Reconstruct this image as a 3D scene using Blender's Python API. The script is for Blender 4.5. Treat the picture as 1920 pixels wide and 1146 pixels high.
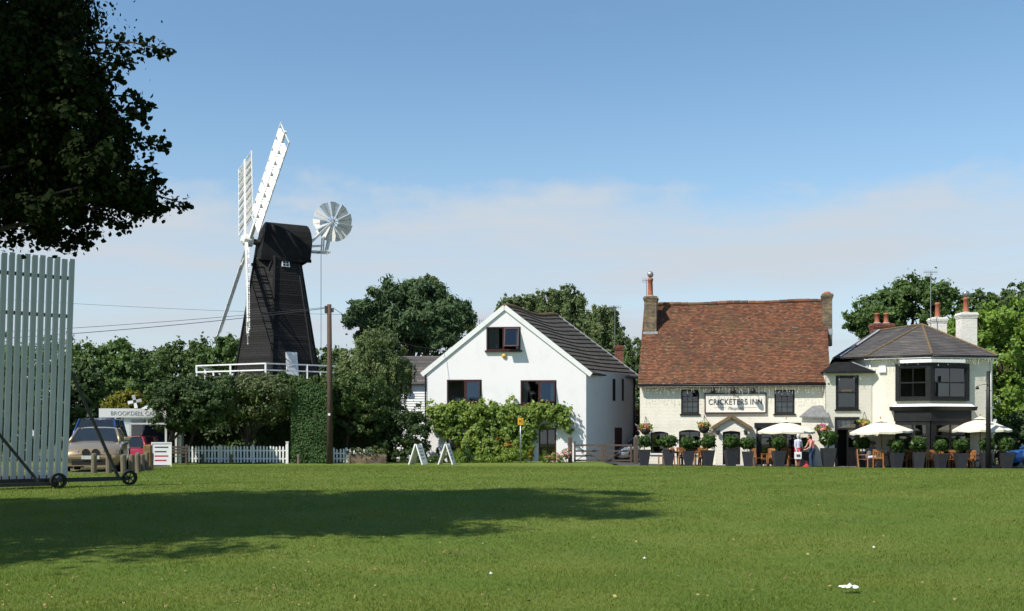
import bpy, bmesh, math, random
import numpy as np
from mathutils import Vector, Matrix
from mathutils.geometry import tessellate_polygon

R = math.radians
rnd = random.Random(7)
scn = bpy.context.scene
col = scn.collection
for o in list(bpy.data.objects):
    bpy.data.objects.remove(o)

# ------------------------------------------------------------------ camera
F, CX, HY, CZ = 2059.0, 960.0, 815.0, 1.45      # focal length and horizon of the 1920 px photograph, eye height
cam = bpy.data.cameras.new('camera')
cam.sensor_width = 36.0
cam.lens = 36.0 * F / 1920.0
cam.shift_y = (HY - 573.0) / 1920.0
cam.clip_end = 3000
camo = bpy.data.objects.new('camera', cam)
camo.location = (0, 0, CZ)
camo.rotation_euler = (R(90), 0, 0)
col.objects.link(camo)
scn.camera = camo

# ------------------------------------------------------------------ light
SUN = Vector((-0.62, -0.50, 0.94)).normalized()     # towards the sun
w = bpy.data.worlds.new('World')
scn.world = w
w.use_nodes = True
nt = w.node_tree
for n in list(nt.nodes):
    nt.nodes.remove(n)


def N(tree, typ, **kw):
    n = tree.nodes.new(typ)
    for k, v in kw.items():
        if k.startswith('i_'):
            key = k[2:]
            key = int(key) if key.isdigit() else key
            n.inputs[key].default_value = v
        else:
            setattr(n, k, v)
    return n


def math_(tree, op, a, b=None, clamp=False):
    n = tree.nodes.new('ShaderNodeMath')
    n.operation = op
    n.use_clamp = clamp
    for i, x in enumerate((a, b)):
        if x is None:
            continue
        if isinstance(x, (int, float)):
            n.inputs[i].default_value = x
        else:
            tree.links.new(x, n.inputs[i])
    return n.outputs[0]


def maprange(tree, v, a, b, c=0.0, d=1.0, smooth=True):
    n = tree.nodes.new('ShaderNodeMapRange')
    n.interpolation_type = 'SMOOTHSTEP' if smooth else 'LINEAR'
    tree.links.new(v, n.inputs[0])
    for i, x in enumerate((a, b, c, d)):
        n.inputs[i + 1].default_value = x
    return n.outputs[0]


L = nt.links.new
sky = N(nt, 'ShaderNodeTexSky', sky_type='NISHITA', sun_disc=False)
sky.sun_elevation = math.asin(SUN.z)
sky.sun_rotation = math.atan2(SUN.x, SUN.y)
sky.altitude = 100
sky.air_density = 1.0
sky.dust_density = 0.12
sky.ozone_density = 0.9
tc = N(nt, 'ShaderNodeTexCoord')
sep = N(nt, 'ShaderNodeSeparateXYZ')
L(tc.outputs['Generated'], sep.inputs[0])
# thin high cloud lying low over the horizon, torn along the wind
mp = N(nt, 'ShaderNodeMapping')
mp.inputs['Scale'].default_value = (2.6, 2.6, 20.0)
mp.inputs['Location'].default_value = (1.3, 0.4, 0.0)
L(tc.outputs['Generated'], mp.inputs[0])
n1 = N(nt, 'ShaderNodeTexNoise', i_Scale=1.1, i_Detail=7.0, i_Roughness=0.55)
L(mp.outputs[0], n1.inputs['Vector'])
mp2 = N(nt, 'ShaderNodeMapping')
mp2.inputs['Scale'].default_value = (5.0, 5.0, 11.0)
L(tc.outputs['Generated'], mp2.inputs[0])
n2 = N(nt, 'ShaderNodeTexNoise', i_Scale=1.5, i_Detail=6.0, i_Roughness=0.6)
L(mp2.outputs[0], n2.inputs['Vector'])
edge = math_(nt, 'ADD', sep.outputs[2], math_(nt, 'MULTIPLY', math_(nt, 'SUBTRACT', n2.outputs[0], 0.5), 0.11))
bank = maprange(nt, edge, 0.232, 0.186)
streak = maprange(nt, n1.outputs[0], 0.34, 0.60, 0.62, 1.0)
wisp = math_(nt, 'MULTIPLY', maprange(nt, n2.outputs[0], 0.55, 0.8, 0.0, 0.22), maprange(nt, sep.outputs[2], 0.42, 0.2))
cl = math_(nt, 'MAXIMUM', math_(nt, 'MULTIPLY', bank, streak), wisp, True)
low = maprange(nt, sep.outputs[2], 0.34, 0.12, 0.0, 0.22)
cl = math_(nt, 'MAXIMUM', cl, low, True)
mixc = N(nt, 'ShaderNodeMix', data_type='RGBA')
mixc.inputs[7].default_value = (4.4, 4.85, 5.35, 1)
L(cl, mixc.inputs[0])
tint = N(nt, 'ShaderNodeMix', data_type='RGBA', blend_type='MULTIPLY')
tint.inputs[0].default_value = 1.0
tint.inputs[7].default_value = (0.92, 1.09, 1.12, 1)
L(sky.outputs[0], tint.inputs[6])
L(tint.outputs[2], mixc.inputs[6])
bg = N(nt, 'ShaderNodeBackground')
bg.inputs['Strength'].default_value = 0.077
L(mixc.outputs[2], bg.inputs[0])
wo = N(nt, 'ShaderNodeOutputWorld')
L(bg.outputs[0], wo.inputs[0])

sl = bpy.data.lights.new('sun', 'SUN')
sl.energy = 3.4
sl.angle = R(0.53)
sl.color = (1.0, 0.945, 0.86)
so = bpy.data.objects.new('sun', sl)
so.rotation_euler = SUN.to_track_quat('Z', 'Y').to_euler()
so.location = (-20, -15, 40)
col.objects.link(so)
scn.view_settings.view_transform = 'Standard'
scn.view_settings.look = 'None'
scn.view_settings.exposure = 0.85
scn.view_settings.gamma = 1.0
scn.view_settings.use_curve_mapping = False
scn.render.engine = 'CYCLES'
scn.cycles.max_bounces = 6
scn.cycles.transparent_max_bounces = 8
scn.cycles.use_denoising = True
scn.cycles.caustics_reflective = False
scn.cycles.caustics_refractive = False


# ------------------------------------------------------------------ helpers
def at(px, py, Y):
    """world point seen at a photograph pixel, Y metres in front of the camera"""
    return Vector(((px - CX) / F * Y, Y, CZ + (HY - py) / F * Y))


def S(x, a, b):
    t = np.clip((np.asarray(x, float) - a) / (b - a), 0, 1)
    return t * t * (3 - 2 * t)


def gz(x, y):
    z = (0.30 * S(y, 9, 24) - 0.36 * S(y, 32, 56) - 0.17 * S(x, 2, 26) * S(y, 34, 56))
    z = z + 0.02 * np.sin(np.asarray(x) * .31 + 1) * np.sin(np.asarray(y) * .23)
    return z if np.ndim(z) else float(z)


def tag(o, label=None, cat=None, group=None, kind=None):
    if label: o['label'] = label
    if cat: o['category'] = cat
    if group: o['group'] = group
    if kind: o['kind'] = kind
    return o


def thing(name, label, cat, loc=(0, 0, 0), rz=0.0, group=None):
    o = bpy.data.objects.new(name, None)
    o.empty_display_size = 0.2
    col.objects.link(o)
    o.location = loc
    o.rotation_euler = (0, 0, rz)
    return tag(o, label, cat, group)


def copy_tree(o, parent=None):
    c = o.copy()
    col.objects.link(c)
    c.parent = parent
    for ch in list(o.children):
        copy_tree(ch, c)
    return c


class MB:
    def __init__(s):
        s.v, s.f, s.m = [], [], []

    def face(s, pts, mi=0):
        i = len(s.v)
        s.v += [tuple(p) for p in pts]
        s.f.append(tuple(range(i, i + len(pts))))
        s.m.append(mi)

    def box(s, x0, x1, y0, y1, z0, z1, mi=0):
        i = len(s.v)
        s.v += [(x0, y0, z0), (x1, y0, z0), (x1, y1, z0), (x0, y1, z0), (x0, y0, z1), (x1, y0, z1), (x1, y1, z1), (x0, y1, z1)]
        for q in ((0, 3, 2, 1), (4, 5, 6, 7), (0, 1, 5, 4), (1, 2, 6, 5), (2, 3, 7, 6), (3, 0, 4, 7)):
            s.f.append(tuple(i + k for k in q)); s.m.append(mi)
        return s

    def hexa(s, p, mi=0):
        """eight corners, ordered like box"""
        i = len(s.v)
        s.v += [tuple(q) for q in p]
        for q in ((0, 3, 2, 1), (4, 5, 6, 7), (0, 1, 5, 4), (1, 2, 6, 5), (2, 3, 7, 6), (3, 0, 4, 7)):
            s.f.append(tuple(i + k for k in q)); s.m.append(mi)
        return s

    def beam(s, a, b, w, h, up=(0, 0, 1), mi=0):
        a, b = Vector(a), Vector(b)
        d = (b - a).normalized()
        u = Vector(up)
        sd = d.cross(u)
        if sd.length < 1e-4:
            sd = d.cross(Vector((0, 1, 0)))
        sd.normalize()
        u = sd.cross(d)
        sd *= w / 2; u = u * (h / 2)
        return s.hexa([a - sd - u, a + sd - u, b + sd - u, b - sd - u, a - sd + u, a + sd + u, b + sd + u, b - sd + u], mi)

    def path(s, pts, rad, n=8, mi=0, cap=True):
        pts = [Vector(p) for p in pts]
        if not isinstance(rad, (list, tuple)):
            rad = [rad] * len(pts)
        base = len(s.v)
        prev = None
        for k, p in enumerate(pts):
            d = (pts[min(k + 1, len(pts) - 1)] - pts[max(k - 1, 0)]).normalized()
            if prev is None:
                a = d.cross(Vector((0, 0, 1)) if abs(d.z) < .9 else Vector((1, 0, 0))).normalized()
            else:
                a = (prev - d * prev.dot(d)).normalized()
            prev = a
            b = d.cross(a)
            for j in range(n):
                t = 2 * math.pi * j / n
                s.v.append(tuple(p + (a * math.cos(t) + b * math.sin(t)) * rad[k]))
        for k in range(len(pts) - 1):
            for j in range(n):
                a0 = base + k * n + j; a1 = base + k * n + (j + 1) % n
                s.f.append((a0, a1, a1 + n, a0 + n)); s.m.append(mi)
        if cap:
            s.f.append(tuple(base + j for j in reversed(range(n)))); s.m.append(mi)
            s.f.append(tuple(base + (len(pts) - 1) * n + j for j in range(n))); s.m.append(mi)
        return s

    def lathe(s, prof, n=16, c=(0, 0, 0), mi=0, sq=False):
        base = len(s.v)
        for r, z in prof:
            for j in range(n):
                t = 2 * math.pi * (j + (.5 if sq else 0)) / n
                s.v.append((c[0] + r * math.cos(t), c[1] + r * math.sin(t), c[2] + z))
        for k in range(len(prof) - 1):
            for j in range(n):
                a0 = base + k * n + j; a1 = base + k * n + (j + 1) % n
                s.f.append((a0, a1, a1 + n, a0 + n)); s.m.append(mi)
        s.f.append(tuple(base + j for j in reversed(range(n)))); s.m.append(mi)
        s.f.append(tuple(base + (len(prof) - 1) * n + j for j in range(n))); s.m.append(mi)
        return s

    def wall(s, outer, holes, conv, depth=0.12, mi=0):
        """polygon (x,z) with holes, front at conv(x,z,0), reveals going depth inward"""
        loops = [outer] + holes
        flat = [p for l in loops for p in l]
        tris = tessellate_polygon([[Vector((p[0], p[1], 0)) for p in l] for l in loops])
        i = len(s.v)
        s.v += [tuple(conv(x, z, 0.0)) for x, z in flat]
        for t in tris:
            s.f.append(tuple(i + k for k in t)); s.m.append(mi)
        for l in loops:
            for k in range(len(l)):
                a, b = l[k], l[(k + 1) % len(l)]
                s.face([conv(*a, 0), conv(*b, 0), conv(*b, depth), conv(*a, depth)], mi)
        return s

    def obj(s, name, mats, parent=None, smooth=False, bevel=0.0, fixn=False):
        me = bpy.data.meshes.new(name)
        me.from_pydata(s.v, [], s.f)
        if not isinstance(mats, (list, tuple)):
            mats = [mats]
        for m in mats:
            me.materials.append(m)
        if len(mats) > 1:
            me.polygons.foreach_set('material_index', s.m)
        if smooth:
            me.polygons.foreach_set('use_smooth', [True] * len(me.polygons))
        if fixn:
            bm = bmesh.new(); bm.from_mesh(me)
            bmesh.ops.recalc_face_normals(bm, faces=bm.faces)
            bm.to_mesh(me); bm.free()
        me.update()
        o = bpy.data.objects.new(name, me)
        col.objects.link(o)
        o.parent = parent
        if bevel:
            b = o.modifiers.new('bevel', 'BEVEL')
            b.width = bevel; b.segments = 2; b.limit_method = 'ANGLE'
        return o


def rect(x0, x1, z0, z1):
    return [(x0, z0), (x1, z0), (x1, z1), (x0, z1)]


def arch(x0, x1, z0, z1, rise, n=8):
    p = [(x0, z0), (x1, z0)]
    for k in range(n + 1):
        t = k / n
        p.append((x1 + (x0 - x1) * t, z1 - rise + rise * math.sin(math.pi * t) ** .8))
    return p


# ------------------------------------------------------------------ materials
def mat(name, c, rough=0.8, c2=None, scale=4.0, bump=0.0, bscale=40.0, metal=0.0, spec=0.4, stretch=None, contrast=(.35, .65), detail=5.0, island=0.0):
    m = bpy.data.materials.new(name)
    m.use_nodes = True
    t = m.node_tree
    b = t.nodes['Principled BSDF']
    b.inputs['Roughness'].default_value = rough
    b.inputs['Metallic'].default_value = metal
    b.inputs['Specular IOR Level'].default_value = spec
    co = N(t, 'ShaderNodeTexCoord').outputs['Object']
    if stretch:
        mpn = N(t, 'ShaderNodeMapping')
        mpn.inputs['Scale'].default_value = stretch
        t.links.new(co, mpn.inputs[0]); co = mpn.outputs[0]
    if c2 is None:
        c2 = tuple(x * .82 for x in c)
    nz = N(t, 'ShaderNodeTexNoise', i_Scale=scale, i_Detail=detail, i_Roughness=0.6)
    t.links.new(co, nz.inputs['Vector'])
    fac = maprange(t, nz.outputs[0], *contrast)
    mx = N(t, 'ShaderNodeMix', data_type='RGBA')
    mx.inputs[6].default_value = (*c, 1); mx.inputs[7].default_value = (*c2, 1)
    t.links.new(fac, mx.inputs[0])
    out = mx.outputs[2]
    if island:
        g = N(t, 'ShaderNodeNewGeometry')
        h = N(t, 'ShaderNodeHueSaturation')
        t.links.new(maprange(t, g.outputs['Random Per Island'], 0, 1, 1 - island, 1 + island, False), h.inputs['Value'])
        h.inputs['Fac'].default_value = 1
        t.links.new(out, h.inputs['Color'])
        out = h.outputs[0]
    t.links.new(out, b.inputs['Base Color'])
    if bump:
        bn = N(t, 'ShaderNodeTexNoise', i_Scale=bscale, i_Detail=4.0)
        t.links.new(co, bn.inputs['Vector'])
        bu = N(t, 'ShaderNodeBump', i_Strength=bump, i_Distance=0.02)
        t.links.new(bn.outputs[0], bu.inputs['Height'])
        t.links.new(bu.outputs[0], b.inputs['Normal'])
    return m


def painted_brick(name, c, c2):
    m = mat(name, c, .75, c2, 1.3, contrast=(.42, .78), detail=7)
    t = m.node_tree
    b = t.nodes['Principled BSDF']
    tcn = N(t, 'ShaderNodeTexCoord')
    sp = N(t, 'ShaderNodeSeparateXYZ'); t.links.new(tcn.outputs['Object'], sp.inputs[0])
    cb = N(t, 'ShaderNodeCombineXYZ')
    t.links.new(sp.outputs[0], cb.inputs[0]); t.links.new(sp.outputs[2], cb.inputs[1])
    br = N(t, 'ShaderNodeTexBrick', i_Scale=1.0)
    br.inputs['Brick Width'].default_value = .225
    br.inputs['Row Height'].default_value = .075
    br.inputs['Mortar Size'].default_value = .012
    br.inputs['Mortar Smooth'].default_value = .6
    nz = N(t, 'ShaderNodeTexNoise', i_Scale=5.0, i_Detail=5.0)
    t.links.new(tcn.outputs['Object'], nz.inputs['Vector'])
    wob = N(t, 'ShaderNodeMix', data_type='VECTOR', i_Factor=.03)
    t.links.new(cb.outputs[0], wob.inputs[4]); t.links.new(nz.outputs[1], wob.inputs[5])
    t.links.new(wob.outputs[1], br.inputs['Vector'])
    nb = N(t, 'ShaderNodeTexNoise', i_Scale=9.0, i_Detail=6.0)
    t.links.new(tcn.outputs['Object'], nb.inputs['Vector'])
    h = math_(t, 'ADD', math_(t, 'MULTIPLY', br.outputs['Fac'], -1.0), math_(t, 'MULTIPLY', nb.outputs[0], 2.2))
    bu = N(t, 'ShaderNodeBump', i_Strength=.55, i_Distance=.012)
    t.links.new(h, bu.inputs['Height']); t.links.new(bu.outputs[0], b.inputs['Normal'])
    return m


def leafmat(name, c, c2, trans=.3, rough=.55, spec=.3):
    m = bpy.data.materials.new(name); m.use_nodes = True
    t = m.node_tree
    b = t.nodes['Principled BSDF']
    b.inputs['Roughness'].default_value = rough
    b.inputs['Specular IOR Level'].default_value = spec
    g = N(t, 'ShaderNodeNewGeometry')
    co = N(t, 'ShaderNodeTexCoord').outputs['Object']
    nz = N(t, 'ShaderNodeTexNoise', i_Scale=.7, i_Detail=3.0); t.links.new(co, nz.inputs['Vector'])
    f = math_(t, 'ADD', math_(t, 'MULTIPLY', g.outputs['Random Per Island'], .6), math_(t, 'MULTIPLY', maprange(t, nz.outputs[0], .35, .65), .4))
    mx = N(t, 'ShaderNodeMix', data_type='RGBA')
    mx.inputs[6].default_value = (*c, 1); mx.inputs[7].default_value = (*c2, 1)
    t.links.new(f, mx.inputs[0])
    t.links.new(mx.outputs[2], b.inputs['Base Color'])
    tr = N(t, 'ShaderNodeBsdfTranslucent')
    sc = N(t, 'ShaderNodeHueSaturation', i_Value=1.5, i_Saturation=1.15)
    t.links.new(mx.outputs[2], sc.inputs['Color']); t.links.new(sc.outputs[0], tr.inputs[0])
    ms = N(t, 'ShaderNodeMixShader', i_Fac=trans)
    t.links.new(b.outputs[0], ms.inputs[1]); t.links.new(tr.outputs[0], ms.inputs[2])
    t.links.new(ms.outputs[0], t.nodes['Material Output'].inputs[0])
    return m


def glassmat(name, tint_=(.75, .8, .82)):
    m = bpy.data.materials.new(name); m.use_nodes = True
    t = m.node_tree
    t.nodes.remove(t.nodes['Principled BSDF'])
    tr = N(t, 'ShaderNodeBsdfTransparent'); tr.inputs[0].default_value = (*tint_, 1)
    gl = N(t, 'ShaderNodeBsdfGlossy', i_Roughness=.02)
    fr = N(t, 'ShaderNodeFresnel', i_IOR=2.2)
    ms = N(t, 'ShaderNodeMixShader')
    t.links.new(fr.outputs[0], ms.inputs[0]); t.links.new(tr.outputs[0], ms.inputs[1]); t.links.new(gl.outputs[0], ms.inputs[2])
    t.links.new(ms.outputs[0], t.nodes['Material Output'].inputs[0])
    return m


M = {}
M['glass'] = glassmat('window glass')
M['white_render'] = mat('white render', (.82, .80, .80), .85, (.74, .72, .70), 1.3, .3, 25, stretch=(1.1, 1.1, .7), contrast=(.45, .85), detail=9)
M['white_paint'] = mat('white gloss paint', (.80, .80, .78), .5, (.68, .67, .63), 3, contrast=(.5, .8))
M['weathered_white'] = mat('weathered white paint', (.76, .75, .70), .6, (.5, .47, .4), 2.5, .2, 30, contrast=(.5, .82))
M['cream_brick'] = painted_brick('cream painted brick', (.78, .735, .62), (.68, .63, .51))
M['cream_brick_b'] = painted_brick('pale cream painted brick', (.72, .685, .58), (.64, .60, .50))
M['black_paint'] = mat('black paint', (.013, .013, .014), .42, (.020, .020, .020), 5, spec=.25)
M['brown_upvc'] = mat('dark red brown frame', (.055, .018, .015), .4, (.04, .013, .012), 3)
M['tar'] = mat('black tarred weatherboard', (.014, .0135, .0135), .75, (.028, .027, .026), 6, .3, 30, stretch=(1, 1, 7), island=.35, spec=.12)
M['cap_tar'] = mat('black canvas covered boards', (.010, .010, .010), .85, (.017, .017, .017), 2, spec=.15)
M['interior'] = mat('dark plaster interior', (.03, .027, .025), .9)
M['slate'] = mat('grey brown slate', (.075, .068, .063), .65, (.13, .115, .10), 1.1, .3, 20, island=.18, contrast=(.35, .75))
M['lichen'] = mat('lichened ridge tile', (.105, .08, .052), .85, (.17, .115, .055), 4, .3, 25, contrast=(.3, .6))
M['concrete_tile'] = mat('dark concrete tile', (.056, .050, .042), .85, (.085, .074, .060), 3, .4, 40, island=.12)
M['lead'] = mat('lead flashing', (.36, .37, .38), .5, (.26, .27, .28), 5)
M['old_lead'] = mat('old grey lead', (.20, .20, .20), .7, (.15, .15, .15), 4)
M['terracotta'] = mat('terracotta pot', (.38, .12, .06), .8, (.27, .09, .05), 5)
M['brick_yellow'] = mat('stock brick', (.23, .17, .10), .9, (.12, .095, .07), 3, .4, 20, contrast=(.35, .65), island=.3)
M['brick_red'] = mat('red brick', (.26, .10, .06), .9, (.16, .07, .05), 6, .4, 25, island=.3)
M['mortar'] = mat('mortar', (.30, .27, .22), .95)
M['teak'] = mat('oiled teak', (.40, .185, .065), .5, (.27, .115, .04), 3, .15, 30, stretch=(8, 8, 1.5), island=.15)
M['grey_wood'] = mat('weathered wood', (.14, .10, .075), .85, (.08, .058, .045), 3, .4, 30, stretch=(9, 9, 1.2))
M['pole_wood'] = mat('creosoted pole', (.10, .062, .042), .8, (.055, .036, .027), 3, .4, 25, stretch=(10, 10, .8))
M['canvas'] = mat('cream canvas', (.72, .67, .55), .85, (.66, .61, .49), 2)
M['pot'] = mat('dark grey planter', (.028, .029, .034), .55, (.036, .037, .042), 4)
M['soil'] = mat('soil', (.05, .035, .025), .95)
M['bark'] = mat('bark', (.075, .058, .043), .95, (.035, .027, .021), 4, .6, 20, stretch=(6, 6, 1))
M['steel'] = mat('galvanised steel', (.35, .36, .36), .4, metal=.7)
M['wire'] = mat('cable', (.05, .05, .05), .6)
M['rubber'] = mat('black rubber', (.015, .015, .015), .8)
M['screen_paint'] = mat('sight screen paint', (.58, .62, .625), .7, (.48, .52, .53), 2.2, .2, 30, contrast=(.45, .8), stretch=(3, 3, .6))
M['asphalt'] = mat('tarmac', (.06, .058, .055), .9, (.075, .072, .068), 3, .4, 60)
M['gravel'] = mat('gravel', (.22, .19, .15), .95, (.15, .13, .10), 8, .6, 60)
M['fleshtone'] = mat('skin', (.52, .30, .21), .6, (.48, .27, .19), 8)
M['iron'] = mat('dark iron', (.03, .032, .03), .6, (.05, .045, .04), 8)
M['white_plastic'] = mat('white plastic', (.78, .78, .77), .4)
M['curtain'] = mat('net curtain', (.62, .62, .58), .9, (.5, .5, .48), 3, stretch=(25, 1, .4))
M['fairy'] = mat('clear plastic icicle lights', (.72, .72, .70), .3)
M['bulb_basket'] = mat('coir basket', (.035, .026, .02), .95)
for nm, a, b_, tr, rg in (
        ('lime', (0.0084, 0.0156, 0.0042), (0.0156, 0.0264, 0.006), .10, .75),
        ('oak', (0.0505, 0.0971, 0.0272), (0.1126, 0.1785, 0.0428), .28, .6),
        ('bright', (0.1124, 0.1978, 0.036), (0.2585, 0.3709, 0.0629), .36, .55),
        ('mid', (0.0525, 0.0945, 0.028), (0.1085, 0.1575, 0.042), .28, .6),
        ('birch', (0.0915, 0.1373, 0.0503), (0.183, 0.2242, 0.0824), .30, .6),
        ('pine', (0.0389, 0.077, 0.0324), (0.0826, 0.1337, 0.0454), .10, .7),
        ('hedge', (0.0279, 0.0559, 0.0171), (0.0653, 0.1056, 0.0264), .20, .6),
        ('yew', (0.0345, 0.0828, 0.0207), (0.0621, 0.1276, 0.031), .15, .65),
        ('viburnum', (0.0606, 0.0927, 0.0321), (0.1336, 0.164, 0.057), .20, .45),
        ('golden', (.14, .15, .015), (.22, .20, .02), .3, .6),
        ('climber', (0.1012, 0.1769, 0.0312), (0.2629, 0.3365, 0.0658), .36, .5),
        ('bay', (0.0286, 0.0624, 0.0156), (0.078, 0.1365, 0.0286), .2, .4),
        ('copper', (0.084, 0.0448, 0.0252), (0.154, 0.084, 0.035), .3, .6),
        ('pinkflower', (.55, .16, .22), (.70, .34, .32), .2, .7),
        ('magenta', (.42, .05, .22), (.60, .12, .34), .2, .7),
        ('orangeflower', (.50, .18, .05), (.60, .30, .08), .2, .7),
        ('grass', (.088, .145, .020), (.166, .202, .034), .34, .65)):
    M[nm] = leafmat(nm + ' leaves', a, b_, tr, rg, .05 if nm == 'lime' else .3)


# ------------------------------------------------------------------ foliage
def np_mesh(name, verts, k, m, parent=None, smooth=False):
    """faces of k consecutive vertices each"""
    verts = np.asarray(verts, np.float32).reshape(-1, 3)
    nv = len(verts); nf = nv // k
    me = bpy.data.meshes.new(name)
    me.vertices.add(nv); me.vertices.foreach_set('co', verts.ravel())
    me.loops.add(nv); me.loops.foreach_set('vertex_index', np.arange(nv, dtype=np.int32))
    me.polygons.add(nf)
    me.polygons.foreach_set('loop_start', np.arange(0, nv, k, dtype=np.int32))
    me.materials.append(m)
    me.update(calc_edges=True)
    o = bpy.data.objects.new(name, me)
    col.objects.link(o); o.parent = parent
    return o


def leaves(P, Nrm, size, rng, aspect=1.5, shape=4):
    """oval leaves at P, roughly facing Nrm"""
    n = len(P)
    Nn = Nrm / (np.linalg.norm(Nrm, axis=1, keepdims=True) + 1e-9)
    a = rng.normal(size=(n, 3)); a -= (a * Nn).sum(1, keepdims=True) * Nn
    a /= np.linalg.norm(a, axis=1, keepdims=True) + 1e-9
    b = np.cross(Nn, a)
    s = (size * rng.uniform(.6, 1.35, n))[:, None]
    la = a * s * aspect / 2; lb = b * s / 2
    if shape == 4:
        return np.stack([P - la, P + lb * .9 - la * .1, P + la, P - lb * .9 - la * .1], 1)
    cup = Nn * s * .12
    return np.stack([P - la, P - la * .45 + lb * .9 + cup, P + la * .3 + lb * .75 + cup, P + la * 1.05, P + la * .3 - lb * .75 + cup, P - la * .45 - lb * .9 + cup], 1)


def sphere_pts(n, rng):
    d = rng.normal(size=(n, 3))
    return d / np.linalg.norm(d, axis=1, keepdims=True)


def crown_pts(lobes, n, rng, sub=34, subr=.27, shell=.80, up=.25):
    """lobes: (cx,cy,cz,rx,ry,rz); leaves on many small clumps around each lobe"""
    P, D = [], []
    vol = np.array([(l[3] * l[4] + l[4] * l[5] + l[3] * l[5]) for l in lobes])
    cnt = np.maximum(30, (n * vol / vol.sum()).astype(int))
    for l, k in zip(lobes, cnt):
        c = np.array(l[:3]); r = np.array(l[3:6])
        d = sphere_pts(sub, rng)
        d[:, 2] = np.where(rng.random(sub) < up, np.abs(d[:, 2]), d[:, 2])
        sc = c + d * r * shell * rng.uniform(.7, 1.1, (sub, 1))
        sr = subr * r.mean() * rng.uniform(.6, 1.3, sub)
        spray = rng.random(sub) < .3
        sc = np.where(spray[:, None], c + d * r * rng.uniform(.98, 1.22, (sub, 1)), sc)
        sr = np.where(spray, sr * .55, sr)
        which = rng.integers(0, sub, k)
        e = sphere_pts(k, rng)
        out = d[which]
        e = np.where(((e * out).sum(1) < -.3)[:, None], -e, e)
        rad = sr[which] * rng.uniform(.45, 1.08, k) ** .6
        p = sc[which] + e * rad[:, None] * np.array([1, 1, .8])
        fz = rng.random(k) < .22
        p = p + rng.normal(size=(k, 3)) * (np.where(fz, .13, .03) * r.mean())[:, None]
        P.append(p); D.append(e + out * .5 + rng.normal(size=(k, 3)) * .55)
    return np.concatenate(P), np.concatenate(D)


def make_tree(name, label, base, lobes, n, leaf, m, seed, trunk_r=.3, group='trees beyond the green', sub=34, subr=.27, weep=0, cat='tree', shell=.78, shape=4, aspect=1.5, trunk_top=None):
    rng = np.random.default_rng(seed)
    t = thing(name, label, cat, base, 0, group)
    b = np.array(base)
    lb = [tuple(np.array(l[:3]) - b) + tuple(l[3:6]) for l in lobes]
    n = int(n * 1.8); leaf *= .74
    P, D = crown_pts(lb, n, rng, sub, subr, shell)
    if weep:
        k = int(len(P) * .75)
        st = P[rng.integers(0, len(P), k // 22)]
        ln = rng.uniform(.4, 1.0, len(st)) * weep
        wh = rng.integers(0, len(st), k)
        tt = rng.random(k)
        Q = st[wh] + np.stack([rng.normal(size=k) * .05, rng.normal(size=k) * .05, -tt * ln[wh]], 1)
        P = np.concatenate([P, Q]); D = np.concatenate([D, rng.normal(size=(k, 3)) * np.array([1, 1, .3])])
    V = leaves(P, D, leaf, rng, aspect, shape)
    c = np_mesh('crown', V, shape, m, t)
    top = max(l[2] for l in lb) if trunk_top is None else trunk_top
    mb = MB()
    cx = np.mean([l[0] for l in lb]); cy = np.mean([l[1] for l in lb])
    pts = [(0, 0, -.2), (cx * .05, cy * .05, top * .3), (cx * .4, cy * .4, top * .65), (cx * .8, cy * .8, top)]
    mb.path(pts, [trunk_r, trunk_r * .8, trunk_r * .55, trunk_r * .15], 8)
    for l in lb:
        s0 = Vector((cx * .2, cy * .2, top * rnd.uniform(.3, .55)))
        e0 = Vector(l[:3])
        mid = s0.lerp(e0, .5) + Vector((0, 0, .08 * (e0 - s0).length))
        mb.path([s0, mid, e0], [trunk_r * .42, trunk_r * .28, trunk_r * .08], 6)
    mb.obj('trunk', M['bark'], t, True)
    return t


def pxlobes(Y, lst, yj=0):
    """lobes given as they stand in the picture: px, py, rx px, ry px, (depth offset m)"""
    out = []
    for q in lst:
        d = q[4] if len(q) > 4 else 0
        Yd = Y + d
        p = at(q[0], q[1], Yd)
        rx = q[2] / F * Yd; rz = q[3] / F * Yd
        out.append((p.x, p.y, p.z, rx, (rx + rz) / 2, rz))
    return out


def ground_at(px, Y):
    x = (px - CX) / F * Y
    return (x, Y, gz(x, Y))


# ------------------------------------------------------------------ ground
def grid(name, xs, ys, off, m):
    xs = np.asarray(xs); ys = np.asarray(ys)
    X, Y = np.meshgrid(xs, ys)
    Z = gz(X, Y) + off
    v = np.stack([X, Y, Z], -1).reshape(-1, 3)
    nx = len(xs)
    f = [(j * nx + i, j * nx + i + 1, (j + 1) * nx + i + 1, (j + 1) * nx + i) for j in range(len(ys) - 1) for i in range(nx - 1)]
    me = bpy.data.meshes.new(name)
    me.from_pydata(v.tolist(), [], f)
    me.materials.append(m)
    me.polygons.foreach_set('use_smooth', [True] * len(f))
    o = bpy.data.objects.new(name, me); col.objects.link(o)
    o['kind'] = 'structure'
    return o


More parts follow.
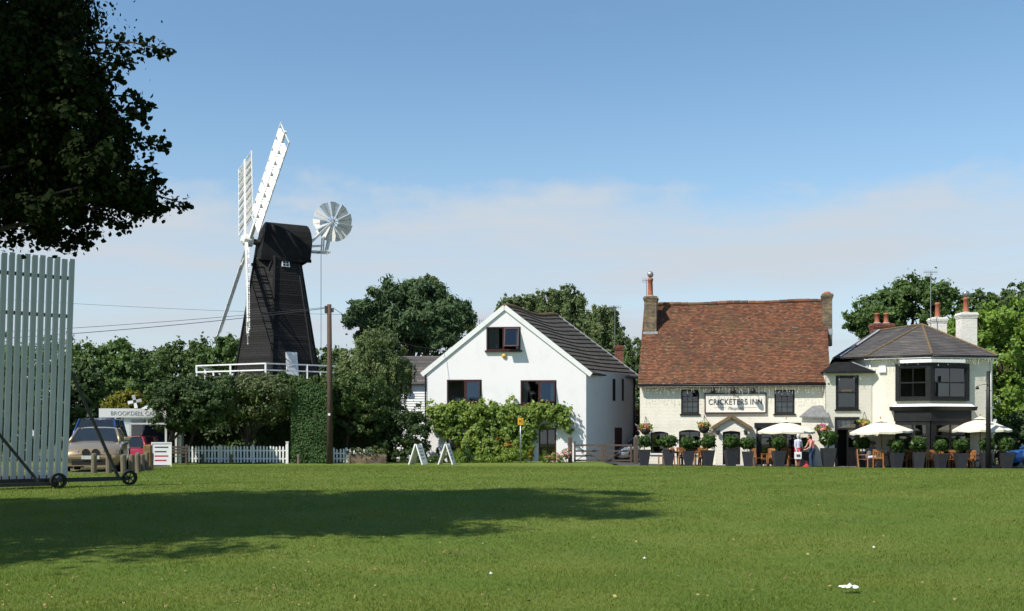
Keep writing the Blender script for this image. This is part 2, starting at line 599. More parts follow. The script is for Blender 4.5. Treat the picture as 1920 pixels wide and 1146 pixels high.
def lawnmat():
    m = bpy.data.materials.new('mown grass'); m.use_nodes = True
    t = m.node_tree; b = t.nodes['Principled BSDF']
    b.inputs['Roughness'].default_value = .9
    b.inputs['Specular IOR Level'].default_value = .15
    co = N(t, 'ShaderNodeTexCoord').outputs['Object']
    def noise(s, d=4.0, stretch=None):
        v = co
        if stretch:
            mm = N(t, 'ShaderNodeMapping'); mm.inputs['Scale'].default_value = stretch
            t.links.new(co, mm.inputs[0]); v = mm.outputs[0]
        n = N(t, 'ShaderNodeTexNoise', i_Scale=s, i_Detail=d, i_Roughness=.62)
        t.links.new(v, n.inputs['Vector'])
        return n.outputs[0]
    big = noise(.25, 6, (1, 1.6, 1)); mid = noise(1.6, 5); fine = noise(24, 5); vf = noise(90, 3)
    def mixc(a, bcol, fac):
        x = N(t, 'ShaderNodeMix', data_type='RGBA')
        if isinstance(a, tuple): x.inputs[6].default_value = (*a, 1)
        else: t.links.new(a, x.inputs[6])
        x.inputs[7].default_value = (*bcol, 1)
        t.links.new(fac, x.inputs[0])
        return x.outputs[2]
    c = mixc((.104, .165, .024), (.156, .192, .034), maprange(t, big, .38, .62))
    c = mixc(c, (.080, .144, .021), maprange(t, mid, .5, .75, 0, .55))
    worn = noise(.55, 7, (1, 2.2, 1))
    c = mixc(c, (.175, .160, .060), maprange(t, worn, .56, .74, 0, .55))
    c = mixc(c, (.150, .158, .045), maprange(t, fine, .52, .78, 0, .75))
    c = mixc(c, (.050, .088, .014), maprange(t, vf, .5, .75, 0, .5))
    t.links.new(c, b.inputs['Base Color'])
    bu = N(t, 'ShaderNodeBump', i_Strength=.9, i_Distance=.03)
    t.links.new(math_(t, 'ADD', fine, math_(t, 'MULTIPLY', vf, .6)), bu.inputs['Height'])
    t.links.new(bu.outputs[0], b.inputs['Normal'])
    return m


M['lawn'] = lawnmat()
M['rough_ground'] = mat('rough grass ground', (.05, .07, .022), .95, (.09, .08, .04), .4, .5, 10)
far = [-900, -400, -200, -120, -80]
grid('ground', far + list(range(-60, 61, 10)) + [-v for v in reversed(far)], [-60, -20, 0, 10, 16, 24, 32, 40, 48, 54.2, 58, 64, 72, 90, 120, 200, 400, 1500], -.10, M['rough_ground'])
LAWN_END = 54.0
grid('lawn', np.arange(-46, 46.1, 1.0), np.concatenate([np.arange(-8, LAWN_END, .8), [LAWN_END]]), 0.0, M['lawn'])
grid('forecourt', np.arange(5.5, 40, 1.5), [LAWN_END - .02, 55.5, 57, 59, 62], -.05, M['asphalt'])
grid('verge', np.arange(-34, 5.5, 1.0), [LAWN_END - .01, 55, 56, 57, 58, 59, 60, 61], 0.0, M['lawn'])

# mown blades where they can be told apart
rng = np.random.default_rng(3)
n = 820000
Yb = 7.2 + 46 * rng.random(n) ** 1.85
Xb = (rng.random(n) * 2 - 1) * (Yb * .475 + 3.2)
keep = rng.random(n) < np.clip(1.2 - (Yb - 9) / 50, .35, 1)
Xb, Yb = Xb[keep], Yb[keep]
n = len(Xb)
Zb = gz(Xb, Yb)
h = rng.uniform(.012, .034, n) * (1 + .25 * np.sin(Xb * 2.3) * np.sin(Yb * 1.9))
wd = rng.uniform(.0022, .0048, n) * (1 + (Yb - 9) / 16)
ang = rng.random(n) * 2 * np.pi
lean = rng.normal(size=(n, 2)) * .016
V = np.zeros((n, 3, 3), np.float32)
V[:, 0] = np.stack([Xb - np.cos(ang) * wd, Yb - np.sin(ang) * wd, Zb - .003], 1)
V[:, 1] = np.stack([Xb + np.cos(ang) * wd, Yb + np.sin(ang) * wd, Zb - .003], 1)
V[:, 2] = np.stack([Xb + lean[:, 0], Yb + lean[:, 1], Zb + h], 1)
tag(np_mesh('grass', V, 3, M['grass']), 'short mown grass blades covering the near green', 'grass', kind='stuff')

# dropped dry leaves
n = 1500
Yl = 9 + 30 * rng.random(n) ** 1.3
Xl = (rng.random(n) * 2 - 1) * Yl * .48
sel = rng.random(n) < np.clip(.75 - Xl / 16, .18, 1)
Xl, Yl = Xl[sel], Yl[sel]
P = np.stack([Xl, Yl, gz(Xl, Yl) + .03], 1)
D = rng.normal(size=(len(P), 3)) * .55 + np.array([0, -.2, 1])
M['dry'] = mat('dry leaf', (.27, .21, .075), .8, (.15, .105, .035), 9, island=.4)
tag(np_mesh('fallen_leaves', leaves(P, D, .025, rng, 1.3), 4, M['dry']), 'dry yellow brown leaves scattered over the mown green', 'leaves', kind='stuff')


# ------------------------------------------------------------------ facade frames
class Frame:
    """a facade: local x along it, y into the building, z up from its base"""
    def __init__(s, x0, y0, th, zg):
        s.O = Vector((x0, y0, zg)); s.th = th
        s.ex = Vector((math.cos(th), -math.sin(th), 0)); s.ey = Vector((math.sin(th), math.cos(th), 0))

    def loc(s, px, py, y=0.0):
        d = Vector(((px - CX) / F, 1.0, (HY - py) / F))
        t = (y + s.O.dot(s.ey)) / d.dot(s.ey)
        P = d * t + Vector((0, 0, CZ)) - s.O
        return P.dot(s.ex), P.z

    def rect(s, px0, px1, py0, py1, y=0.0):
        x0, z1 = s.loc(px0, py0, y); x1, z0 = s.loc(px1, py1, y)
        zc1 = s.loc((px0 + px1) / 2, py0, y)[1]; zc0 = s.loc((px0 + px1) / 2, py1, y)[1]
        return x0, x1, zc0, zc1

    def world(s, x, y, z=0):
        return s.O + s.ex * x + s.ey * y + Vector((0, 0, z))


def conv_y(x, z, d, y=0.0):
    return (x, y + d, z)


def window(parent, x0, x1, z0, z1, m, nx=2, nz=2, bar=.03, frame=.06, y=.06, sash=False, sill=None, name='window', curtain=None, proud=0.0):
    """frame, glazing bars and one pane per light"""
    mb = MB()
    d0, d1 = y - proud, y + .06
    mb.box(x0, x1, d0, d1, z0, z0 + frame).box(x0, x1, d0, d1, z1 - frame, z1)
    mb.box(x0, x0 + frame, d0 + .001, d1, z0 + frame, z1 - frame).box(x1 - frame, x1, d0 + .001, d1, z0 + frame, z1 - frame)
    ix0, ix1, iz0, iz1 = x0 + frame, x1 - frame, z0 + frame, z1 - frame
    for k in range(1, nx):
        xx = ix0 + (ix1 - ix0) * k / nx
        mb.box(xx - bar / 2, xx + bar / 2, d0 + .012, d1 - .005, iz0, iz1)
    for k in range(1, nz):
        zz = iz0 + (iz1 - iz0) * k / nz
        bb = bar * 1.6 if sash and k == nz // 2 else bar
        mb.box(ix0, ix1, d0 + .014, d1 - .004, zz - bb / 2, zz + bb / 2)
    f = mb.obj(name, m, parent)
    for i in range(nx):
        for k in range(nz):
            a = ix0 + (ix1 - ix0) * i / nx; b = ix0 + (ix1 - ix0) * (i + 1) / nx
            c = iz0 + (iz1 - iz0) * k / nz; e = iz0 + (iz1 - iz0) * (k + 1) / nz
            tl = rnd.uniform(-.006, .006); tz = rnd.uniform(-.006, .006)
            p = MB()
            p.face([(a, y + .04 + tl, c), (b, y + .04 - tl, c), (b, y + .04 - tl + tz, e), (a, y + .04 + tl + tz, e)])
            p.obj('pane', M['glass'], f)
    if sill:
        MB().box(x0 - .06, x1 + .06, -.07, y + .02, z0 - .08, z0 - .002).obj('sill', sill, f)
    if curtain:
        for (cx0, cx1) in curtain:
            q = MB()
            nn = 14
            for k in range(nn):
                xa = x0 + (x1 - x0) * (cx0 + (cx1 - cx0) * k / nn); xb = x0 + (x1 - x0) * (cx0 + (cx1 - cx0) * (k + 1) / nn)
                ya = y + .16 + .03 * math.sin(k * 1.9); yb = y + .16 + .03 * math.sin((k + 1) * 1.9)
                q.face([(xa, ya, z0), (xb, yb, z0), (xb, yb, z1), (xa, ya, z1)])
            q.obj('curtain', M['curtain'], f)
    return f


def text_part(name, body, size, m, parent, loc, rot=(R(90), 0, 0), depth=.004, shear=0.0, width=None, bold=0.0, spacing=1.0):
    cu = bpy.data.curves.new(name, 'FONT')
    cu.body = body; cu.size = size; cu.align_x = 'CENTER'; cu.align_y = 'CENTER'
    cu.extrude = depth; cu.shear = shear; cu.offset = bold; cu.space_character = spacing
    tmp = bpy.data.objects.new(name + '_tmp', cu)
    col.objects.link(tmp)
    dg = bpy.context.evaluated_depsgraph_get()
    me = bpy.data.meshes.new_from_object(tmp.evaluated_get(dg))
    me.name = name
    bpy.data.objects.remove(tmp); bpy.data.curves.remove(cu)
    me.materials.clear(); me.materials.append(m)
    o = bpy.data.objects.new(name, me)
    col.objects.link(o)
    o.parent = parent; o.location = loc; o.rotation_euler = rot
    if width:
        xs = [v.co.x for v in me.vertices]
        o.scale.x = width / (max(xs) - min(xs))
    return o


def courses(mb, bl, br, tr, tl, n, lift=.025, mi=0, wav=0.0):
    """lapped courses over a roof plane"""
    bl, br, tr, tl = map(Vector, (bl, br, tr, tl))
    nr = (br - bl).cross(tl - bl).normalized()
    if nr.z < 0: nr = -nr
    for k in range(n):
        t0, t1 = k / n, min(1.0, (k + 1.12) / n)
        a, b = bl.lerp(tl, t0), br.lerp(tr, t0)
        c, d = br.lerp(tr, t1), bl.lerp(tl, t1)
        up = nr * lift
        i = len(mb.v)
        mb.v += [tuple(a + up), tuple(b + up), tuple(c + nr * .003), tuple(d + nr * .003), tuple(a - nr * .01), tuple(b - nr * .01)]
        mb.f += [(i, i + 1, i + 2, i + 3), (i + 4, i + 5, i + 1, i)]
        mb.m += [mi, mi]


def tiles(mb, bl, br, tr, tl, ncol, nrow, r, lift=.03, sag=None):
    bl, br, tr, tl = map(Vector, (bl, br, tr, tl))
    nr = (br - bl).cross(tl - bl).normalized()
    if nr.z < 0: nr = -nr
    def P(u, v):
        p = bl.lerp(br, u).lerp(tl.lerp(tr, u), v)
        if sag: p = p + nr * sag(u, v)
        return p
    for j in range(nrow):
        off = .5 / ncol if j % 2 else 0
        for i in range(-1, ncol + 1):
            u0 = max(0, i / ncol + off); u1 = min(1, (i + .96) / ncol + off)
            if u1 - u0 < .15 / ncol: continue
            v0 = j / nrow + r.uniform(-.0018, .0018); v1 = min(1.0, (j + 1.25) / nrow)
            l0 = lift * r.uniform(.75, 1.35); tw = r.uniform(-.006, .006)
            a, b, c, d = P(u0, max(v0, 0)), P(u1, max(v0, 0)), P(u1, v1), P(u0, v1)
            q = len(mb.v)
            mb.v += [tuple(a + nr * (l0 + tw)), tuple(b + nr * (l0 - tw)), tuple(c + nr * .004), tuple(d + nr * .004), tuple(a - nr * .004), tuple(b - nr * .004)]
            mb.f += [(q, q + 1, q + 2, q + 3), (q + 4, q + 5, q + 1, q), (q + 4, q, q + 3), (q + 1, q + 5, q + 2)]
            mb.m += [0] * 4


def brick_stack(parent, name, cx, cy, w, d, z0, z1, m, courses_n=None, corbel=True):
    """a chimney stack laid in courses, corbelled head"""
    mb = MB()
    hgt = .075
    nc = max(3, int((z1 - z0) / hgt))
    for k in range(nc):
        za, zb = z0 + (z1 - z0) * k / nc, z0 + (z1 - z0) * (k + 1) / nc - .012
        e = 0
        if corbel and k >= nc - 5: e = .025 * (k - (nc - 5)) if k < nc - 1 else .03
        wx, wy = w + e * 2, d + e * 2
        # bricks along front and sides, joints recessed
        nb = max(2, int(round(wx / .225)))
        off = .5 if k % 2 else 0
        xs = [0] + [(i + off) / nb for i in range(0 if off else 1, nb)] + [1]
        for i in range(len(xs) - 1):
            g = .006
            x0, x1 = cx - wx / 2 + wx * xs[i], cx - wx / 2 + wx * xs[i + 1]
            if x1 - x0 < .03: continue
            j = rnd.uniform(0, .008)
            mb.box(x0 + (g if i else 0), x1 - (g if i < len(xs) - 2 else 0), cy - wy / 2 - j, cy + wy / 2, za, zb)
    o = mb.obj(name, m, parent)
    MB().box(cx - w / 2 + .01, cx + w / 2 - .01, cy - d / 2 + .01, cy + d / 2 - .01, z0, z1 - .02).obj('mortar', M['mortar'] if m is not M['white_brick'] else M['white_brick'], o)
    return o


M['white_brick'] = mat('limewashed brick', (.78, .75, .68), .85, (.6, .57, .5), 3, .3, 25, contrast=(.5, .8))


def chimney_pot(parent, cx, cy, z0, h, r, cowl=False):
    p = MB().lathe([(r * 1.12, 0), (r * 1.12, h * .06), (r, h * .1), (r * .86, h * .82), (r * 1.05, h * .85), (r * 1.05, h * .93), (r * .9, h), (r * .7, h)], 14, (cx, cy, z0)).obj('chimney_pot', M['terracotta'], parent, True)
    MB().lathe([(r * 1.7, -.01), (r * 1.2, .07)], 12, (cx, cy, z0)).obj('flaunching', M['mortar'], p)
    if cowl:
        q = MB()
        q.lathe([(r * .6, 0), (r * .6, .1)], 10, (cx, cy, z0 + h - .02))
        k = MB()
        # round cowl, its mouth to the viewer
        base = Vector((cx, cy, z0 + h + .2))
        k.path([base + Vector((0, -.16, 0)), base + Vector((0, -.1, 0)), base + Vector((0, .1, 0)), base + Vector((0, .16, 0))], [.10, .17, .17, .1], 14)
        c = k.obj('cowl', M['steel'], p, True)
        q.obj('cowl_collar', M['steel'], p)
    return p


def aerial(parent, base, h, arm=.5, name='aerial'):
    b = Vector(base)
    mb = MB()
    mb.path([b, b + Vector((0, 0, h))], .022, 6)
    t = b + Vector((0, 0, h))
    mb.path([t + Vector((-arm, 0, -.05)), t + Vector((arm, 0, -.05))], .012, 5)
    for k in range(7):
        x = -arm + 2 * arm * k / 6
        mb.path([t + Vector((x, -.18, -.05)), t + Vector((x, .18, -.05))], .007, 4)
        mb.path([t + Vector((x, 0, -.2)), t + Vector((x, 0, .1))], .007, 4)
    return mb.obj(name, M['steel'], parent)


def icicles(name, label, p0, p1, loc, rz, seed, drop=.45):
    """string of icicle lights hung along an eave"""
    r = random.Random(seed)
    mb = MB()
    a, b = Vector(p0), Vector(p1)
    Ln = (b - a).length
    nseg = int(Ln / .17)
    pts = [a.lerp(b, k / nseg) + Vector((0, 0, -.02 * math.sin(k * 1.3) ** 2)) for k in range(nseg + 1)]
    mb.path(pts, .006, 4)
    for k in range(nseg + 1):
        q = pts[k]
        ln = drop * r.uniform(.25, 1)
        cur = q
        nb = max(2, int(ln / .07))
        for j in range(nb):
            nx = cur + Vector((r.uniform(-.035, .035), r.uniform(-.015, .015), -.07))
            mb.path([cur, nx], .003, 3, cap=False)
            if r.random() < .6:
                mb.path([nx, nx + Vector((r.uniform(-.03, .03), -.01, -.045))], [.011, .007], 4)
            cur = nx
    t = thing(name, label, 'string lights', loc, rz, 'icicle lights along the inn eaves')
    mb.obj('light_strands', M['fairy'], t)
    return t


# ------------------------------------------------------------------ the inn (long range)
ZP = -.17
PF = Frame((1200 - CX) / F * 60, 60, R(12), ZP)
PW = PF.loc(1554, 800)[0]
PD = 7.0                               # depth of the range
PE = PF.loc(1376, 720, -.36)[1] + .36 * 1.22   # wall height under the sloping eave
PR = 4.30                              # rise of roof
inn = thing('inn', 'long cream painted brick inn with steep red tiled roof and gabled porch', 'pub', PF.O, -PF.th)
uw = [PF.rect(1277, 1311, 731, 776), PF.rect(1452, 1490, 731, 776)]
lw = [PF.rect(1220, 1253, 809, 850), PF.rect(1273, 1313, 806, 850)]
bo = PF.rect(1418, 1501, 795, 874)
bo = (bo[0], bo[1], .03, bo[3])
holes = [rect(*q) for q in uw] + [arch(q[0], q[1], q[2], q[3], .1) for q in lw] + [rect(*bo)]
mb = MB()
mb.wall(rect(0, PW, -.3, PE), holes, conv_y, .16)
gb = MB()
for x in (0, PW):       # gables
    gb.face([(x, 0, -.3), (x, PD, -.3), (x, PD, PE), (x, PD / 2, PE + PR), (x, 0, PE)])
mb.face([(0, PD, -.3), (PW, PD, -.3), (PW, PD, PE), (0, PD, PE)])
mb.obj('wall', M['cream_brick'], inn)
gb.obj('gable_wall', mat('old dark brick', (.060, .055, .048), .9, (.045, .04, .036), 4, .4, 25), inn)
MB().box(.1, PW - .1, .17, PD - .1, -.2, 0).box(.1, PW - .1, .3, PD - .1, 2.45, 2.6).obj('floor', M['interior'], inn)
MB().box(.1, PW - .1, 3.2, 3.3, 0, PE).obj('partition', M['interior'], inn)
for k, q in enumerate(uw):
    window(inn, *q, M['black_paint'], 3, 4, .025, .085, .05, True, M['black_paint'], curtain=[(.18, .92)] if False else None)
    # pale blind half way up
    MB().box(q[0] + .22, q[1] - .12, .2, .21, q[2] + .1, q[2] + .62).obj('blind', M['white_paint'], inn)
for q in lw:
    f = window(inn, q[0], q[1], q[2], q[3] - .04, M['black_paint'], 2, 2, .03, .075, .07, True, M['white_paint'])
MB().box(bo[0], bo[0] + .22, .02, .14, bo[2], bo[3]).box(bo[1] - .2, bo[1], .02, .14, bo[2], bo[3]).box(bo[0] - .1, bo[1] + .1, -.06, .14, bo[3] - .2, bo[3] + .06).obj('shopfront_frame', M['black_paint'], inn)
xw = (bo[1] - .2 - bo[0] - .22) / 3
for k in range(3):
    xa = bo[0] + .22 + xw * k
    f = MB().box(xa, xa + .06, .04, .1, bo[2], bo[3] - .2).box(xa + xw - .06, xa + xw, .04, .1, bo[2], bo[3] - .2).box(xa + .06, xa + xw - .06, .04, .1, bo[2], bo[2] + .3).box(xa + .06, xa + xw - .06, .041, .1, 1.45, 1.5).obj('folding_door', M['black_paint'], inn)
    MB().face([(xa + .06, .08, bo[2] + .3), (xa + xw - .06, .08, bo[2] + .3), (xa + xw - .06, .08, bo[3] - .2), (xa + .06, .08, bo[3] - .2)]) if False else None
    p = MB(); p.face([(xa + .06, .08, bo[2] + .3), (xa + xw - .06, .08, bo[2] + .3), (xa + xw - .06, .08, bo[3] - .2), (xa + .06, .08, bo[3] - .2)]); p.obj('pane', M['glass'], f)
# black plinth
MB().box(-.01, PW + .01, -.025, 0.0, -.3, .16).obj('plinth', M['black_paint'], inn) if False else None

# roof: hand made clay tiles
def tile_mat():
    m = mat('clay peg tile', (.165, .064, .031), .88, (.112, .048, .027), .9, .3, 18, contrast=(.3, .7), island=.38)
    t = m.node_tree; b = t.nodes['Principled BSDF']
    co = N(t, 'ShaderNodeTexCoord').outputs['Object']
    src = b.inputs['Base Color'].links[0].from_socket
    g = N(t, 'ShaderNodeNewGeometry')
    def over(src, colr, fac):
        x = N(t, 'ShaderNodeMix', data_type='RGBA'); x.inputs[7].default_value = (*colr, 1)
        t.links.new(src, x.inputs[6]); t.links.new(fac, x.inputs[0]); return x.outputs[2]
    n1 = N(t, 'ShaderNodeTexNoise', i_Scale=1.0, i_Detail=7.0, i_Roughness=.65); t.links.new(co, n1.inputs['Vector'])
    n2 = N(t, 'ShaderNodeTexNoise', i_Scale=.55, i_Detail=6.0, i_Roughness=.6); t.links.new(co, n2.inputs['Vector'])
    n3 = N(t, 'ShaderNodeTexNoise', i_Scale=7.0, i_Detail=4.0, i_Roughness=.7); t.links.new(co, n3.inputs['Vector'])
    sp = N(t, 'ShaderNodeSeparateXYZ'); t.links.new(co, sp.inputs[0])
    src = over(src, (.215, .098, .052), maprange(t, g.outputs['Random Per Island'], .86, .95, 0, .8))
    src = over(src, (.075, .056, .042), maprange(t, g.outputs['Random Per Island'], .16, .08, 0, .7))
    src = over(src, (.105, .082, .036), math_(t, 'MULTIPLY', maprange(t, n1.outputs[0], .5, .68, 0, .75), maprange(t, n3.outputs[0], .35, .6)))
    lf = math_(t, 'MULTIPLY', maprange(t, n2.outputs[0], .46, .66, 0, 1), maprange(t, n3.outputs[0], .52, .68))
    lf = math_(t, 'MULTIPLY', lf, maprange(t, sp.outputs[0], 7.5, 0.0, .3, 1.0))
    src = over(src, (.28, .20, .10), lf)
    t.links.new(src, b.inputs['Base Color'])
    return m
M['peg_tile'] = tile_mat()
ov = .36
sl_ = PR / (PD / 2)
r2 = random.Random(11)
def sagf(u, v):
    return .035 * math.sin(u * 9 + v * 3) * math.sin(v * 3.1) - .05 * math.sin(u * math.pi) * math.sin(v * math.pi) + .012 * math.sin(u * 31 + v * 17)
mb = MB()
tiles(mb, (-.08, -ov, PE - ov * sl_ + .03), (PW + .08, -ov, PE - ov * sl_ + .03), (PW + .08, PD / 2, PE + PR + .03), (-.08, PD / 2, PE + PR + .03), 62, 56, r2, .03, sagf)
rt = mb.obj('roof_tiles', M['peg_tile'], inn); rt['kind'] = 'stuff'
mb = MB()
mb.face([(-.07, -ov, PE - ov * sl_ - .16), (PW + .07, -ov, PE - ov * sl_ - .16), (PW + .07, PD / 2, PE + PR - .2), (-.07, PD / 2, PE + PR - .2)])
mb.face([(-.07, PD + ov, PE - ov * sl_), (PW + .07, PD + ov, PE - ov * sl_), (PW + .07, PD / 2, PE + PR - .02), (-.07, PD / 2, PE + PR - .02)])
mb.obj('roof', M['peg_tile'], inn)
mb = MB()
nrg = 24
for k in range(nrg):
    xa, xb = -.08 + (PW + .16) * k / nrg, -.08 + (PW + .16) * (k + 1) / nrg - .012
    z = PE + PR + .02 + .03 * math.sin(k * .7)
    mb.path([(xa, PD / 2, z), (xb, PD / 2, z + .005)], .13, 8)
mb.obj('ridge_tiles', M['peg_tile'], inn)
MB().path([(-.05, -ov - .05, PE - ov * sl_ - .03), (PW * .5, -ov - .05, PE - ov * sl_ - .045), (PW, -ov - .05, PE - ov * sl_ - .05)], .055, 8).obj('gutter', M['black_paint'], inn, True)
# chimneys
cxl, _ = PF.loc(1220, 600, PD / 2 - 1.25)
zt = PF.loc(1220, 556, PD / 2 - 1.25)[1]; zb = PF.loc(1220, 628, PD / 2 - 1.25)[1]
ch = brick_stack(inn, 'chimney', cxl, PD / 2 - 1.1, .68, .75, zb - .6, zt, M['brick_yellow'])
MB().box(cxl - .40, cxl + .42, PD / 2 - 1.52, PD / 2 - .7, zb - .02, zb + .16).obj('flashing', M['lead'], ch)
chimney_pot(ch, cxl - .02, PD / 2 - 1.2, zt, 1.05, .15, True)
aerial(ch, (cxl - .25, PD / 2 - 1.0, zt - .2), 1.2, .22)
cxr, _ = PF.loc(1551, 600, PD / 2 - 1.0)
zt = PF.loc(1551, 551, PD / 2 - 1.0)[1]; zb = PF.loc(1551, 628, PD / 2 - 1.0)[1]
ch = brick_stack(inn, 'chimney', cxr, PD / 2 - .9, .5, .7, zb - .6, zt, M['brick_yellow'])
MB().box(cxr - .32, cxr + .27, PD / 2 - 1.28, PD / 2 - .5, zb - .02, zb + .3).obj('flashing', M['lead'], ch)
MB().lathe([(.2, 0), (.2, .05), (.13, .12)], 10, (cxr, PD / 2 - .9, zt)).obj('chimney_pot', M['terracotta'], ch)
# porch
pd = .85
q = PF.rect(1341, 1405, 806, 872, -pd)
px0, px1 = q[0], q[1]
pa = PF.loc(1372, 781, -pd); pe0 = PF.loc(1335, 803, -pd); pe1 = PF.loc(1410, 804, -pd)
dq = PF.rect(1355, 1388, 808, 872, -pd)
dq = (dq[0], dq[1], .02, dq[3])
ze = (pe0[1] + pe1[1]) / 2 + .1
porch = MB()
porch.wall([(px0, -.3), (px1, -.3), (px1, ze), (pa[0], pa[1] - .1), (px0, ze)], [arch(dq[0], dq[1], dq[2], dq[3], .07)], lambda x, z, d: conv_y(x, z, d, -pd), .2)
for x in (px0, px1):
    porch.face([(x, -pd, -.3), (x, .05, -.3), (x, .05, ze), (x, -pd, ze)])
po = porch.obj('porch', M['cream_brick'], inn)
for s in (-1, 1):
    e = pe0 if s < 0 else pe1
    mbp = MB()
    a0 = Vector((pa[0], -pd - .14, pa[1] + .05)); a1 = Vector((e[0] + s * .02, -pd - .14, e[1] + .03))
    b0 = a0 + Vector((0, pd + .15, 0)); b1 = a1 + Vector((0, pd + .15, 0))
    u = Vector((0, 0, .06))
    mbp.hexa([a0 - u, a1 - u, b1 - u, b0 - u, a0 + u, a1 + u, b1 + u, b0 + u])
    mbp.obj('porch_roof', M['lichen'], po, fixn=True)
    g = MB()
    a0 = a0 + Vector((0, -.03, -.05)); a1 = a1 + Vector((0, -.03, -.05))
    g.beam(a0, a1, .04, .14, (0, 0, 1)); g.obj('bargeboard', M['lichen'], po)
dr = MB().box(dq[0] + .02, dq[1] - .02, -pd + .14, -pd + .18, dq[2], dq[2] + .95)
dr.box(dq[0] + .02, dq[0] + .12, -pd + .14, -pd + .18, dq[2] + .95, dq[3] - .05).box(dq[1] - .12, dq[1] - .02, -pd + .14, -pd + .18, dq[2] + .95, dq[3] - .05).box(dq[0] + .12, dq[1] - .12, -pd + .14, -pd + .18, dq[3] - .16, dq[3] - .05).box((dq[0] + dq[1]) / 2 - .04, (dq[0] + dq[1]) / 2 + .04, -pd + .135, -pd + .18, dq[2], dq[3] - .05)
d_ = dr.obj('door', M['black_paint'], po)
p = MB(); p.face([(dq[0] + .12, -pd + .16, dq[2] + .95), (dq[1] - .12, -pd + .16, dq[2] + .95), (dq[1] - .12, -pd + .16, dq[3] - .16), (dq[0] + .12, -pd + .16, dq[3] - .16)]); p.obj('pane', M['glass'], d_)
for s, pxl in ((-1, 1346), (1, 1398)):
    x, z = PF.loc(pxl, 810, -pd)
    t = thing('wall_lantern', 'small dark wall lantern left of the porch door' if s < 0 else 'small dark wall lantern right of the porch door', 'lantern', PF.world(x, -pd - .01, z), -PF.th, 'lanterns on the porch')
    MB().lathe([(.03, -.17), (.07, -.14), (.10, .05), (.12, .06), (.02, .16)], 6, (0, -.14, 0)).obj('lantern_head', M['iron'], t)
    MB().path([(0, 0, .02), (0, -.08, .18), (0, -.14, .17)], .014, 5).obj('bracket', M['iron'], t)
# boxed side room with lean-to roof
q = PF.rect(1503, 1553, 783, 874, -.55)
lx0, lx1, lz1 = q[0], q[1], q[3]
mb = MB()
mb.box(lx0, lx1, -.55, .0, -.3, lz1)
mb.obj('side_bay', M['cream_brick'], inn)
zz0 = PF.loc(1505, 777, -.7)[1]; zz1 = PF.loc(1548, 763, -.2)[1]
mb = MB()
mb.hexa([(lx0 - .12, -.72, lz1 + .0), (lx1 + .02, -.72, lz1 - .05), (lx1 + .02, .02, zz1 + .05), (lx0 + .6, .02, zz1), (lx0 - .12, -.72, lz1 + .06), (lx1 + .02, -.72, lz1 + .03), (lx1 + .02, .02, zz1 + .12), (lx0 + .6, .02, zz1 + .07)])
mb.obj('side_bay_roof', M['old_lead'], inn)
# inn sign
q = PF.rect(1322, 1436, 738, 774, -.1)
sg = thing('inn_sign', 'long framed cream board reading The Cricketers Inn Meopham above the porch', 'sign', PF.world((q[0] + q[1]) / 2, -.02, q[2]), -PF.th)
hw, hh = (q[1] - q[0]) / 2, q[3] - q[2]
M['sign_face'] = mat('cream sign board', (.80, .76, .68), .5, (.77, .73, .65), 2)
M['sign_ink'] = mat('dark grey lettering', (.06, .065, .07), .6)
M['sign_thin'] = mat('grey script lettering', (.22, .21, .20), .6)
MB().box(-hw, hw, -.075, -.01, 0, hh).obj('board', M['sign_face'], sg)
f = MB().box(-hw - .03, hw + .03, -.10, -.011, -.035, .025).box(-hw - .03, hw + .03, -.10, -.011, hh - .025, hh + .035).box(-hw - .03, -hw + .025, -.099, -.012, .025, hh - .025).box(hw - .025, hw + .03, -.099, -.012, .025, hh - .025)
f.obj('sign_frame', M['brown_upvc'], sg)
text_part('lettering', 'CRICKETERS INN', .42, M['sign_ink'], sg, (0, -.082, hh * .55), width=hw * 1.76, bold=.006, spacing=1.08)
text_part('lettering', 'The', .22, M['sign_thin'], sg, (0, -.082, hh * .86), shear=.35)
text_part('lettering', 'Meopham', .27, M['sign_thin'], sg, (0, -.082, hh * .23), shear=.45, width=hw * .52)
for s in (-1, 1):
    MB().box(s * hw * .5 - hw * .2, s * hw * .5 + hw * .2, -.082, -.076, hh * .26, hh * .275).obj('rule', M['sign_thin'], sg)
for k, pxl in enumerate((1337, 1375, 1412)):
    x, z = PF.loc(pxl, 733, -.55)
    t = thing('sign_lamp', 'black swan neck lamp over the %s end of the inn sign' % 'left' if k == 0 else ('black swan neck lamp over the middle of the inn sign' if k == 1 else 'black swan neck lamp over the right end of the inn sign'), 'lamp', PF.world(x, -.01, z), -PF.th, 'lamps over the inn sign')
    MB().path([(0, .0, .12), (0, -.2, .25), (0, -.45, .24), (0, -.55, .14)], .016, 6).obj('arm', M['black_paint'], t, True)
    MB().lathe([(.15, -.12), (.14, .02), (.08, .12), (.03, .15)], 12, (0, -.55, 0)).obj('lamp_shade', M['black_paint'], t, True)
icicles('icicle_lights', 'white icicle lights hung along the eave of the tiled inn', (0, -ov - .06, PE - ov * sl_ - .12), (PW, -ov - .06, PE - ov * sl_ - .12), PF.O, -PF.th, 5, .5)

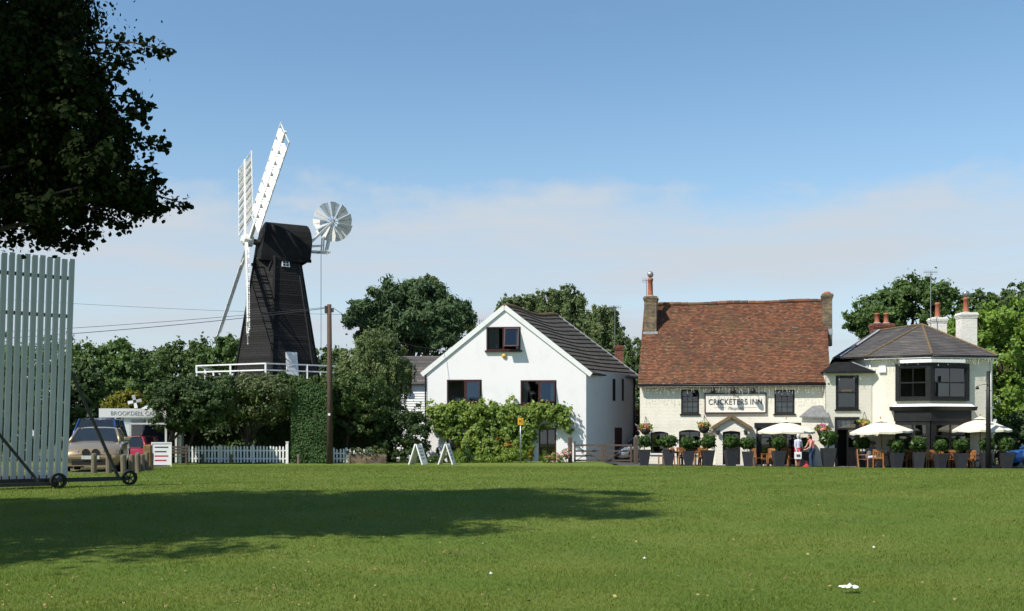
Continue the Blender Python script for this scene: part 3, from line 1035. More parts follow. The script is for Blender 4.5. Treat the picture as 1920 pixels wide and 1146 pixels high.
# ------------------------------------------------------------------ the inn (slate roofed wing)
Lc = Vector((18.75, 57.75, 0)); Cc = Vector(((1743 - CX) / F * 56.3, 56.3, 0)); Rc = Vector(((1861 - CX) / F * 57.2, 57.2, 0))
ZW = -.22
wing = thing('inn_wing', 'two storey cream painted wing with slate roof and black bay windows', 'pub', (Cc.x, Cc.y, ZW))
def ang(a, b): return math.atan2(-(b - a).y, (b - a).x)
WL = Frame(Lc.x, Lc.y, ang(Lc, Cc), ZW); WR = Frame(Cc.x, Cc.y, ang(Cc, Rc), ZW)
KF = Frame(16.45, 57.5, R(-3), ZW)     # link wall with the door
kw = (Vector((18.75, 57.75, 0)) - KF.O).dot(KF.ex) + .12
EH = CZ + (HY - 665) / F * 56.2 - ZW      # eave above base
def wpt(fr, x, z, d=0.0):
    return fr.world(x, d, z) - wing.location
wing.location = (Cc.x, Cc.y, ZW)
lenL, lenR = (Cc - Lc).length, (Rc - Cc).length
WH = {}
ul = WL.loc(1680, 720)[0]; ur = WR.loc(1813, 720)[0]
uz0 = WL.loc(1720, 752)[1]; uz1 = WL.loc(1720, 682)[1]
gz0 = .05; gz1 = WL.loc(1720, 790)[1]
mb = MB()
mb.wall(rect(0, lenL, -.3, EH), [rect(ul + .12, lenL - .15, uz0 + .1, uz1 - .1), rect(ul + .1, lenL - .12, .55, gz1 - .05)], lambda x, z, d: wpt(WL, x, z, d), .2)
mb.wall(rect(0, lenR, -.3, EH), [rect(.15, ur - .12, uz0 + .1, uz1 - .1), rect(.12, ur - .1, .55, gz1 - .05)], lambda x, z, d: wpt(WR, x, z, d), .2)
Bk1 = Rc + WR.ey * 6.0; Bk0 = Lc + Vector((-.3, 6.2, 0)); E0 = Vector((15.6, 61.5, 0))
def wv(p, z): return (p.x - Cc.x, p.y - Cc.y, z)
for a, b in ((Rc, Bk1), (Bk1, Bk0), (Bk0, Lc)):
    mb.face([wv(a, -.3), wv(b, -.3), wv(b, EH), wv(a, EH)])
mb.obj('wall', M['cream_brick_b'], wing)
mb = MB()
inn_c = (Lc + Cc + Rc + Bk1 + Bk0) / 5
for zf in (.0, 2.75):
    mb.face([wv(p.lerp(inn_c, .06), zf) for p in (Lc, Cc, Rc, Bk1, Bk0)])
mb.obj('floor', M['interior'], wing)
# link wall
lkw = KF.rect(1567, 1610, 704, 768); lkd = KF.rect(1565, 1611, 782, 876); lkd = (lkd[0], lkd[1], .0, lkd[3])
KE = KF.loc(1590, 697)[1]
def kconv(x, z, d): return wpt(KF, x, z, d)
mb = MB()
mb.wall(rect(0, kw, -.3, KE), [rect(*lkw), rect(*lkd)], kconv, .15)
mb.face([kconv(0, -.3, 0), kconv(0, KE, 0), kconv(0, KE, 1.2), kconv(0, -.3, 1.2)])
mb.face([kconv(0.1, -.3, 3), kconv(0.1, KE, 3), kconv(kw + 2, KE, 3), kconv(kw + 2, -.3, 3)])
mb.obj('link_wall', M['cream_brick_b'], wing)
mb = MB()
for z_ in (.02, 2.7, KE - .05):
    mb.face([kconv(.05, z_, .16), kconv(kw - .05, z_, .16), kconv(kw - .05, z_, 1.1), kconv(.05, z_, 1.1)])
mb.face([kconv(.05, 0, 1.1), kconv(kw, 0, 1.1), kconv(kw, KE, 1.1), kconv(.05, KE, 1.1)])
for x_ in (.04, kw - .04):
    mb.face([kconv(x_, 0, .16), kconv(x_, 0, 1.1), kconv(x_, KE, 1.1), kconv(x_, KE, .16)])
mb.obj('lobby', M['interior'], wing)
def in_frame(o, fr):
    """place a part built in a facade's own axes on the wing"""
    o.location = fr.O - wing.location
    o.rotation_euler = (0, 0, -fr.th)
    return o
f = in_frame(window(wing, *lkw, M['black_paint'], 1, 2, .05, .14, .03, True, M['black_paint'], proud=.04), KF)
MB().box(lkw[0] + .35, lkw[1] - .35, .06, .075, (lkw[2] + lkw[3]) / 2 + .02, (lkw[2] + lkw[3]) / 2 + .16).obj('brass_plate', M['lichen'], f)
mb = MB()
x0, x1, z0, z1 = lkd
fz = z1 - .62
mb.box(x0, x0 + .14, -.03, .12, z0, z1).box(x1 - .14, x1, -.03, .12, z0, z1).box(x0 + .14, x1 - .14, -.03, .12, z1 - .16, z1).box(x0 + .14, x1 - .14, -.03, .12, fz - .04, fz + .05)
df = in_frame(mb.obj('door_frame', M['black_paint'], wing), KF)
p = MB(); p.face([(x0 + .14, .07, fz + .05), (x1 - .14, .07, fz + .05), (x1 - .14, .07, z1 - .16), (x0 + .14, .07, z1 - .16)]); p.obj('pane', M['glass'], df)
MB().box(x0 + .42, x0 + .62, .1, .11, fz + .1, z1 - .2).box(x0 + .66, x0 + .86, .1, .11, fz + .1, z1 - .2).obj('house_number', M['white_paint'], df)
xm = (x0 + x1) / 2
MB().box(xm + .02, x1 - .14, .05, .1, z0, 1.0).box(xm + .02, xm + .1, .05, .1, 1.0, fz - .04).box(x1 - .22, x1 - .14, .05, .1, 1.0, fz - .04).box(xm + .1, x1 - .22, .05, .1, 1.55, 1.6).obj('door', M['black_paint'], df)
p = MB(); p.face([(xm + .1, .08, 1.0), (x1 - .22, .08, 1.0), (x1 - .22, .08, fz - .04), (xm + .1, .08, fz - .04)]); p.obj('pane', M['glass'], df)
# link roof: low lead-black hip
zt = KF.loc(1583, 679, .9)[1]
mb = MB()
A = [kconv(-.12, KE - .02, -.25), kconv(kw + .1, KE + .02, -.25), kconv(kw + .1, KE + .02, 2.0), kconv(-.12, KE - .02, 1.2)]
T = [kconv(.75, zt, .9), kconv(kw - .7, zt, .9)]
mb.face([A[0], A[1], T[1], T[0]]); mb.face([A[0], T[0], A[3]]); mb.face([A[1], A[2], T[1]]); mb.face([A[3], T[0], T[1], A[2]])
mb.face([A[3], A[2], A[1], A[0]])
lr = mb.obj('link_roof', M['cap_tar'], wing)
MB().beam(Vector(A[0]) + Vector((0, -.02, -.05)), Vector(A[1]) + Vector((0, -.02, -.05)), .08, .1).obj('gutter', M['black_paint'], wing)
MB().beam(Vector(A[1]), Vector(T[1]), .1, .03).obj('flashing', M['lead'], lr)
# main roof
ovr = .28
def off(p, d): return p + d
eL = Lc - WL.ey * ovr - WL.ex * .12; eC = Cc + Vector((.0, -ovr - .08, 0)); eR = Rc - WR.ey * ovr + WR.ex * .1; eB = Bk1 + WR.ex * .1
Ap = at(1729, 609, 60.4); Bp = at(1638, 622, 64.0)
zeW = EH - .02
def q3(p, z): return Vector((p.x - Cc.x, p.y - Cc.y, z))
AP = Vector((Ap.x - Cc.x, Ap.y - Cc.y, Ap.z - ZW)); BP = Vector((Bp.x - Cc.x, Bp.y - Cc.y, Bp.z - ZW))
Ee = at(1560, 672, 61.5); EP = Vector((Ee.x - Cc.x, Ee.y - Cc.y, Ee.z - ZW))
mb = MB()
courses(mb, q3(eL, zeW), q3(eC, zeW), AP, AP, 19)
courses(mb, q3(eC, zeW), q3(eR, zeW), AP, AP, 20)
courses(mb, q3(eR, zeW), q3(eB, zeW), BP + Vector((2.5, .5, 0)), AP, 18)
courses(mb, EP, q3(eL, zeW), AP, BP, 20)
mb.obj('roof_slates', M['slate'], wing)
mb = MB()
dn = Vector((0, 0, -.05))
for fc in ([q3(eL, zeW), q3(eC, zeW), AP], [q3(eC, zeW), q3(eR, zeW), AP], [q3(eR, zeW), q3(eB, zeW), BP + Vector((2.5, .5, 0)), AP], [EP, q3(eL, zeW), AP, BP], [BP, AP, BP + Vector((2.5, .5, 0))], [EP, BP, BP + Vector((2.5, .5, 0)), q3(eB, zeW), q3(Bk0, zeW)]):
    mb.face([Vector(p) + dn for p in fc])
mb.obj('roof', M['slate'], wing)
for a, b in ((q3(eL, zeW), AP), (q3(eC, zeW), AP), (q3(eR, zeW), AP), (AP, BP)):
    mbh = MB()
    nn = 14
    for k in range(nn):
        pa_, pb_ = a.lerp(b, k / nn), a.lerp(b, (k + .94) / nn)
        mbh.path([pa_ + Vector((0, 0, .03)), pb_ + Vector((0, 0, .035))], .06, 6)
    mbh.obj('hip_tiles', M['lichen'], wing)
MB().beam(BP.lerp(AP, .15) + Vector((-.1, -.15, .05)), EP.lerp(q3(eL, zeW), .25) + Vector((0, 0, .1)), .16, .03).obj('flashing', M['lead'], wing)
for a, b in ((eL, eC), (eC, eR)):
    MB().path([q3(a, zeW - .06), q3(b, zeW - .06)], .055, 8).obj('gutter', M['black_paint'], wing, True)
    MB().beam(q3(a, zeW - .14) + Vector((0, .1, 0)), q3(b, zeW - .14) + Vector((0, .1, 0)), .2, .03).obj('soffit', M['white_paint'], wing)
x = WR.loc(1857, 760)[0]
in_frame(MB().path([(lenR - .12, -.05, 0), (lenR - .12, -.05, EH - .3), (lenR - .05, -.25, EH - .1)], .045, 8).obj('downpipe', M['white_paint'], wing, True), WR)
x = WL.loc(1632, 760)[0]
in_frame(MB().box(x + .45, x + .8, -.12, 0, EH - .85, EH - .5).obj('floodlight', M['white_paint'], wing), WL)
in_frame(MB().path([(.08, -.04, .3), (.08, -.04, EH - .3)], .04, 8).obj('downpipe', M['white_paint'], wing, True), WL)
# bay: black joinery wrapping the corner, upper and lower
def bay(fr, x0, x1, z0, z1, px_, pn, corner_at_end, up):
    """one side of the bay, projecting px_ from the wall"""
    t = MB()
    fw = .2
    t.box(x0, x0 + fw, -px_, .02, z0, z1).box(x1 - fw, x1, -px_, .02, z0, z1)
    t.box(x0 + fw, x1 - fw, -px_, .02, z0, z0 + .16).box(x0 + fw, x1 - fw, -px_, .02, z1 - .2, z1)
    o = in_frame(t.obj('bay_frame', M['black_paint'], wing), fr)
    ix0, ix1, iz0, iz1 = x0 + fw, x1 - fw, z0 + .16, z1 - .2
    if up:
        zm = (iz0 + iz1) / 2
        s = MB().box(ix0, ix1, -px_ + .04, -px_ + .09, zm - .035, zm + .035).box(ix0, ix0 + .06, -px_ + .041, -px_ + .09, iz0, iz1).box(ix1 - .06, ix1, -px_ + .041, -px_ + .09, iz0, iz1).box(ix0, ix1, -px_ + .042, -px_ + .09, iz0, iz0 + .07).box(ix0, ix1, -px_ + .042, -px_ + .09, iz1 - .06, iz1)
        xm_ = (ix0 + ix1) / 2
        s.box(xm_ - .015, xm_ + .015, -px_ + .045, -px_ + .085, iz0, iz1)
        s.obj('sash', M['black_paint'], o)
        cells = [(ix0, xm_, iz0, zm), (xm_, ix1, iz0, zm), (ix0, xm_, zm, iz1), (xm_, ix1, zm, iz1)]
    else:
        n_ = 2
        s = MB()
        for k in range(1, n_):
            xx = ix0 + (ix1 - ix0) * k / n_
            s.box(xx - .05, xx + .05, -px_ + .03, -px_ + .1, iz0, iz1)
        zt_ = iz1 - .55
        s.box(ix0, ix1, -px_ + .031, -px_ + .1, zt_ - .03, zt_ + .03)
        s.obj('glazing_bars', M['black_paint'], o)
        cells = [(ix0 + (ix1 - ix0) * k / n_, ix0 + (ix1 - ix0) * (k + 1) / n_, a, b) for k in range(n_) for a, b in ((iz0, zt_), (zt_, iz1))]
    for a, b, c, d in cells:
        e1, e2 = rnd.uniform(-.01, .01), rnd.uniform(-.01, .01)
        g = MB(); g.face([(a, -px_ + .06 + e1, c), (b, -px_ + .06 - e1, c), (b, -px_ + .06 - e1 + e2, d), (a, -px_ + .06 + e1 + e2, d)]); g.obj('pane', M['glass'], o)
    return o
bay(WL, ul, lenL + .08, uz0, uz1, .22, 1, True, True)
bay(WR, -.08, ur, uz0, uz1, .22, 1, False, True)
bay(WL, ul, lenL + .05, .5, gz1, .25, 2, True, False)
bay(WR, -.05, ur, .5, gz1, .25, 2, False, False)
def strip(name, m, out, z0, z1, xl, xr, bev=0.0, lower_out=None):
    lo = out if lower_out is None else lower_out
    o0 = (WL.world(xl, 0), WL.world(xl, -out), WR.world(xr, -out), WR.world(xr, 0))
    nrm = (WL.ey + WR.ey).normalized()
    k = 1 / max(.3, WL.ey.dot(nrm))
    cO = Cc - nrm * out * k; cL = Cc - nrm * lo * k
    mb_ = MB()
    def v(p, z): return (p.x - Cc.x, p.y - Cc.y, z)
    def side(a, b, a2, b2, ai, bi):
        mb_.hexa([v(a2, z0), v(b2, z0), v(bi, z0), v(ai, z0), v(a, z1), v(b, z1), v(bi, z1), v(ai, z1)])
    side(WL.world(xl, -out), cO, WL.world(xl, -lo), cL, WL.world(xl, .03), Cc + nrm * .03)
    side(cO, WR.world(xr, -out), cL, WR.world(xr, -lo), Cc + nrm * .03, WR.world(xr, .03))
    return mb_.obj(name, m, wing)
cz0, cz1 = WL.loc(1720, 770)[1], WL.loc(1720, 762)[1]
strip('cornice', M['black_paint'], .52, cz0, cz1 - .02, ul - .25, ur + .28, lower_out=.40)
strip('cornice_lead', M['white_paint'], .20, cz1 - .018, WL.loc(1720, 757.5)[1], ul - .1, ur + .12, lower_out=.50)
strip('frieze', M['black_paint'], .3, gz1 + .002, cz0 - .002, ul - .05, ur + .05)
strip('stall_riser', M['black_paint'], .28, -.2, .498, ul, ur)
strip('awning_box', M['white_paint'], .36, uz1 + .03, uz1 + .2, ul + .25, ur - .35)
x = WL.loc(1690, 700)[0]
# chimneys of the wing
def wing_chimney(pxc, Y, py_top, py_bot, wpx, d, m, pots, pot_h, cowl=False):
    a = at(pxc, py_top, Y); b = at(pxc, py_bot, Y)
    c_ = brick_stack(wing, 'chimney', a.x - Cc.x, a.y - Cc.y, wpx / F * Y, d, b.z - ZW - .5, a.z - ZW, m)
    for k, dx in enumerate(pots):
        chimney_pot(c_, a.x - Cc.x + dx, a.y - Cc.y, a.z - ZW, pot_h, .15, cowl)
wing_chimney(1653, 65.0, 607, 628, 38, .7, M['brick_red'], (-.27, .27), .62)
wing_chimney(1758, 61.8, 596, 622, 26, .7, M['white_brick'], (0,), .85)
wing_chimney(1812, 60.6, 587, 655, 29, .8, M['white_brick'], (-.03,), .85, True)
a = at(1745, 610, 61.0)
aerial(wing, (a.x - Cc.x, a.y - Cc.y, a.z - ZW - .2), 3.2, .35)
icicles('icicle_lights', 'white icicle lights over the left window of the slate roofed wing', (lenL * .02, -ovr - .05, EH - .12), (lenL, -ovr - .05, EH - .12), WL.O, -WL.th, 8, .45)
icicles('icicle_lights', 'white icicle lights over the right window of the slate roofed wing', (0, -ovr - .05, EH - .12), (lenR, -ovr - .05, EH - .12), WR.O, -WR.th, 9, .45)
icicles('icicle_lights', 'short run of icicle lights above the window over the black door', (lkw[0], -.2, KE - .05), (lkw[1], -.2, KE - .05), KF.O, -KF.th, 10, .4)

# ------------------------------------------------------------------ white house
ZH = -.06
HF = Frame((800 - CX) / F * 62.5, 62.5, R(5), ZH)
HW = HF.loc(1099, 700)[0]
HE = HF.loc(800, 697)[1]
hap = HF.loc(946, 574)
house = thing('white_house', 'white rendered gabled house with dark tiled roof and climber over its front', 'house', HF.O, -HF.th)
hx, hz = hap
HE2 = HF.loc(1099, 697)[1]
gw = HF.rect(912, 976, 613, 657); w1 = HF.rect(838, 903, 712, 757); w2 = HF.rect(976, 1043, 713, 757)
d1 = HF.rect(1010, 1043, 803, 866); d1 = (d1[0], d1[1], .02, d1[3])
d2 = HF.rect(838, 868, 812, 866); d2 = (d2[0], d2[1], .02, d2[3])
# plan: side wall swings round in a curve to the back
sh = Vector((2.75, 4.6))           # how far the back stands to the right of and behind the front
def sidept(t):
    """curved right hand wall in plan"""
    a = Vector((HW, 0)); b = Vector((HW, 0)) + sh
    bow = math.sin(math.pi * t) * .4
    nrm = Vector((sh.y, -sh.x)).normalized()
    return a.lerp(b, t) + nrm * bow
mb = MB()
mb.wall([(0, -.3), (HW, -.3), (HW, HE2), (hx, hz - .12), (0, HE)], [rect(*q) for q in (gw, w1, w2, d1, d2)], conv_y, .14)
mb.face([(0, 0, -.3), (0, 0, HE), (sh.x, sh.y, HE), (sh.x, sh.y, -.3)])
mb.face([(sh.x, sh.y, -.3), (HW + sh.x, sh.y, -.3), (HW + sh.x, sh.y, HE2), (hx + sh.x, sh.y, hz - .2), (sh.x, sh.y, HE)])
mb.obj('wall', M['white_render'], house)
mb = MB()
ns = 24
base = 0
for k in range(ns + 1):
    p = sidept(k / ns)
    mb.v += [(p.x, p.y, -.3), (p.x, p.y, HE2 + .02)]
for k in range(ns):
    mb.f.append((2 * k, 2 * k + 2, 2 * k + 3, 2 * k + 1)); mb.m.append(0)
mb.obj('curved_wall', M['white_render'], house, True)
for t0, zA, zB, wd_ in ((.44, HF.loc(1131, 752, 2)[1], HF.loc(1131, 711, 2)[1], .2), (.64, HF.loc(1131, 752, 3)[1], HF.loc(1131, 711, 3)[1], .2)):
    p = sidept(t0); q = sidept(t0 + .06); dr_ = (q - p).normalized(); nr = Vector((dr_.y, -dr_.x))
    p0 = p + nr * .012 - dr_ * wd_ * .5; p1 = p + nr * .012 + dr_ * wd_ * .9
    g = MB()
    g.hexa([(p0.x, p0.y, zA), (p1.x, p1.y, zA), (p1.x - nr.x * .1, p1.y - nr.y * .1, zA), (p0.x - nr.x * .1, p0.y - nr.y * .1, zA), (p0.x, p0.y, zB), (p1.x, p1.y, zB), (p1.x - nr.x * .1, p1.y - nr.y * .1, zB), (p0.x - nr.x * .1, p0.y - nr.y * .1, zB)])
    wdw = g.obj('slit_window', M['brown_upvc'], house, fixn=True)
    a_ = p0 + nr * .012 + dr_ * .05; b_ = p1 + nr * .012 - dr_ * .05
    g = MB(); g.face([(a_.x, a_.y, zA + .06), (b_.x, b_.y, zA + .06), (b_.x, b_.y, zB - .06), (a_.x, a_.y, zB - .06)])
    g.obj('pane', M['black_paint'], wdw)
p = sidept(.46); q = sidept(.62); dr_ = (q - p).normalized(); nr = Vector((dr_.y, -dr_.x)); p = p + nr * .02; q = q + nr * .02
dt = HF.loc(1138, 802, 2.2)[1]
g = MB(); g.hexa([(p.x, p.y, 0), (q.x, q.y, 0), (q.x - nr.x * .1, q.y - nr.y * .1, 0), (p.x - nr.x * .1, p.y - nr.y * .1, 0), (p.x, p.y, dt), (q.x, q.y, dt), (q.x - nr.x * .1, q.y - nr.y * .1, dt), (p.x - nr.x * .1, p.y - nr.y * .1, dt)])
g.obj('side_door', M['brown_upvc'], house, fixn=True)
MB().box(.2, HW, .15, 3.5, -.1, 0).box(.2, HW, .3, 3.5, 2.55, 2.7).box(.8, HW - .4, .3, 3.5, HE - .02, HE + .08).box(.3, HW + 1, 3.4, 3.5, 0, HE).obj('floor', M['interior'], house)
# windows: a fixed light and a light hung open at the top
def casement(q, split, opens, curtains):
    x0, x1, z0, z1 = q
    xs = x0 + (x1 - x0) * split
    fr_ = .075
    mb_ = MB()
    mb_.box(x0, x1, -.02, .1, z0, z0 + fr_).box(x0, x1, -.02, .1, z1 - fr_, z1).box(x0, x0 + fr_, -.019, .1, z0 + fr_, z1 - fr_).box(x1 - fr_, x1, -.019, .1, z0 + fr_, z1 - fr_).box(xs - fr_ * .7, xs + fr_ * .7, -.018, .1, z0 + fr_, z1 - fr_)
    o = mb_.obj('window', M['brown_upvc'], house)
    MB().box(x0 - .08, x1 + .1, -.14, .05, z0 - .09, z0 - .003).obj('sill', M['brown_upvc'], o)
    g_ = MB(); g_.face([(x0 + fr_, .03, z0 + fr_), (xs - fr_ * .7, .03, z0 + fr_), (xs - fr_ * .7, .035, z1 - fr_), (x0 + fr_, .035, z1 - fr_)]); g_.obj('pane', M['glass'], o)
    # hinged light
    a, b, zt_, hh_ = xs + fr_ * .7, x1 - fr_, z1 - fr_, z1 - z0 - 2 * fr_
    s_ = MB().box(0, b - a, -.045, -.005, -hh_, -hh_ + .07).box(0, b - a, -.045, -.005, -.07, 0).box(0, .07, -.044, -.006, -hh_ + .07, -.07).box(b - a - .07, b - a, -.044, -.006, -hh_ + .07, -.07)
    so_ = s_.obj('opening_light', M['brown_upvc'], o)
    g_ = MB(); g_.face([(.07, -.02, -hh_ + .07), (b - a - .07, -.02, -hh_ + .07), (b - a - .07, -.02, -.07), (.07, -.02, -.07)]); g_.obj('pane', M['glass'], so_)
    so_.location = (a, -.02, zt_); so_.rotation_euler = (-opens, 0, 0)
    for c0, c1 in curtains:
        qn = MB(); nn = 10
        for k in range(nn):
            xa = x0 + (x1 - x0) * (c0 + (c1 - c0) * k / nn); xb = x0 + (x1 - x0) * (c0 + (c1 - c0) * (k + 1) / nn)
            ya = .2 + .03 * math.sin(k * 2.1); yb = .2 + .03 * math.sin((k + 1) * 2.1)
            qn.face([(xa, ya, z0), (xb, yb, z0), (xb, yb, z1), (xa, ya, z1)])
        qn.obj('curtain', M['curtain'], o)
    return o
casement(gw, .5, R(24), [(.05, .36), (.86, .97)])
casement(w1, .52, R(6), [(.92, .99)])
casement(w2, .52, R(10), [(.03, .2), (.84, .97)])
for q, hh_ in ((w2, .3), (w1, .5), (gw, .25)):
    v_ = MB().lathe([(.07, 0), (.1, .06), (.05, .2), (.035, .26), (.06, .3)], 10, (q[0] + (q[1] - q[0]) * .3, .14, q[2] + .08)).obj('vase', M['white_paint'], house, True)
for q in (d1, d2):
    x0, x1, z0, z1 = q
    o = MB().box(x0, x0 + .09, .01, .12, z0, z1).box(x1 - .09, x1, .01, .12, z0, z1).box(x0 + .09, x1 - .09, .01, .12, z1 - .09, z1).box(x0 + .09, x1 - .09, .03, .1, z0, z0 + .2).box((x0 + x1) / 2 - .04, (x0 + x1) / 2 + .04, .031, .1, z0, z1 - .09).obj('french_door', M['brown_upvc'], house)
    g = MB(); g.face([(x0 + .09, .06, z0 + .2), (x1 - .09, .06, z0 + .2), (x1 - .09, .06, z1 - .09), (x0 + .09, .06, z1 - .09)]); g.obj('pane', M['glass'], o)
# roof with sagging courses
ro = .02
def hrf(side, u, v):
    """u front to back, v eave to ridge"""
    e = Vector((HW + .28, -ro, HE2 - .12)) if side > 0 else Vector((-.28, -ro, HE - .12))
    eb = e + Vector((sh.x + .12, sh.y + .25, 0)); rf = Vector((hx, -ro, hz)); rb = rf + Vector((sh.x, sh.y + .25, -.06))
    p = e.lerp(eb, u).lerp(rf.lerp(rb, u), v)
    if side > 0:
        p = p + Vector((0, 0, -.20 * math.sin(math.pi * min(1, u * 1.0)) ** 2 * v * u * 1.6 + .025 * math.sin(u * 9) * v))
    return p
for side in (1, -1):
    nc = 15
    for k in range(nc):
        mb = MB()
        nu = 12
        v0, v1 = k / nc, min(1, (k + 1.1) / nc)
        lift = Vector((.03 * side, 0, .065))
        for i in range(nu):
            u0, u1 = i / nu, (i + 1) / nu
            a, b, c, d = hrf(side, u0, v0), hrf(side, u1, v0), hrf(side, u1, v1), hrf(side, u0, v1)
            mb.face([a + lift, b + lift, c + Vector((0, 0, .008)), d + Vector((0, 0, .008))])
            mb.face([a - lift * .3, b - lift * .3, b + lift, a + lift])
        mb.face([hrf(side, 0, v0) + lift, hrf(side, 0, v1), hrf(side, 0, v0) - lift * .3])
        mb.obj('tile_course', M['concrete_tile'], house)
    mb = MB()
    mb.face([hrf(side, 0, 0) - Vector((0, 0, .05)), hrf(side, 1, 0) - Vector((0, 0, .05)), hrf(side, 1, 1) - Vector((0, 0, .25)), hrf(side, 0, 1) - Vector((0, 0, .05))])
    mb.obj('roof_underlay', M['concrete_tile'], house)
    # white barge boards front and back
    a, b = hrf(side, 0, 0), hrf(side, 0, 1)
    MB().beam(a + Vector((0, -.04, -.06)), b + Vector((0, -.04, -.06)), .05, .26, (0, 0, 1)).obj('bargeboard', M['white_paint'], house)
    a, b = hrf(side, 1, 0), hrf(side, 1, 1)
    MB().beam(a + Vector((0, .03, .04)), b + Vector((0, .03, .04)), .07, .14, (0, 0, 1)).obj('verge', M['lead'], house)
for k in range(13):
    a, b = hrf(1, k / 13, 1), hrf(1, (k + .96) / 13, 1)
    MB().path([a + Vector((0, 0, .03)), b + Vector((0, 0, .035))], .12, 8).obj('ridge_tile', M['lichen'], house)
a, b = hrf(1, .03, 0), hrf(1, 1, 0)
MB().path([a + Vector((.05, 0, -.02)), b + Vector((.05, 0, -.02))], .05, 8).obj('gutter', M['black_paint'], house, True)
MB().path([(-.06, -.04, -.1), (-.06, -.04, HE - .25), (-.2, -.02, HE - .1)], .045, 8).obj('downpipe', M['black_paint'], house, True)
pb = sidept(1.0)
MB().path([(pb.x + .05, pb.y - .02, -.1), (pb.x + .05, pb.y - .02, HE2 - .1)], .06, 8).obj('downpipe', M['black_paint'], house, True)
x, z = HF.loc(945, 667, -.1)
MB().lathe([(.12, 0), (.14, .05), (.1, .1)], 14, (0, 0, 0)).obj('alarm_box', M['orangeflower'], house, True)
ab = bpy.data.objects[-1] if False else [o for o in house.children if o.name.startswith('alarm_box')][0]
ab.location = (x, -.005, z); ab.rotation_euler = (R(90), 0, 0)
ab.data.materials.clear(); ab.data.materials.append(mat('yellow alarm cover', (.62, .42, .08), .5))
MB().box(4.0, 4.25, sh.y + .6, sh.y + 1.0, HE, HE + .2).obj('vent', M['white_paint'], house) if False else None
a = hrf(-1, .35, .45)
aerial(house, a, 1.5, .35)
# brick chimney and tall aerial behind the right eave
c = HF.loc(1161, 650, 6.0)
chs = brick_stack(house, 'chimney', c[0], 6.0, .5, .5, HE2 - 1.2, HF.loc(1161, 648, 6.0)[1], M['brick_red'])
c = HF.loc(1153, 575, 6.2)
aerial(house, (c[0], 6.2, HE2 - .5), c[1] - HE2 + .5, .35)
# climber over the front
def blob(name, label, cat, fr, lst, n, leaf, m, seed, base=None, group=None, sub=14):
    pass
rng = np.random.default_rng(21)
lob = []
def hl(px, py, rx, rz, y=-.35, ry=.4):
    x, z = HF.loc(px, py, y)
    s = 62.5 / F
    lob.append((x, y, z, rx * s, ry, rz * s))
for px in range(815, 1046, 18):
    hl(px, 782 + 5 * math.sin(px * .09), 20, 24)
    hl(px + 8, 770 + 3 * math.sin(px * .13), 18, 13)
for px, py in ((815, 796), (830, 802), (1052, 784), (1058, 780), (850, 805)):
    hl(px, py, 14, 18)
for px in range(884, 990, 17):
    for py in (812, 830, 848):
        hl(px + rnd.uniform(-6, 6), py, 17, 18, -.45, .5)
for px, py in ((1000, 806), (990, 815), (855, 818)):
    hl(px, py, 13, 16)
hl(1040, 776, 20, 14); hl(1062, 794, 6, 14); hl(1066, 806, 5, 9)
t = thing('climbing_plant', 'bushy green climber trained across the front of the white house', 'climber', HF.O, -HF.th)
P, D = crown_pts(lob, 23000, rng, 14, .42, .75)
P[:, 1] = np.minimum(P[:, 1], -.02)
P += rng.normal(size=P.shape) * np.where(rng.random(len(P)) < .25, .10, .02)[:, None]
P[:, 1] = np.minimum(P[:, 1], -.02)
np_mesh('foliage', leaves(P, D + np.array([-.1, -.5, .3]), .13, rng, 1.3), 4, M['climber'], t)
mb = MB()
for px in (880, 905, 930, 955, 975):
    x, z = HF.loc(px, 800, -.25)
    mb.path([(x, -.3, 0), (x + .1, -.25, 1.2), (x - .05, -.2, z + .4)], [.05, .04, .02], 6)
mb.obj('stem', M['bark'], t)
P, D = crown_pts([(HF.loc(945, 830)[0], -.95, 1.0, .6, .25, .4), (HF.loc(960, 838)[0], -.95, .8, .5, .25, .3)], 130, rng, 10, .5)
np_mesh('berries', leaves(P, D, .06, rng, 1.0), 4, M['orangeflower'], t)

# ------------------------------------------------------------------ weatherboarded cottage behind
CF = Frame((700 - CX) / F * 70, 70, R(4), -.1)
cot = thing('weatherboard_cottage', 'white weatherboarded cottage with slate roof behind the white house', 'house', CF.O, -CF.th)
CE = CF.loc(780, 719)[1]
for k in range(int(CE / .16) + 1):
    z0 = k * .16
    mb = MB()
    mb.hexa([(0, -.045, z0), (6.5, -.045, z0), (6.5, 0, z0), (0, 0, z0), (0, -.008, z0 + .175), (6.5, -.008, z0 + .175), (6.5, 0, z0 + .175), (0, 0, z0 + .175)])
    mb.obj('weatherboard', M['white_paint'], cot)
MB().box(0, 6.5, .001, 5, -.3, CE).obj('wall', M['white_paint'], cot)
zr = CF.loc(780, 668, 2.5)[1]
mb = MB()
courses(mb, (-.2, -.3, CE - .05), (6.7, -.3, CE - .05), (6.7, 2.5, zr), (-.2, 2.5, zr), 18)
courses(mb, (-.2, 5.3, CE - .05), (6.7, 5.3, CE - .05), (6.7, 2.5, zr), (-.2, 2.5, zr), 6)
mb.face([(0, 0, CE), (0, 5, CE), (0, 2.5, zr - .05)]); mb.face([(6.5, 0, CE), (6.5, 5, CE), (6.5, 2.5, zr - .05)])
mb.obj('roof', M['slate'], cot)
x, z = CF.loc(764, 731, -.1)
MB().box(x - .18, x + .18, -.3, -.05, z - .12, z + .12).obj('wall_box', M['lichen'], cot)


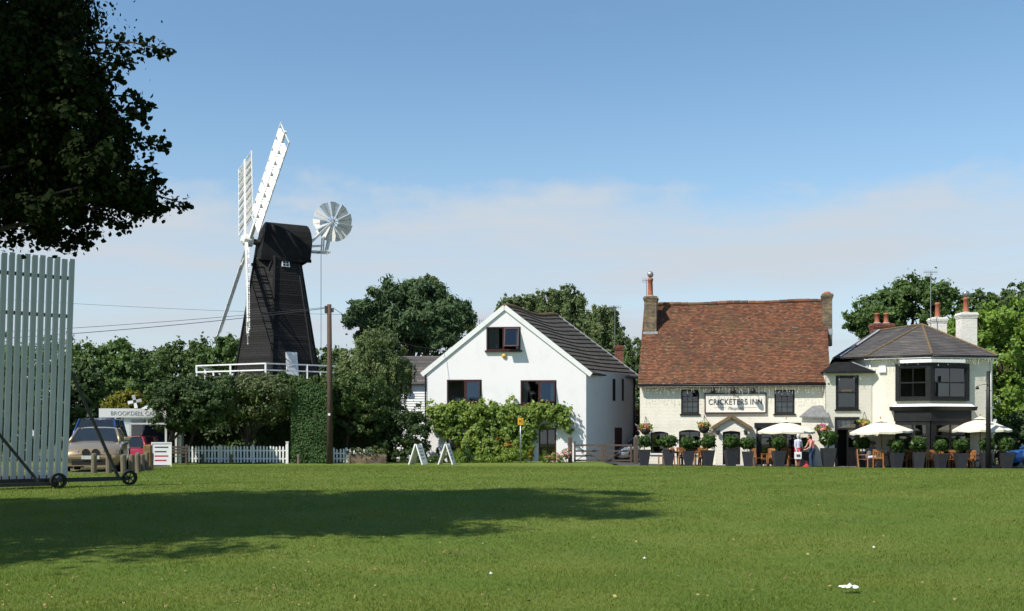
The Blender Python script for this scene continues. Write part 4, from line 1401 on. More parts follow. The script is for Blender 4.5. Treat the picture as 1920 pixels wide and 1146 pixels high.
# ------------------------------------------------------------------ windmill
WM = Vector((-17.05, 80.0, gz(-17.05, 80)))
mill = thing('windmill', 'black weatherboarded smock mill with white sails and a round fantail', 'windmill', WM)
z_st = 5.35; zs0, zs1 = 5.45, 14.2 - WM.z
Rb, Rt = 3.28, 1.72
def hexp(r, k, z, rot=0): 
    a = -math.pi / 2 + k * math.pi / 3 + rot
    return Vector((r * math.cos(a), r * math.sin(a), z))
rotm = math.atan2(17.05, 80) * .35
mb = MB()
for k in range(6):
    mb.face([hexp(3.5, k, -.3, rotm), hexp(3.5, k + 1, -.3, rotm), hexp(3.35, k + 1, zs0, rotm), hexp(3.35, k, zs0, rotm)])
mb.obj('brick_base', M['brick_red'], mill)
mb = MB()
for k in range(6):
    courses(mb, hexp(Rb, k, zs0, rotm), hexp(Rb, k + 1, zs0, rotm), hexp(Rt, k + 1, zs1, rotm), hexp(Rt, k, zs1, rotm), 50, .018)
o = mb.obj('weatherboards', M['tar'], mill); o['kind'] = 'stuff'
mb = MB()
for k in range(6):
    mb.face([hexp(Rb - .02, k, zs0, rotm), hexp(Rb - .02, k + 1, zs0, rotm), hexp(Rt - .02, k + 1, zs1, rotm), hexp(Rt - .02, k, zs1, rotm)])
    mb.beam(hexp(Rb + .03, k, zs0, rotm), hexp(Rt + .03, k, zs1, rotm), .16, .1, hexp(1, k, 0, rotm))
mb.obj('frame', M['tar'], mill)
# stage with rails
Rs = 6.0
mb = MB()
mb.face([hexp(Rs + .15, k, z_st, rotm) for k in range(6)]); mb.face([hexp(Rs + .15, k, z_st - .12, rotm) for k in reversed(range(6))])
for k in range(6):
    mb.face([hexp(Rs + .15, k, z_st - .12, rotm), hexp(Rs + .15, k + 1, z_st - .12, rotm), hexp(Rs + .15, k + 1, z_st, rotm), hexp(Rs + .15, k, z_st, rotm)])
stg = mb.obj('stage', M['grey_wood'], mill)
zr1 = CZ + (HY - 685) / F * 76 - WM.z; zr0 = CZ + (HY - 697) / F * 76 - WM.z
for k in range(6):
    for z in (zr1, zr0):
        MB().beam(hexp(Rs, k, z, rotm), hexp(Rs, k + 1, z, rotm), .11, .09).obj('rail', M['white_paint'], stg)
    for j in range(2):
        a = hexp(Rs, k, 0, rotm).lerp(hexp(Rs, k + 1, 0, rotm), j / 2)
        MB().box(a.x - .06, a.x + .06, a.y - .06, a.y + .06, z_st - .9, zr1 + .02).obj('post', M['white_paint'], stg)
# door and little window on the right hand face
def face_pt(u, v, out=0.0):
    a, b = hexp(Rb, 0, zs0, rotm), hexp(Rb, 1, zs0, rotm); c, d = hexp(Rt, 1, zs1, rotm), hexp(Rt, 0, zs1, rotm)
    nr = (b - a).cross(d - a).normalized()
    return a.lerp(b, u).lerp(d.lerp(c, u), v) + nr * out
def panel(name, u0, u1, v0, v1, out, m, th=.08):
    q = [face_pt(u0, v0, out), face_pt(u1, v0, out), face_pt(u1, v1, out), face_pt(u0, v1, out)]
    p_ = [face_pt(u0, v0, out - th), face_pt(u1, v0, out - th), face_pt(u1, v1, out - th), face_pt(u0, v1, out - th)]
    mb_ = MB(); mb_.hexa([q[0], q[1], p_[1], p_[0], q[3], q[2], p_[2], p_[3]])
    return mb_.obj(name, m, mill, fixn=True)
panel('door', .34, .62, .0, .215, .09, M['white_paint'])
panel('door_panel', .38, .58, .1, .20, .115, M['weathered_white'])
wn = panel('window', .30, .62, .915, .965, .09, M['white_paint'])
for i in range(2):
    for j in range(2):
        g = panel('pane', .34 + i * .13, .34 + i * .13 + .10, .921 + j * .021, .921 + j * .021 + .016, .10, M['black_paint'], .02)
        g.parent = wn
# cap
ax = Vector((.91, .414, 0)).normalized(); ay = Vector((-ax.y, ax.x, 0))
cz0_ = 14.0 - WM.z; cz1_ = 16.85 - WM.z
mb = MB()
nr_, na = 9, 17
prof = []
for i in range(nr_):
    t_ = i / (nr_ - 1)
    for j in range(na):
        th_ = math.pi * j / (na - 1)
        yy = math.cos(th_); zz = math.sin(th_)
        zz = zz ** .5 if zz > 0 else 0
        hgt_ = (cz1_ - cz0_) * zz
        s0 = -1.55 + 3.55 * t_
        lean_ = (.62 * (hgt_ / (cz1_ - cz0_)) ** 1.4) * max(0, 1 - t_ * 2.2)
        bul = .14 * math.sin(math.pi * min(1, hgt_ / (cz1_ - cz0_))) * max(0, t_ * 2.2 - 1.2)
        wdt = 1.62 * (1 - .12 * (1 - t_) ** 2)
        p = ax * (s0 + lean_ + bul) + ay * yy * wdt * (1 + .03 * math.sin(th_)) + Vector((0, 0, cz0_ + hgt_ * (1 - .02 * t_)))
        mb.v.append(tuple(p))
for i in range(nr_ - 1):
    for j in range(na - 1):
        a = i * na + j
        mb.f.append((a, a + 1, a + na + 1, a + na)); mb.m.append(0)
mb.f.append(tuple(range(na))); mb.m.append(0)
mb.f.append(tuple(reversed(range((nr_ - 1) * na, nr_ * na)))); mb.m.append(0)
cap = mb.obj('cap', M['cap_tar'], mill, fixn=True)
mb = MB()
for s in (-1, 1):
    mb.beam(ax * -1.6 + ay * 1.63 * s + Vector((0, 0, cz0_ - .03)), ax * 2.05 + ay * 1.63 * s + Vector((0, 0, cz0_ - .03)), .12, .22)
mb.obj('cap_skirt', M['cap_tar'], cap)
# sails
Hb = at(465, 451, 79.5) - WM
U = Vector((.163, -.632, -.757)).normalized(); V_ = Vector((.405, -.657, .636)).normalized()
nS = Vector((-.9, -.41, .149)).normalized()
MB().path([Hb + nS * .35, Hb - nS * 1.9], [.2, .26], 12).obj('windshaft', M['iron'], mill, True)
MB().path([Hb + nS * .5, Hb + nS * .3, Hb - nS * .35], [.18, .42, .42], 8).obj('canister', M['weathered_white'], mill)
SL = 9.7
sm = MB()
sm.hexa([(-.13, -.12, 0), (.13, -.12, 0), (.13, .12, 0), (-.13, .12, 0), (-.07, -.07, SL), (.07, -.07, SL), (.07, .07, SL), (-.07, .07, SL)])
WG = 1.05
for s in (-1, 1):
    sm.beam((s * WG, 0, 1.55), (s * WG * .98, 0, SL - .05), .05, .07, (0, 1, 0))
for k in range(9):
    zb_ = 1.6 + (SL - 1.75) * k / 8
    sm.beam((-WG, 0, zb_), (WG, 0, zb_), .05, .06, (0, 1, 0))
sm.beam((.18, -.16, 1.0), (.12, -.12, SL - .3), .05, .05, (0, 1, 0))
shm = MB()
shm.box(0, WG - .16, -.008, .008, -.12, .12)
shm.box(0, WG - .16, -.02, -.008, -.02, .02)
sail_me = shut_me = None
for di, d in enumerate((U, -U, V_, -V_)):
    c_ = d.cross(nS).normalized() * -1
    al = R(14)
    cc = c_ * math.cos(al) + nS * math.sin(al)
    nn_ = d.cross(cc).normalized() * -1
    if nn_.dot(nS) < 0: nn_ = -nn_
    yy = d.cross(cc)
    mt = Matrix((cc, yy, d)).transposed().to_4x4()
    mt.translation = Hb + nS * (.12 if di < 2 else -.1)
    if sail_me is None:
        so_ = sm.obj('sail', M['weathered_white'], mill); sail_me = so_.data
    else:
        so_ = bpy.data.objects.new('sail', sail_me); col.objects.link(so_); so_.parent = mill
    so_.matrix_local = mt
    for k in range(8):
        for j in range(3):
            for s in (-1, 1):
                zz = 1.75 + (SL - 1.9) * (k + .1 + j * .235 + (.36 if s > 0 else 0)) / 8.35
                if shut_me is None:
                    q = shm.obj('shutter', M['white_paint'], so_); shut_me = q.data
                else:
                    q = bpy.data.objects.new('shutter', shut_me); col.objects.link(q); q.parent = so_
                q.location = (.11 if s > 0 else -WG + .05, 0, zz)
                q.rotation_euler = (R(38 if (s > 0) else 52) + rnd.uniform(-.08, .08), 0, 0)
# fantail
Fc = at(624, 416, 82.0) - WM
fx = ay * -1
u1 = ax; u2 = Vector((0, 0, 1))
fan = MB().path([Fc - fx * .25, Fc + fx * .25], .12, 10)
for k in range(10):
    a = 2 * math.pi * k / 10 + .2
    dd = u1 * math.cos(a) + u2 * math.sin(a)
    fan.path([Fc, Fc + dd * 1.4], .02, 5)
fo = fan.obj('fantail', M['iron'], mill)
for k in range(10):
    a = 2 * math.pi * k / 10 + .2
    dd = u1 * math.cos(a) + u2 * math.sin(a); tt = -u1 * math.sin(a) + u2 * math.cos(a)
    tw = R(26); ch_ = tt * math.cos(tw) + fx * math.sin(tw)
    p = [Fc + dd * .42 - ch_ * .13, Fc + dd * .42 + ch_ * .13, Fc + dd * 1.42 + ch_ * .47, Fc + dd * 1.5, Fc + dd * 1.42 - ch_ * .47]
    nn_ = dd.cross(ch_) * .012
    b = MB(); b.face([q + nn_ for q in p]); b.face([q - nn_ for q in reversed(p)])
    for i in range(5):
        b.face([p[i] - nn_, p[(i + 1) % 5] - nn_, p[(i + 1) % 5] + nn_, p[i] + nn_])
    b.obj('blade', M['weathered_white'], fo)
c1 = at(580, 472, 81.0) - WM; c2 = at(616, 474, 81.9) - WM; c3 = at(582, 455, 81.0) - WM; c4 = at(612, 470, 81.8) - WM
mb = MB()
for s in (-.3, .3):
    o_ = fx * s
    mb.beam(c3 + o_, Fc + o_, .11, .16); mb.beam(c4 + o_, Fc + o_, .09, .12); mb.beam(c1 + o_, c2 + o_, .09, .12)
    mb.beam(at(584, 462, 81.1) - WM + o_, at(604, 461, 81.6) - WM + o_, .07, .07)
    mb.beam(at(604, 472, 81.6) - WM + o_, at(606, 445, 81.6) - WM + o_, .09, .09)
mb.beam(c2 - fx * .5, c2 + fx * .5, .08, .1); mb.beam(c1.lerp(c2, .5) - fx * .5, c1.lerp(c2, .5) + fx * .5, .08, .1)
mb.obj('fan_stage', M['weathered_white'], mill)
a = at(602, 476, 81.6) - WM; b = at(602, 690, 81.6) - WM
MB().path([a, b], .022, 5).obj('chain', M['steel'], mill)

# ------------------------------------------------------------------ cafe
KF2 = Frame((186 - CX) / F * 56, 56, R(-14), .0)
cafe = thing('cafe', 'low white cafe with flat fascia board behind the parked cars', 'cafe', KF2.O, -KF2.th)
fz1 = KF2.loc(186, 766)[1]; fz0 = KF2.loc(186, 783)[1]
CW = 4.0
M['cafe_letters'] = mat('grey cafe lettering', (.30, .30, .29), .6)
MB().box(0, CW, -.12, .1, fz0, fz1).obj('fascia', M['white_paint'], cafe)
MB().box(0, CW, .1, 4.5, fz1 - .15, fz1 - .05).box(0, .15, 0, 4.5, -.2, fz0).box(0, CW, 4.4, 4.5, -.2, fz0).box(CW - .15, CW, .1, 4.5, -.2, fz0).obj('shell', M['white_paint'], cafe)
text_part('lettering', 'BROOKDELL CAFE', .3, M['cafe_letters'], cafe, (1.72, -.126, (fz0 + fz1) / 2 - .02), width=2.3)
mb = MB()
zb1 = KF2.loc(270, 796)[1]
for x in (0.18, 1.2, 1.45, 3.2, CW - .3):
    mb.box(x, x + (.32 if x == 1.2 else .1), -.04, .05, 0, fz0)
mb.box(1.5, CW - .2, -.05, .04, zb1, zb1 + .08).box(2.28, 2.36, -.045, .04, zb1, fz0).box(1.5, CW - .2, -.06, .05, fz0 - .08, fz0 - .002)
mb.obj('window_frame', M['white_paint'], cafe)
p = MB(); p.face([(.28, .02, 0), (CW - .2, .02, 0), (CW - .2, .02, fz0 - .06), (.28, .02, fz0 - .06)]); p.obj('pane', M['glass'], cafe)
MB().box(1.6, CW - .2, .06, .1, 0, zb1 - .02).obj('counter', M['pot'], cafe)
x0, z0 = KF2.loc(262, 767, .6)
mb = MB(); mb.hexa([(x0, .5, fz1 - .02), (x0 + 2.4, .5, fz1 - .02), (x0 + 2.4, .9, fz1 - .02), (x0, .9, fz1 - .02), (x0 + 1.25, .5, fz1 + .75), (x0 + 1.4, .5, fz1 + .75), (x0 + 1.4, .9, fz1 + .75), (x0 + 1.25, .9, fz1 + .75)])
mb.obj('gable', M['white_paint'], cafe)
# little model windmill sails on the roof
x0, z0 = KF2.loc(253, 753, .1)
orn = thing('model_sails', 'small white four bladed model windmill sails on the cafe roof', 'ornament', KF2.world(x0, .1, fz1 - .06), -KF2.th)
MB().path([(0, 0, 0), (0, 0, z0 - fz1 + .06)], .05, 8).path([(0, -.12, z0 - fz1 + .06), (0, .1, z0 - fz1 + .06)], .07, 10).obj('post', M['iron'], orn)
for k in range(4):
    a = k * math.pi / 2 + R(12)
    ca, sa = math.cos(a), math.sin(a)
    zc = z0 - fz1 + .06
    def rp(r_, c_, y_): return (r_ * ca - c_ * sa, y_, zc + r_ * sa + c_ * ca)
    b = MB(); b.hexa([rp(.08, -.07, -.12), rp(.34, -.085, -.13), rp(.34, -.085, -.10), rp(.08, -.07, -.09), rp(.08, .07, -.14), rp(.34, .085, -.16), rp(.34, .085, -.13), rp(.08, .07, -.11)])
    b.obj('blade', M['white_paint'], orn, fixn=True)
# menu board
p0 = ground_at(303, 50)
bd = thing('menu_board', 'white framed menu board with red and black lines beside the trunks', 'sign', p0, R(8))
hb = .98
MB().box(-.42, .42, -.03, .03, .08, hb + .1).obj('board', M['white_paint'], bd)
MB().box(-.45, -.40, -.05, .04, 0, hb + .14).box(.40, .45, -.05, .04, 0, hb + .14).box(-.40, .40, -.05, .04, hb + .08, hb + .14).obj('frame', M['weathered_white'], bd)
M['red_ink'] = mat('red print', (.45, .03, .03), .6)
for k, (s_, m_) in enumerate((('FRESH', M['sign_ink']), ('FOOD', M['sign_ink']), ('BREAKFAST', M['red_ink']), ('LUNCH', M['red_ink']))):
    text_part('lettering', 'x', .1, m_, bd, (0, -.034, 0)) if False else None
    MB().box(-.3, .3 - .08 * (k % 2), -.034, -.031, hb - .12 - .2 * k, hb - .06 - .2 * k).obj('print_line', m_, bd)

# ------------------------------------------------------------------ sight screen
th = R(40)
e = Vector((math.cos(th), math.sin(th), 0)); nf_ = Vector((math.sin(th), -math.cos(th), 0))
Q0 = at(124, 905, 24.0); Q0.z = gz(Q0.x, Q0.y)
scr = thing('sight_screen', 'tall pale slatted cricket sight screen on wheels at the left edge', 'sight screen', Q0, 0)
Hs = 4.78
upv = (Vector((0, 0, Hs)) + nf_ * .5)
zb_ = .13
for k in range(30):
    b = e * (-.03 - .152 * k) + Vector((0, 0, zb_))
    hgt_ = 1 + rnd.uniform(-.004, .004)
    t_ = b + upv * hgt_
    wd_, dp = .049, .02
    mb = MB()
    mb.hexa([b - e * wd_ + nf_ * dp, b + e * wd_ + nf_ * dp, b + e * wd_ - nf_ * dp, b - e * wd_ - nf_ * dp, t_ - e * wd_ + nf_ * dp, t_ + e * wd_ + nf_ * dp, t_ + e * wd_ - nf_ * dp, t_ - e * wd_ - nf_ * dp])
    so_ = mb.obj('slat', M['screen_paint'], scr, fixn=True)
    MB().beam(b - e * (wd_ + .009) + nf_ * .01, t_ - e * (wd_ + .009) + nf_ * .01, .03, .018, tuple(e)).obj('lit_edge_strip', M['white_paint'], so_)  # white strip, paints in the sunlit edge of the slat
for fr_ in (.02, .26, .50, .745, .915):
    c_ = Vector((0, 0, zb_)) + upv * fr_ - nf_ * .06
    MB().beam(c_ + e * .03, c_ - e * 4.5, .06, .075).obj('rail', M['grey_wood'], scr)
bz = Vector((0, 0, .15))
MB().beam(e * 1.36 + bz + nf_ * .1, e * -4.5 + bz + nf_ * .1, .06, .09).obj('base_rail', M['iron'], scr)
MB().beam(e * -.42 + bz - Vector((0, 0, .05)) + nf_ * .75, e * -3.6 + bz - Vector((0, 0, .05)) + nf_ * .75, .06, .07).obj('base_rail', M['iron'], scr)
for s_ in (-.42, -2.2):
    MB().beam(e * s_ + bz + nf_ * .1, e * s_ + bz - Vector((0, 0, .06)) + nf_ * .78, .05, .06).obj('cross_bar', M['iron'], scr)
MB().beam(Vector((0, 0, zb_)) + upv * .5 - nf_ * .02 + e * .02, e * 1.12 + bz + nf_ * .1, .05, .06).obj('brace', M['iron'], scr)
MB().beam(Vector((0, 0, zb_)) + upv * .3 + nf_ * .05 + e * -1.75, e * -.75 + bz + nf_ * .55, .05, .06).obj('brace', M['iron'], scr)
for c_ in (e * 1.36 + nf_ * .1, e * -.42 + nf_ * .8, e * -3.4 + nf_ * .8):
    zc = gz(Q0.x + c_.x, Q0.y + c_.y) - Q0.z + .165
    c_ = c_ + Vector((0, 0, zc))
    ax_ = nf_
    rim = MB()
    nn = 18
    u_, v_ = e, Vector((0, 0, 1))
    for (r0, r1, wd_) in ((.115, .165, .055),):
        for k in range(nn):
            a0, a1 = 2 * math.pi * k / nn, 2 * math.pi * (k + 1) / nn
            def rp(r_, a_, s_): return c_ + (u_ * math.cos(a_) + v_ * math.sin(a_)) * r_ + ax_ * s_
            rim.hexa([rp(r0, a0, -wd_), rp(r1, a0, -wd_), rp(r1, a1, -wd_), rp(r0, a1, -wd_), rp(r0, a0, wd_), rp(r1, a0, wd_), rp(r1, a1, wd_), rp(r0, a1, wd_)])
    wh = rim.obj('wheel', M['rubber'], scr, fixn=True)
    sp_ = MB()
    for k in range(3):
        a0 = math.pi * k / 3 + .3
        dd = u_ * math.cos(a0) + v_ * math.sin(a0)
        sp_.beam(c_ - dd * .12, c_ + dd * .12, .02, .03, tuple(ax_))
    sp_.path([c_ - ax_ * .08, c_ + ax_ * .08], .03, 8)
    sp_.obj('spokes', M['iron'], wh)

# ------------------------------------------------------------------ vehicles
def carpaint(name, c, metal=.5):
    m = mat(name, c, .32, tuple(x * .93 for x in c), 2, metal=metal)
    m.node_tree.nodes['Principled BSDF'].inputs['Coat Weight'].default_value = .6
    return m
M['car_glass'] = mat('car glass', (.018, .024, .028), .06, spec=.6)
M['chrome'] = mat('chrome', (.6, .6, .6), .18, metal=1)
M['lamp_glass'] = mat('headlamp glass', (.35, .37, .38), .12, (.16, .17, .18), 14, metal=.4)
M['plate'] = mat('number plate', (.7, .7, .66), .5)
M['black_plastic'] = mat('black plastic', (.02, .02, .021), .6)


def car(name, label, cat, loc, rz, paint, Lh=2.2, W=.87, H=1.42, hood=.95, nose=.62, kind='saloon', grille=False, group='parked cars'):
    t = thing(name, label, cat, loc, rz, group)
    # lower body: stations front (-y) to back
    if kind == 'van':
        st = [(-Lh, .80, .62), (-Lh + .12, .93, .80), (-Lh + .5, 1.0, .98), (-Lh + .95, 1.0, 1.06), (0, 1, 1.08), (Lh - .3, 1, 1.08), (Lh - .05, .97, 1.0), (Lh, .92, .8)]
        cab = dict(b0=-Lh + .85, b1=Lh - .12, r0=-Lh + 1.55, r1=Lh - .3, zb=1.06)
    else:
        st = [(-Lh, .78, nose - .06), (-Lh + .1, .90, nose + .06), (-Lh + .35, .97, nose + .15), (-Lh + .8, 1.0, hood - .07), (-Lh + 1.28, 1.0, hood), (0, 1.0, hood + .02), (1.0, 1.0, hood + .03), (Lh - .75, .99, hood + .06), (Lh - .15, .95, hood + .03), (Lh - .02, .88, hood - .2), (Lh, .84, .55)]
        cab = dict(b0=-Lh + 1.22, b1=Lh - .55, r0=-Lh + 2.0, r1=Lh - 1.25, zb=hood)
        if kind == 'hatch': cab = dict(b0=-Lh + 1.1, b1=Lh - .08, r0=-Lh + 1.75, r1=Lh - .55, zb=hood)
    mb = MB(); nr = len(st)
    for y, k, zt in st:
        w_ = W * k
        ring = [(-w_ * .9, .22), (-w_ * .99, .36), (-w_, .55 if zt > .6 else zt - .1), (-w_ * .97, zt - .07), (-w_ * .86, zt - .01), (-w_ * .4, zt + .025), (0, zt + .03), (w_ * .4, zt + .025), (w_ * .86, zt - .01), (w_ * .97, zt - .07), (w_, .55 if zt > .6 else zt - .1), (w_ * .99, .36), (w_ * .9, .22)]
        mb.v += [(x, y, z) for x, z in ring]
    m_ = 13
    for i in range(nr - 1):
        for j in range(m_ - 1):
            a = i * m_ + j
            mb.f.append((a, a + 1, a + m_ + 1, a + m_)); mb.m.append(0)
        mb.f.append((i * m_ + m_ - 1, i * m_, (i + 1) * m_, (i + 1) * m_ + m_ - 1)); mb.m.append(0)
    mb.f.append(tuple(reversed(range(m_)))); mb.m.append(0)
    mb.f.append(tuple(range((nr - 1) * m_, nr * m_))); mb.m.append(0)
    body = mb.obj('body', paint, t, True, fixn=True)
    es = body.modifiers.new('edge', 'EDGE_SPLIT'); es.split_angle = R(38)
    # glasshouse
    wb, wr = W * .86, W * .66
    zb, zr = cab['zb'] + .0, H
    B = [Vector((-wb, cab['b0'], zb)), Vector((wb, cab['b0'], zb)), Vector((wb, cab['b1'], zb)), Vector((-wb, cab['b1'], zb))]
    T = [Vector((-wr, cab['r0'], zr - .05)), Vector((wr, cab['r0'], zr - .05)), Vector((wr, cab['r1'], zr - .05)), Vector((-wr, cab['r1'], zr - .05))]
    def pane(nm, a, b, c, d, k=.06, n_out=None):
        cen = (a + b + c + d) / 4
        g_ = MB(); g_.face([p_.lerp(cen, k) for p_ in (a, b, c, d)]); return g_.obj(nm, M['car_glass'], t)
    pane('windscreen', B[0], B[1], T[1], T[0]); pane('rear_window', B[2], B[3], T[3], T[2])
    for s_, (i0, i1) in ((1, (1, 2)), (-1, (3, 0))):
        mB, mT = B[i0].lerp(B[i1], .5), T[i0].lerp(T[i1], .5)
        pane('side_window', B[i0], mB, mT, T[i0]); pane('side_window', mB, B[i1], T[i1], mT)
    for i in range(4):
        MB().path([B[i], T[i]], [.05, .045], 6).obj('pillar', paint, t, True)
    for (i0, i1) in ((1, 2), (3, 0)):
        MB().path([B[i0].lerp(B[i1], .5), T[i0].lerp(T[i1], .5)], .035, 6).obj('pillar', paint, t, True)
    rf = MB()
    cw = [(0, 1.0), (.5, 1.0)]
    nx_, ny_ = 8, 6
    for j in range(ny_ + 1):
        for i in range(nx_ + 1):
            u_, v_ = i / nx_, j / ny_
            p_ = T[0].lerp(T[1], u_).lerp(T[3].lerp(T[2], u_), v_)
            rf.v.append((p_.x * 1.03, p_.y, p_.z + .06 * (1 - (2 * u_ - 1) ** 4) * (1 - .7 * (2 * v_ - 1) ** 4)))
    for j in range(ny_):
        for i in range(nx_):
            a = j * (nx_ + 1) + i
            rf.f.append((a, a + 1, a + nx_ + 2, a + nx_ + 1)); rf.m.append(0)
    rf.obj('roof', paint, t, True)
    # wheels
    for sx in (-1, 1):
        for yy in (-Lh + .82, Lh - .85):
            w_ = MB().path([(sx * (W - .17), yy, .31), (sx * (W + .005), yy, .31)], .31, 18).obj('wheel', M['rubber'], t)
            MB().path([(sx * (W + .0), yy, .31), (sx * (W + .012), yy, .31)], [.2, .17], 14).obj('rim', M['chrome'], w_)
            MB().path([(sx * (W - .02), yy, .34), (sx * (W + .003), yy, .34)], [.37, .37], 18).obj('wheel_arch', M['black_plastic'], t)
    # front
    zh = nose + .01
    for sx in (-1, 1):
        h_ = MB()
        x0, x1 = sx * W * .40, sx * W * .84
        h_.hexa([(x0, -Lh - .005, zh - .09), (x1, -Lh + .14, zh - .07), (x1, -Lh + .3, zh - .07), (x0, -Lh + .1, zh - .09), (x0, -Lh + .05, zh + .06), (x1, -Lh + .19, zh + .08), (x1, -Lh + .3, zh + .08), (x0, -Lh + .14, zh + .06)])
        h_.obj('headlight', M['lamp_glass'], t, fixn=True, bevel=.01)
        mr = MB(); mr.box(sx * W - .02 if sx > 0 else -W - .18, sx * W + .18 if sx > 0 else -W + .02, cab['b0'] + .22, cab['b0'] + .34, hood + .02, hood + .15); mr.obj('mirror', paint, t, bevel=.03)
        if grille:
            MB().path([(sx * .14, -Lh + .045, zh - .01), (sx * .14, -Lh - .02, zh - .01)], [.12, .115], 14).obj('grille', M['black_plastic'], t)
        r_ = MB(); r_.box(sx * W * .6 if sx > 0 else -W * .88, W * .88 if sx > 0 else -W * .6, Lh - .12, Lh + .004, .6, .78); r_.obj('tail_light', M['red_ink'], t)
    MB().box(-W * .86, W * .86, -Lh - .05, -Lh + .2, .40, .53).obj('bumper', paint, t, bevel=.04)
    MB().box(-W * .62, W * .62, -Lh - .03, -Lh + .1, .25, .385).obj('air_intake', M['black_plastic'], t)
    MB().box(-W * .8, W * .8, -Lh - .035, -Lh + .1, .2, .235).obj('bumper_lip', paint, t, bevel=.01)
    MB().box(-.26, .26, -Lh - .062, -Lh - .052, .42, .53).obj('number_plate', M['plate'], t)
    MB().box(-W * .86, W * .86, Lh - .15, Lh + .05, .34, .55).obj('bumper', paint, t, bevel=.04)
    return t


p = ground_at(184, 35.8)
car('parked_car', 'gold saloon car facing the green with kidney grilles behind wooden posts', 'car', p, R(15), carpaint('gold metallic paint', (.36, .27, .155)), grille=True)
p = ground_at(186, 41.6)
car('parked_car', 'blue people carrier mostly hidden behind the gold saloon', 'car', p, R(13), carpaint('blue paint', (.02, .055, .19), .3), 2.2, .92, 1.90, 1.05, .78, 'van')
p = ground_at(245, 52)
car('parked_car', 'red hatchback parked in front of the cafe', 'car', p, R(16), carpaint('red paint', (.40, .02, .03), .2), 1.95, .82, 1.42, .9, .62, 'hatch')
p = ground_at(1180, 64.5)
car('parked_car', 'pale blue car half hidden behind the farm gate', 'car', (p[0] + .9, p[1] + .4, -.12), R(-66), carpaint('pale blue paint', (.42, .48, .55), .4), 2.0, .84, 1.5, .95, .68, 'hatch')
p = ground_at(1921, 57.5)
car('parked_car', 'bright blue car side on at the right edge beside the last planter', 'car', (p[0] + .95, p[1], -.22), R(-88), carpaint('bright blue paint', (.03, .13, .42), .3), 1.95, .84, 1.45, .93, .66, 'hatch')
cp = MB()
for k in range(12):
    ya, yb = 33.1 + 19 * k / 12, 33.1 + 19 * (k + 1) / 12
    for j in range(8):
        def cpx(y_, u_): return -26 + (26 - (11.3 + (y_ - 33) * .26)) * u_
        q_ = [(cpx(ya, j / 8), ya), (cpx(ya, (j + 1) / 8), ya), (cpx(yb, (j + 1) / 8), yb), (cpx(yb, j / 8), yb)]
        cp.face([(x_, y_, gz(x_, y_) + .006) for x_, y_ in q_])
tag(cp.obj('car_park', M['gravel']), kind='structure')

# round wooden posts guarding the car park
post_me = None
plist = [(176, 888, 33.0), (204, 888, 33.0), (232, 888, 33.0), (247, 889, 33.2), (259, 886, 34.2), (267, 882, 35.6), (275, 878, 37.2), (283, 873, 39.2)]
mbp = MB().lathe([(.085, -.2), (.085, .5), (.075, .56), (.04, .575)], 10)
ords = ['first', 'second', 'third', 'fourth', 'fifth', 'sixth', 'seventh', 'eighth', 'ninth', 'tenth', 'eleventh', 'twelfth', 'thirteenth', 'fourteenth', 'fifteenth', 'sixteenth', 'seventeenth', 'eighteenth', 'nineteenth', 'twentieth', 'twenty-first', 'twenty-second']
for k, (px, py, Y) in enumerate(plist):
    g = ground_at(px, Y)
    if post_me is None:
        o = mbp.obj('bollard', mat('silvered round post', (.20, .165, .115), .85, (.13, .105, .075), 4, .4, 25, stretch=(8, 8, 1))); post_me = o.data
    else:
        o = bpy.data.objects.new('bollard', post_me); col.objects.link(o)
    o.location = g; o.rotation_euler = (rnd.uniform(-.04, .04), rnd.uniform(-.04, .04), rnd.uniform(0, 6)); o.scale.z = rnd.uniform(.95, 1.1)
    tag(o, 'short round wooden post before the gold car, %s from the left' % ords[k], 'bollard', 'posts guarding the car park')
g = ground_at(277, 38.2)
o = MB().box(-.13, .13, -.1, .1, -.1, .85).obj('marker_post', mat('weathered ochre wood', (.30, .19, .06), .8, (.16, .10, .05), 5), bevel=.02)
o.location = g; tag(o, 'square ochre wooden marker post at the end of the bollard row', 'post')
for k, (px, Y) in enumerate(((380, 57), (433, 57), (560, 57), (655, 57))):
    o = bpy.data.objects.new('bollard', post_me); col.objects.link(o); o.location = ground_at(px, Y); o.scale = (.9, .9, .85)
    tag(o, 'low wooden post at the lawn edge, %s from the left along the picket fences' % ords[k], 'bollard', 'posts along the lawn edge')

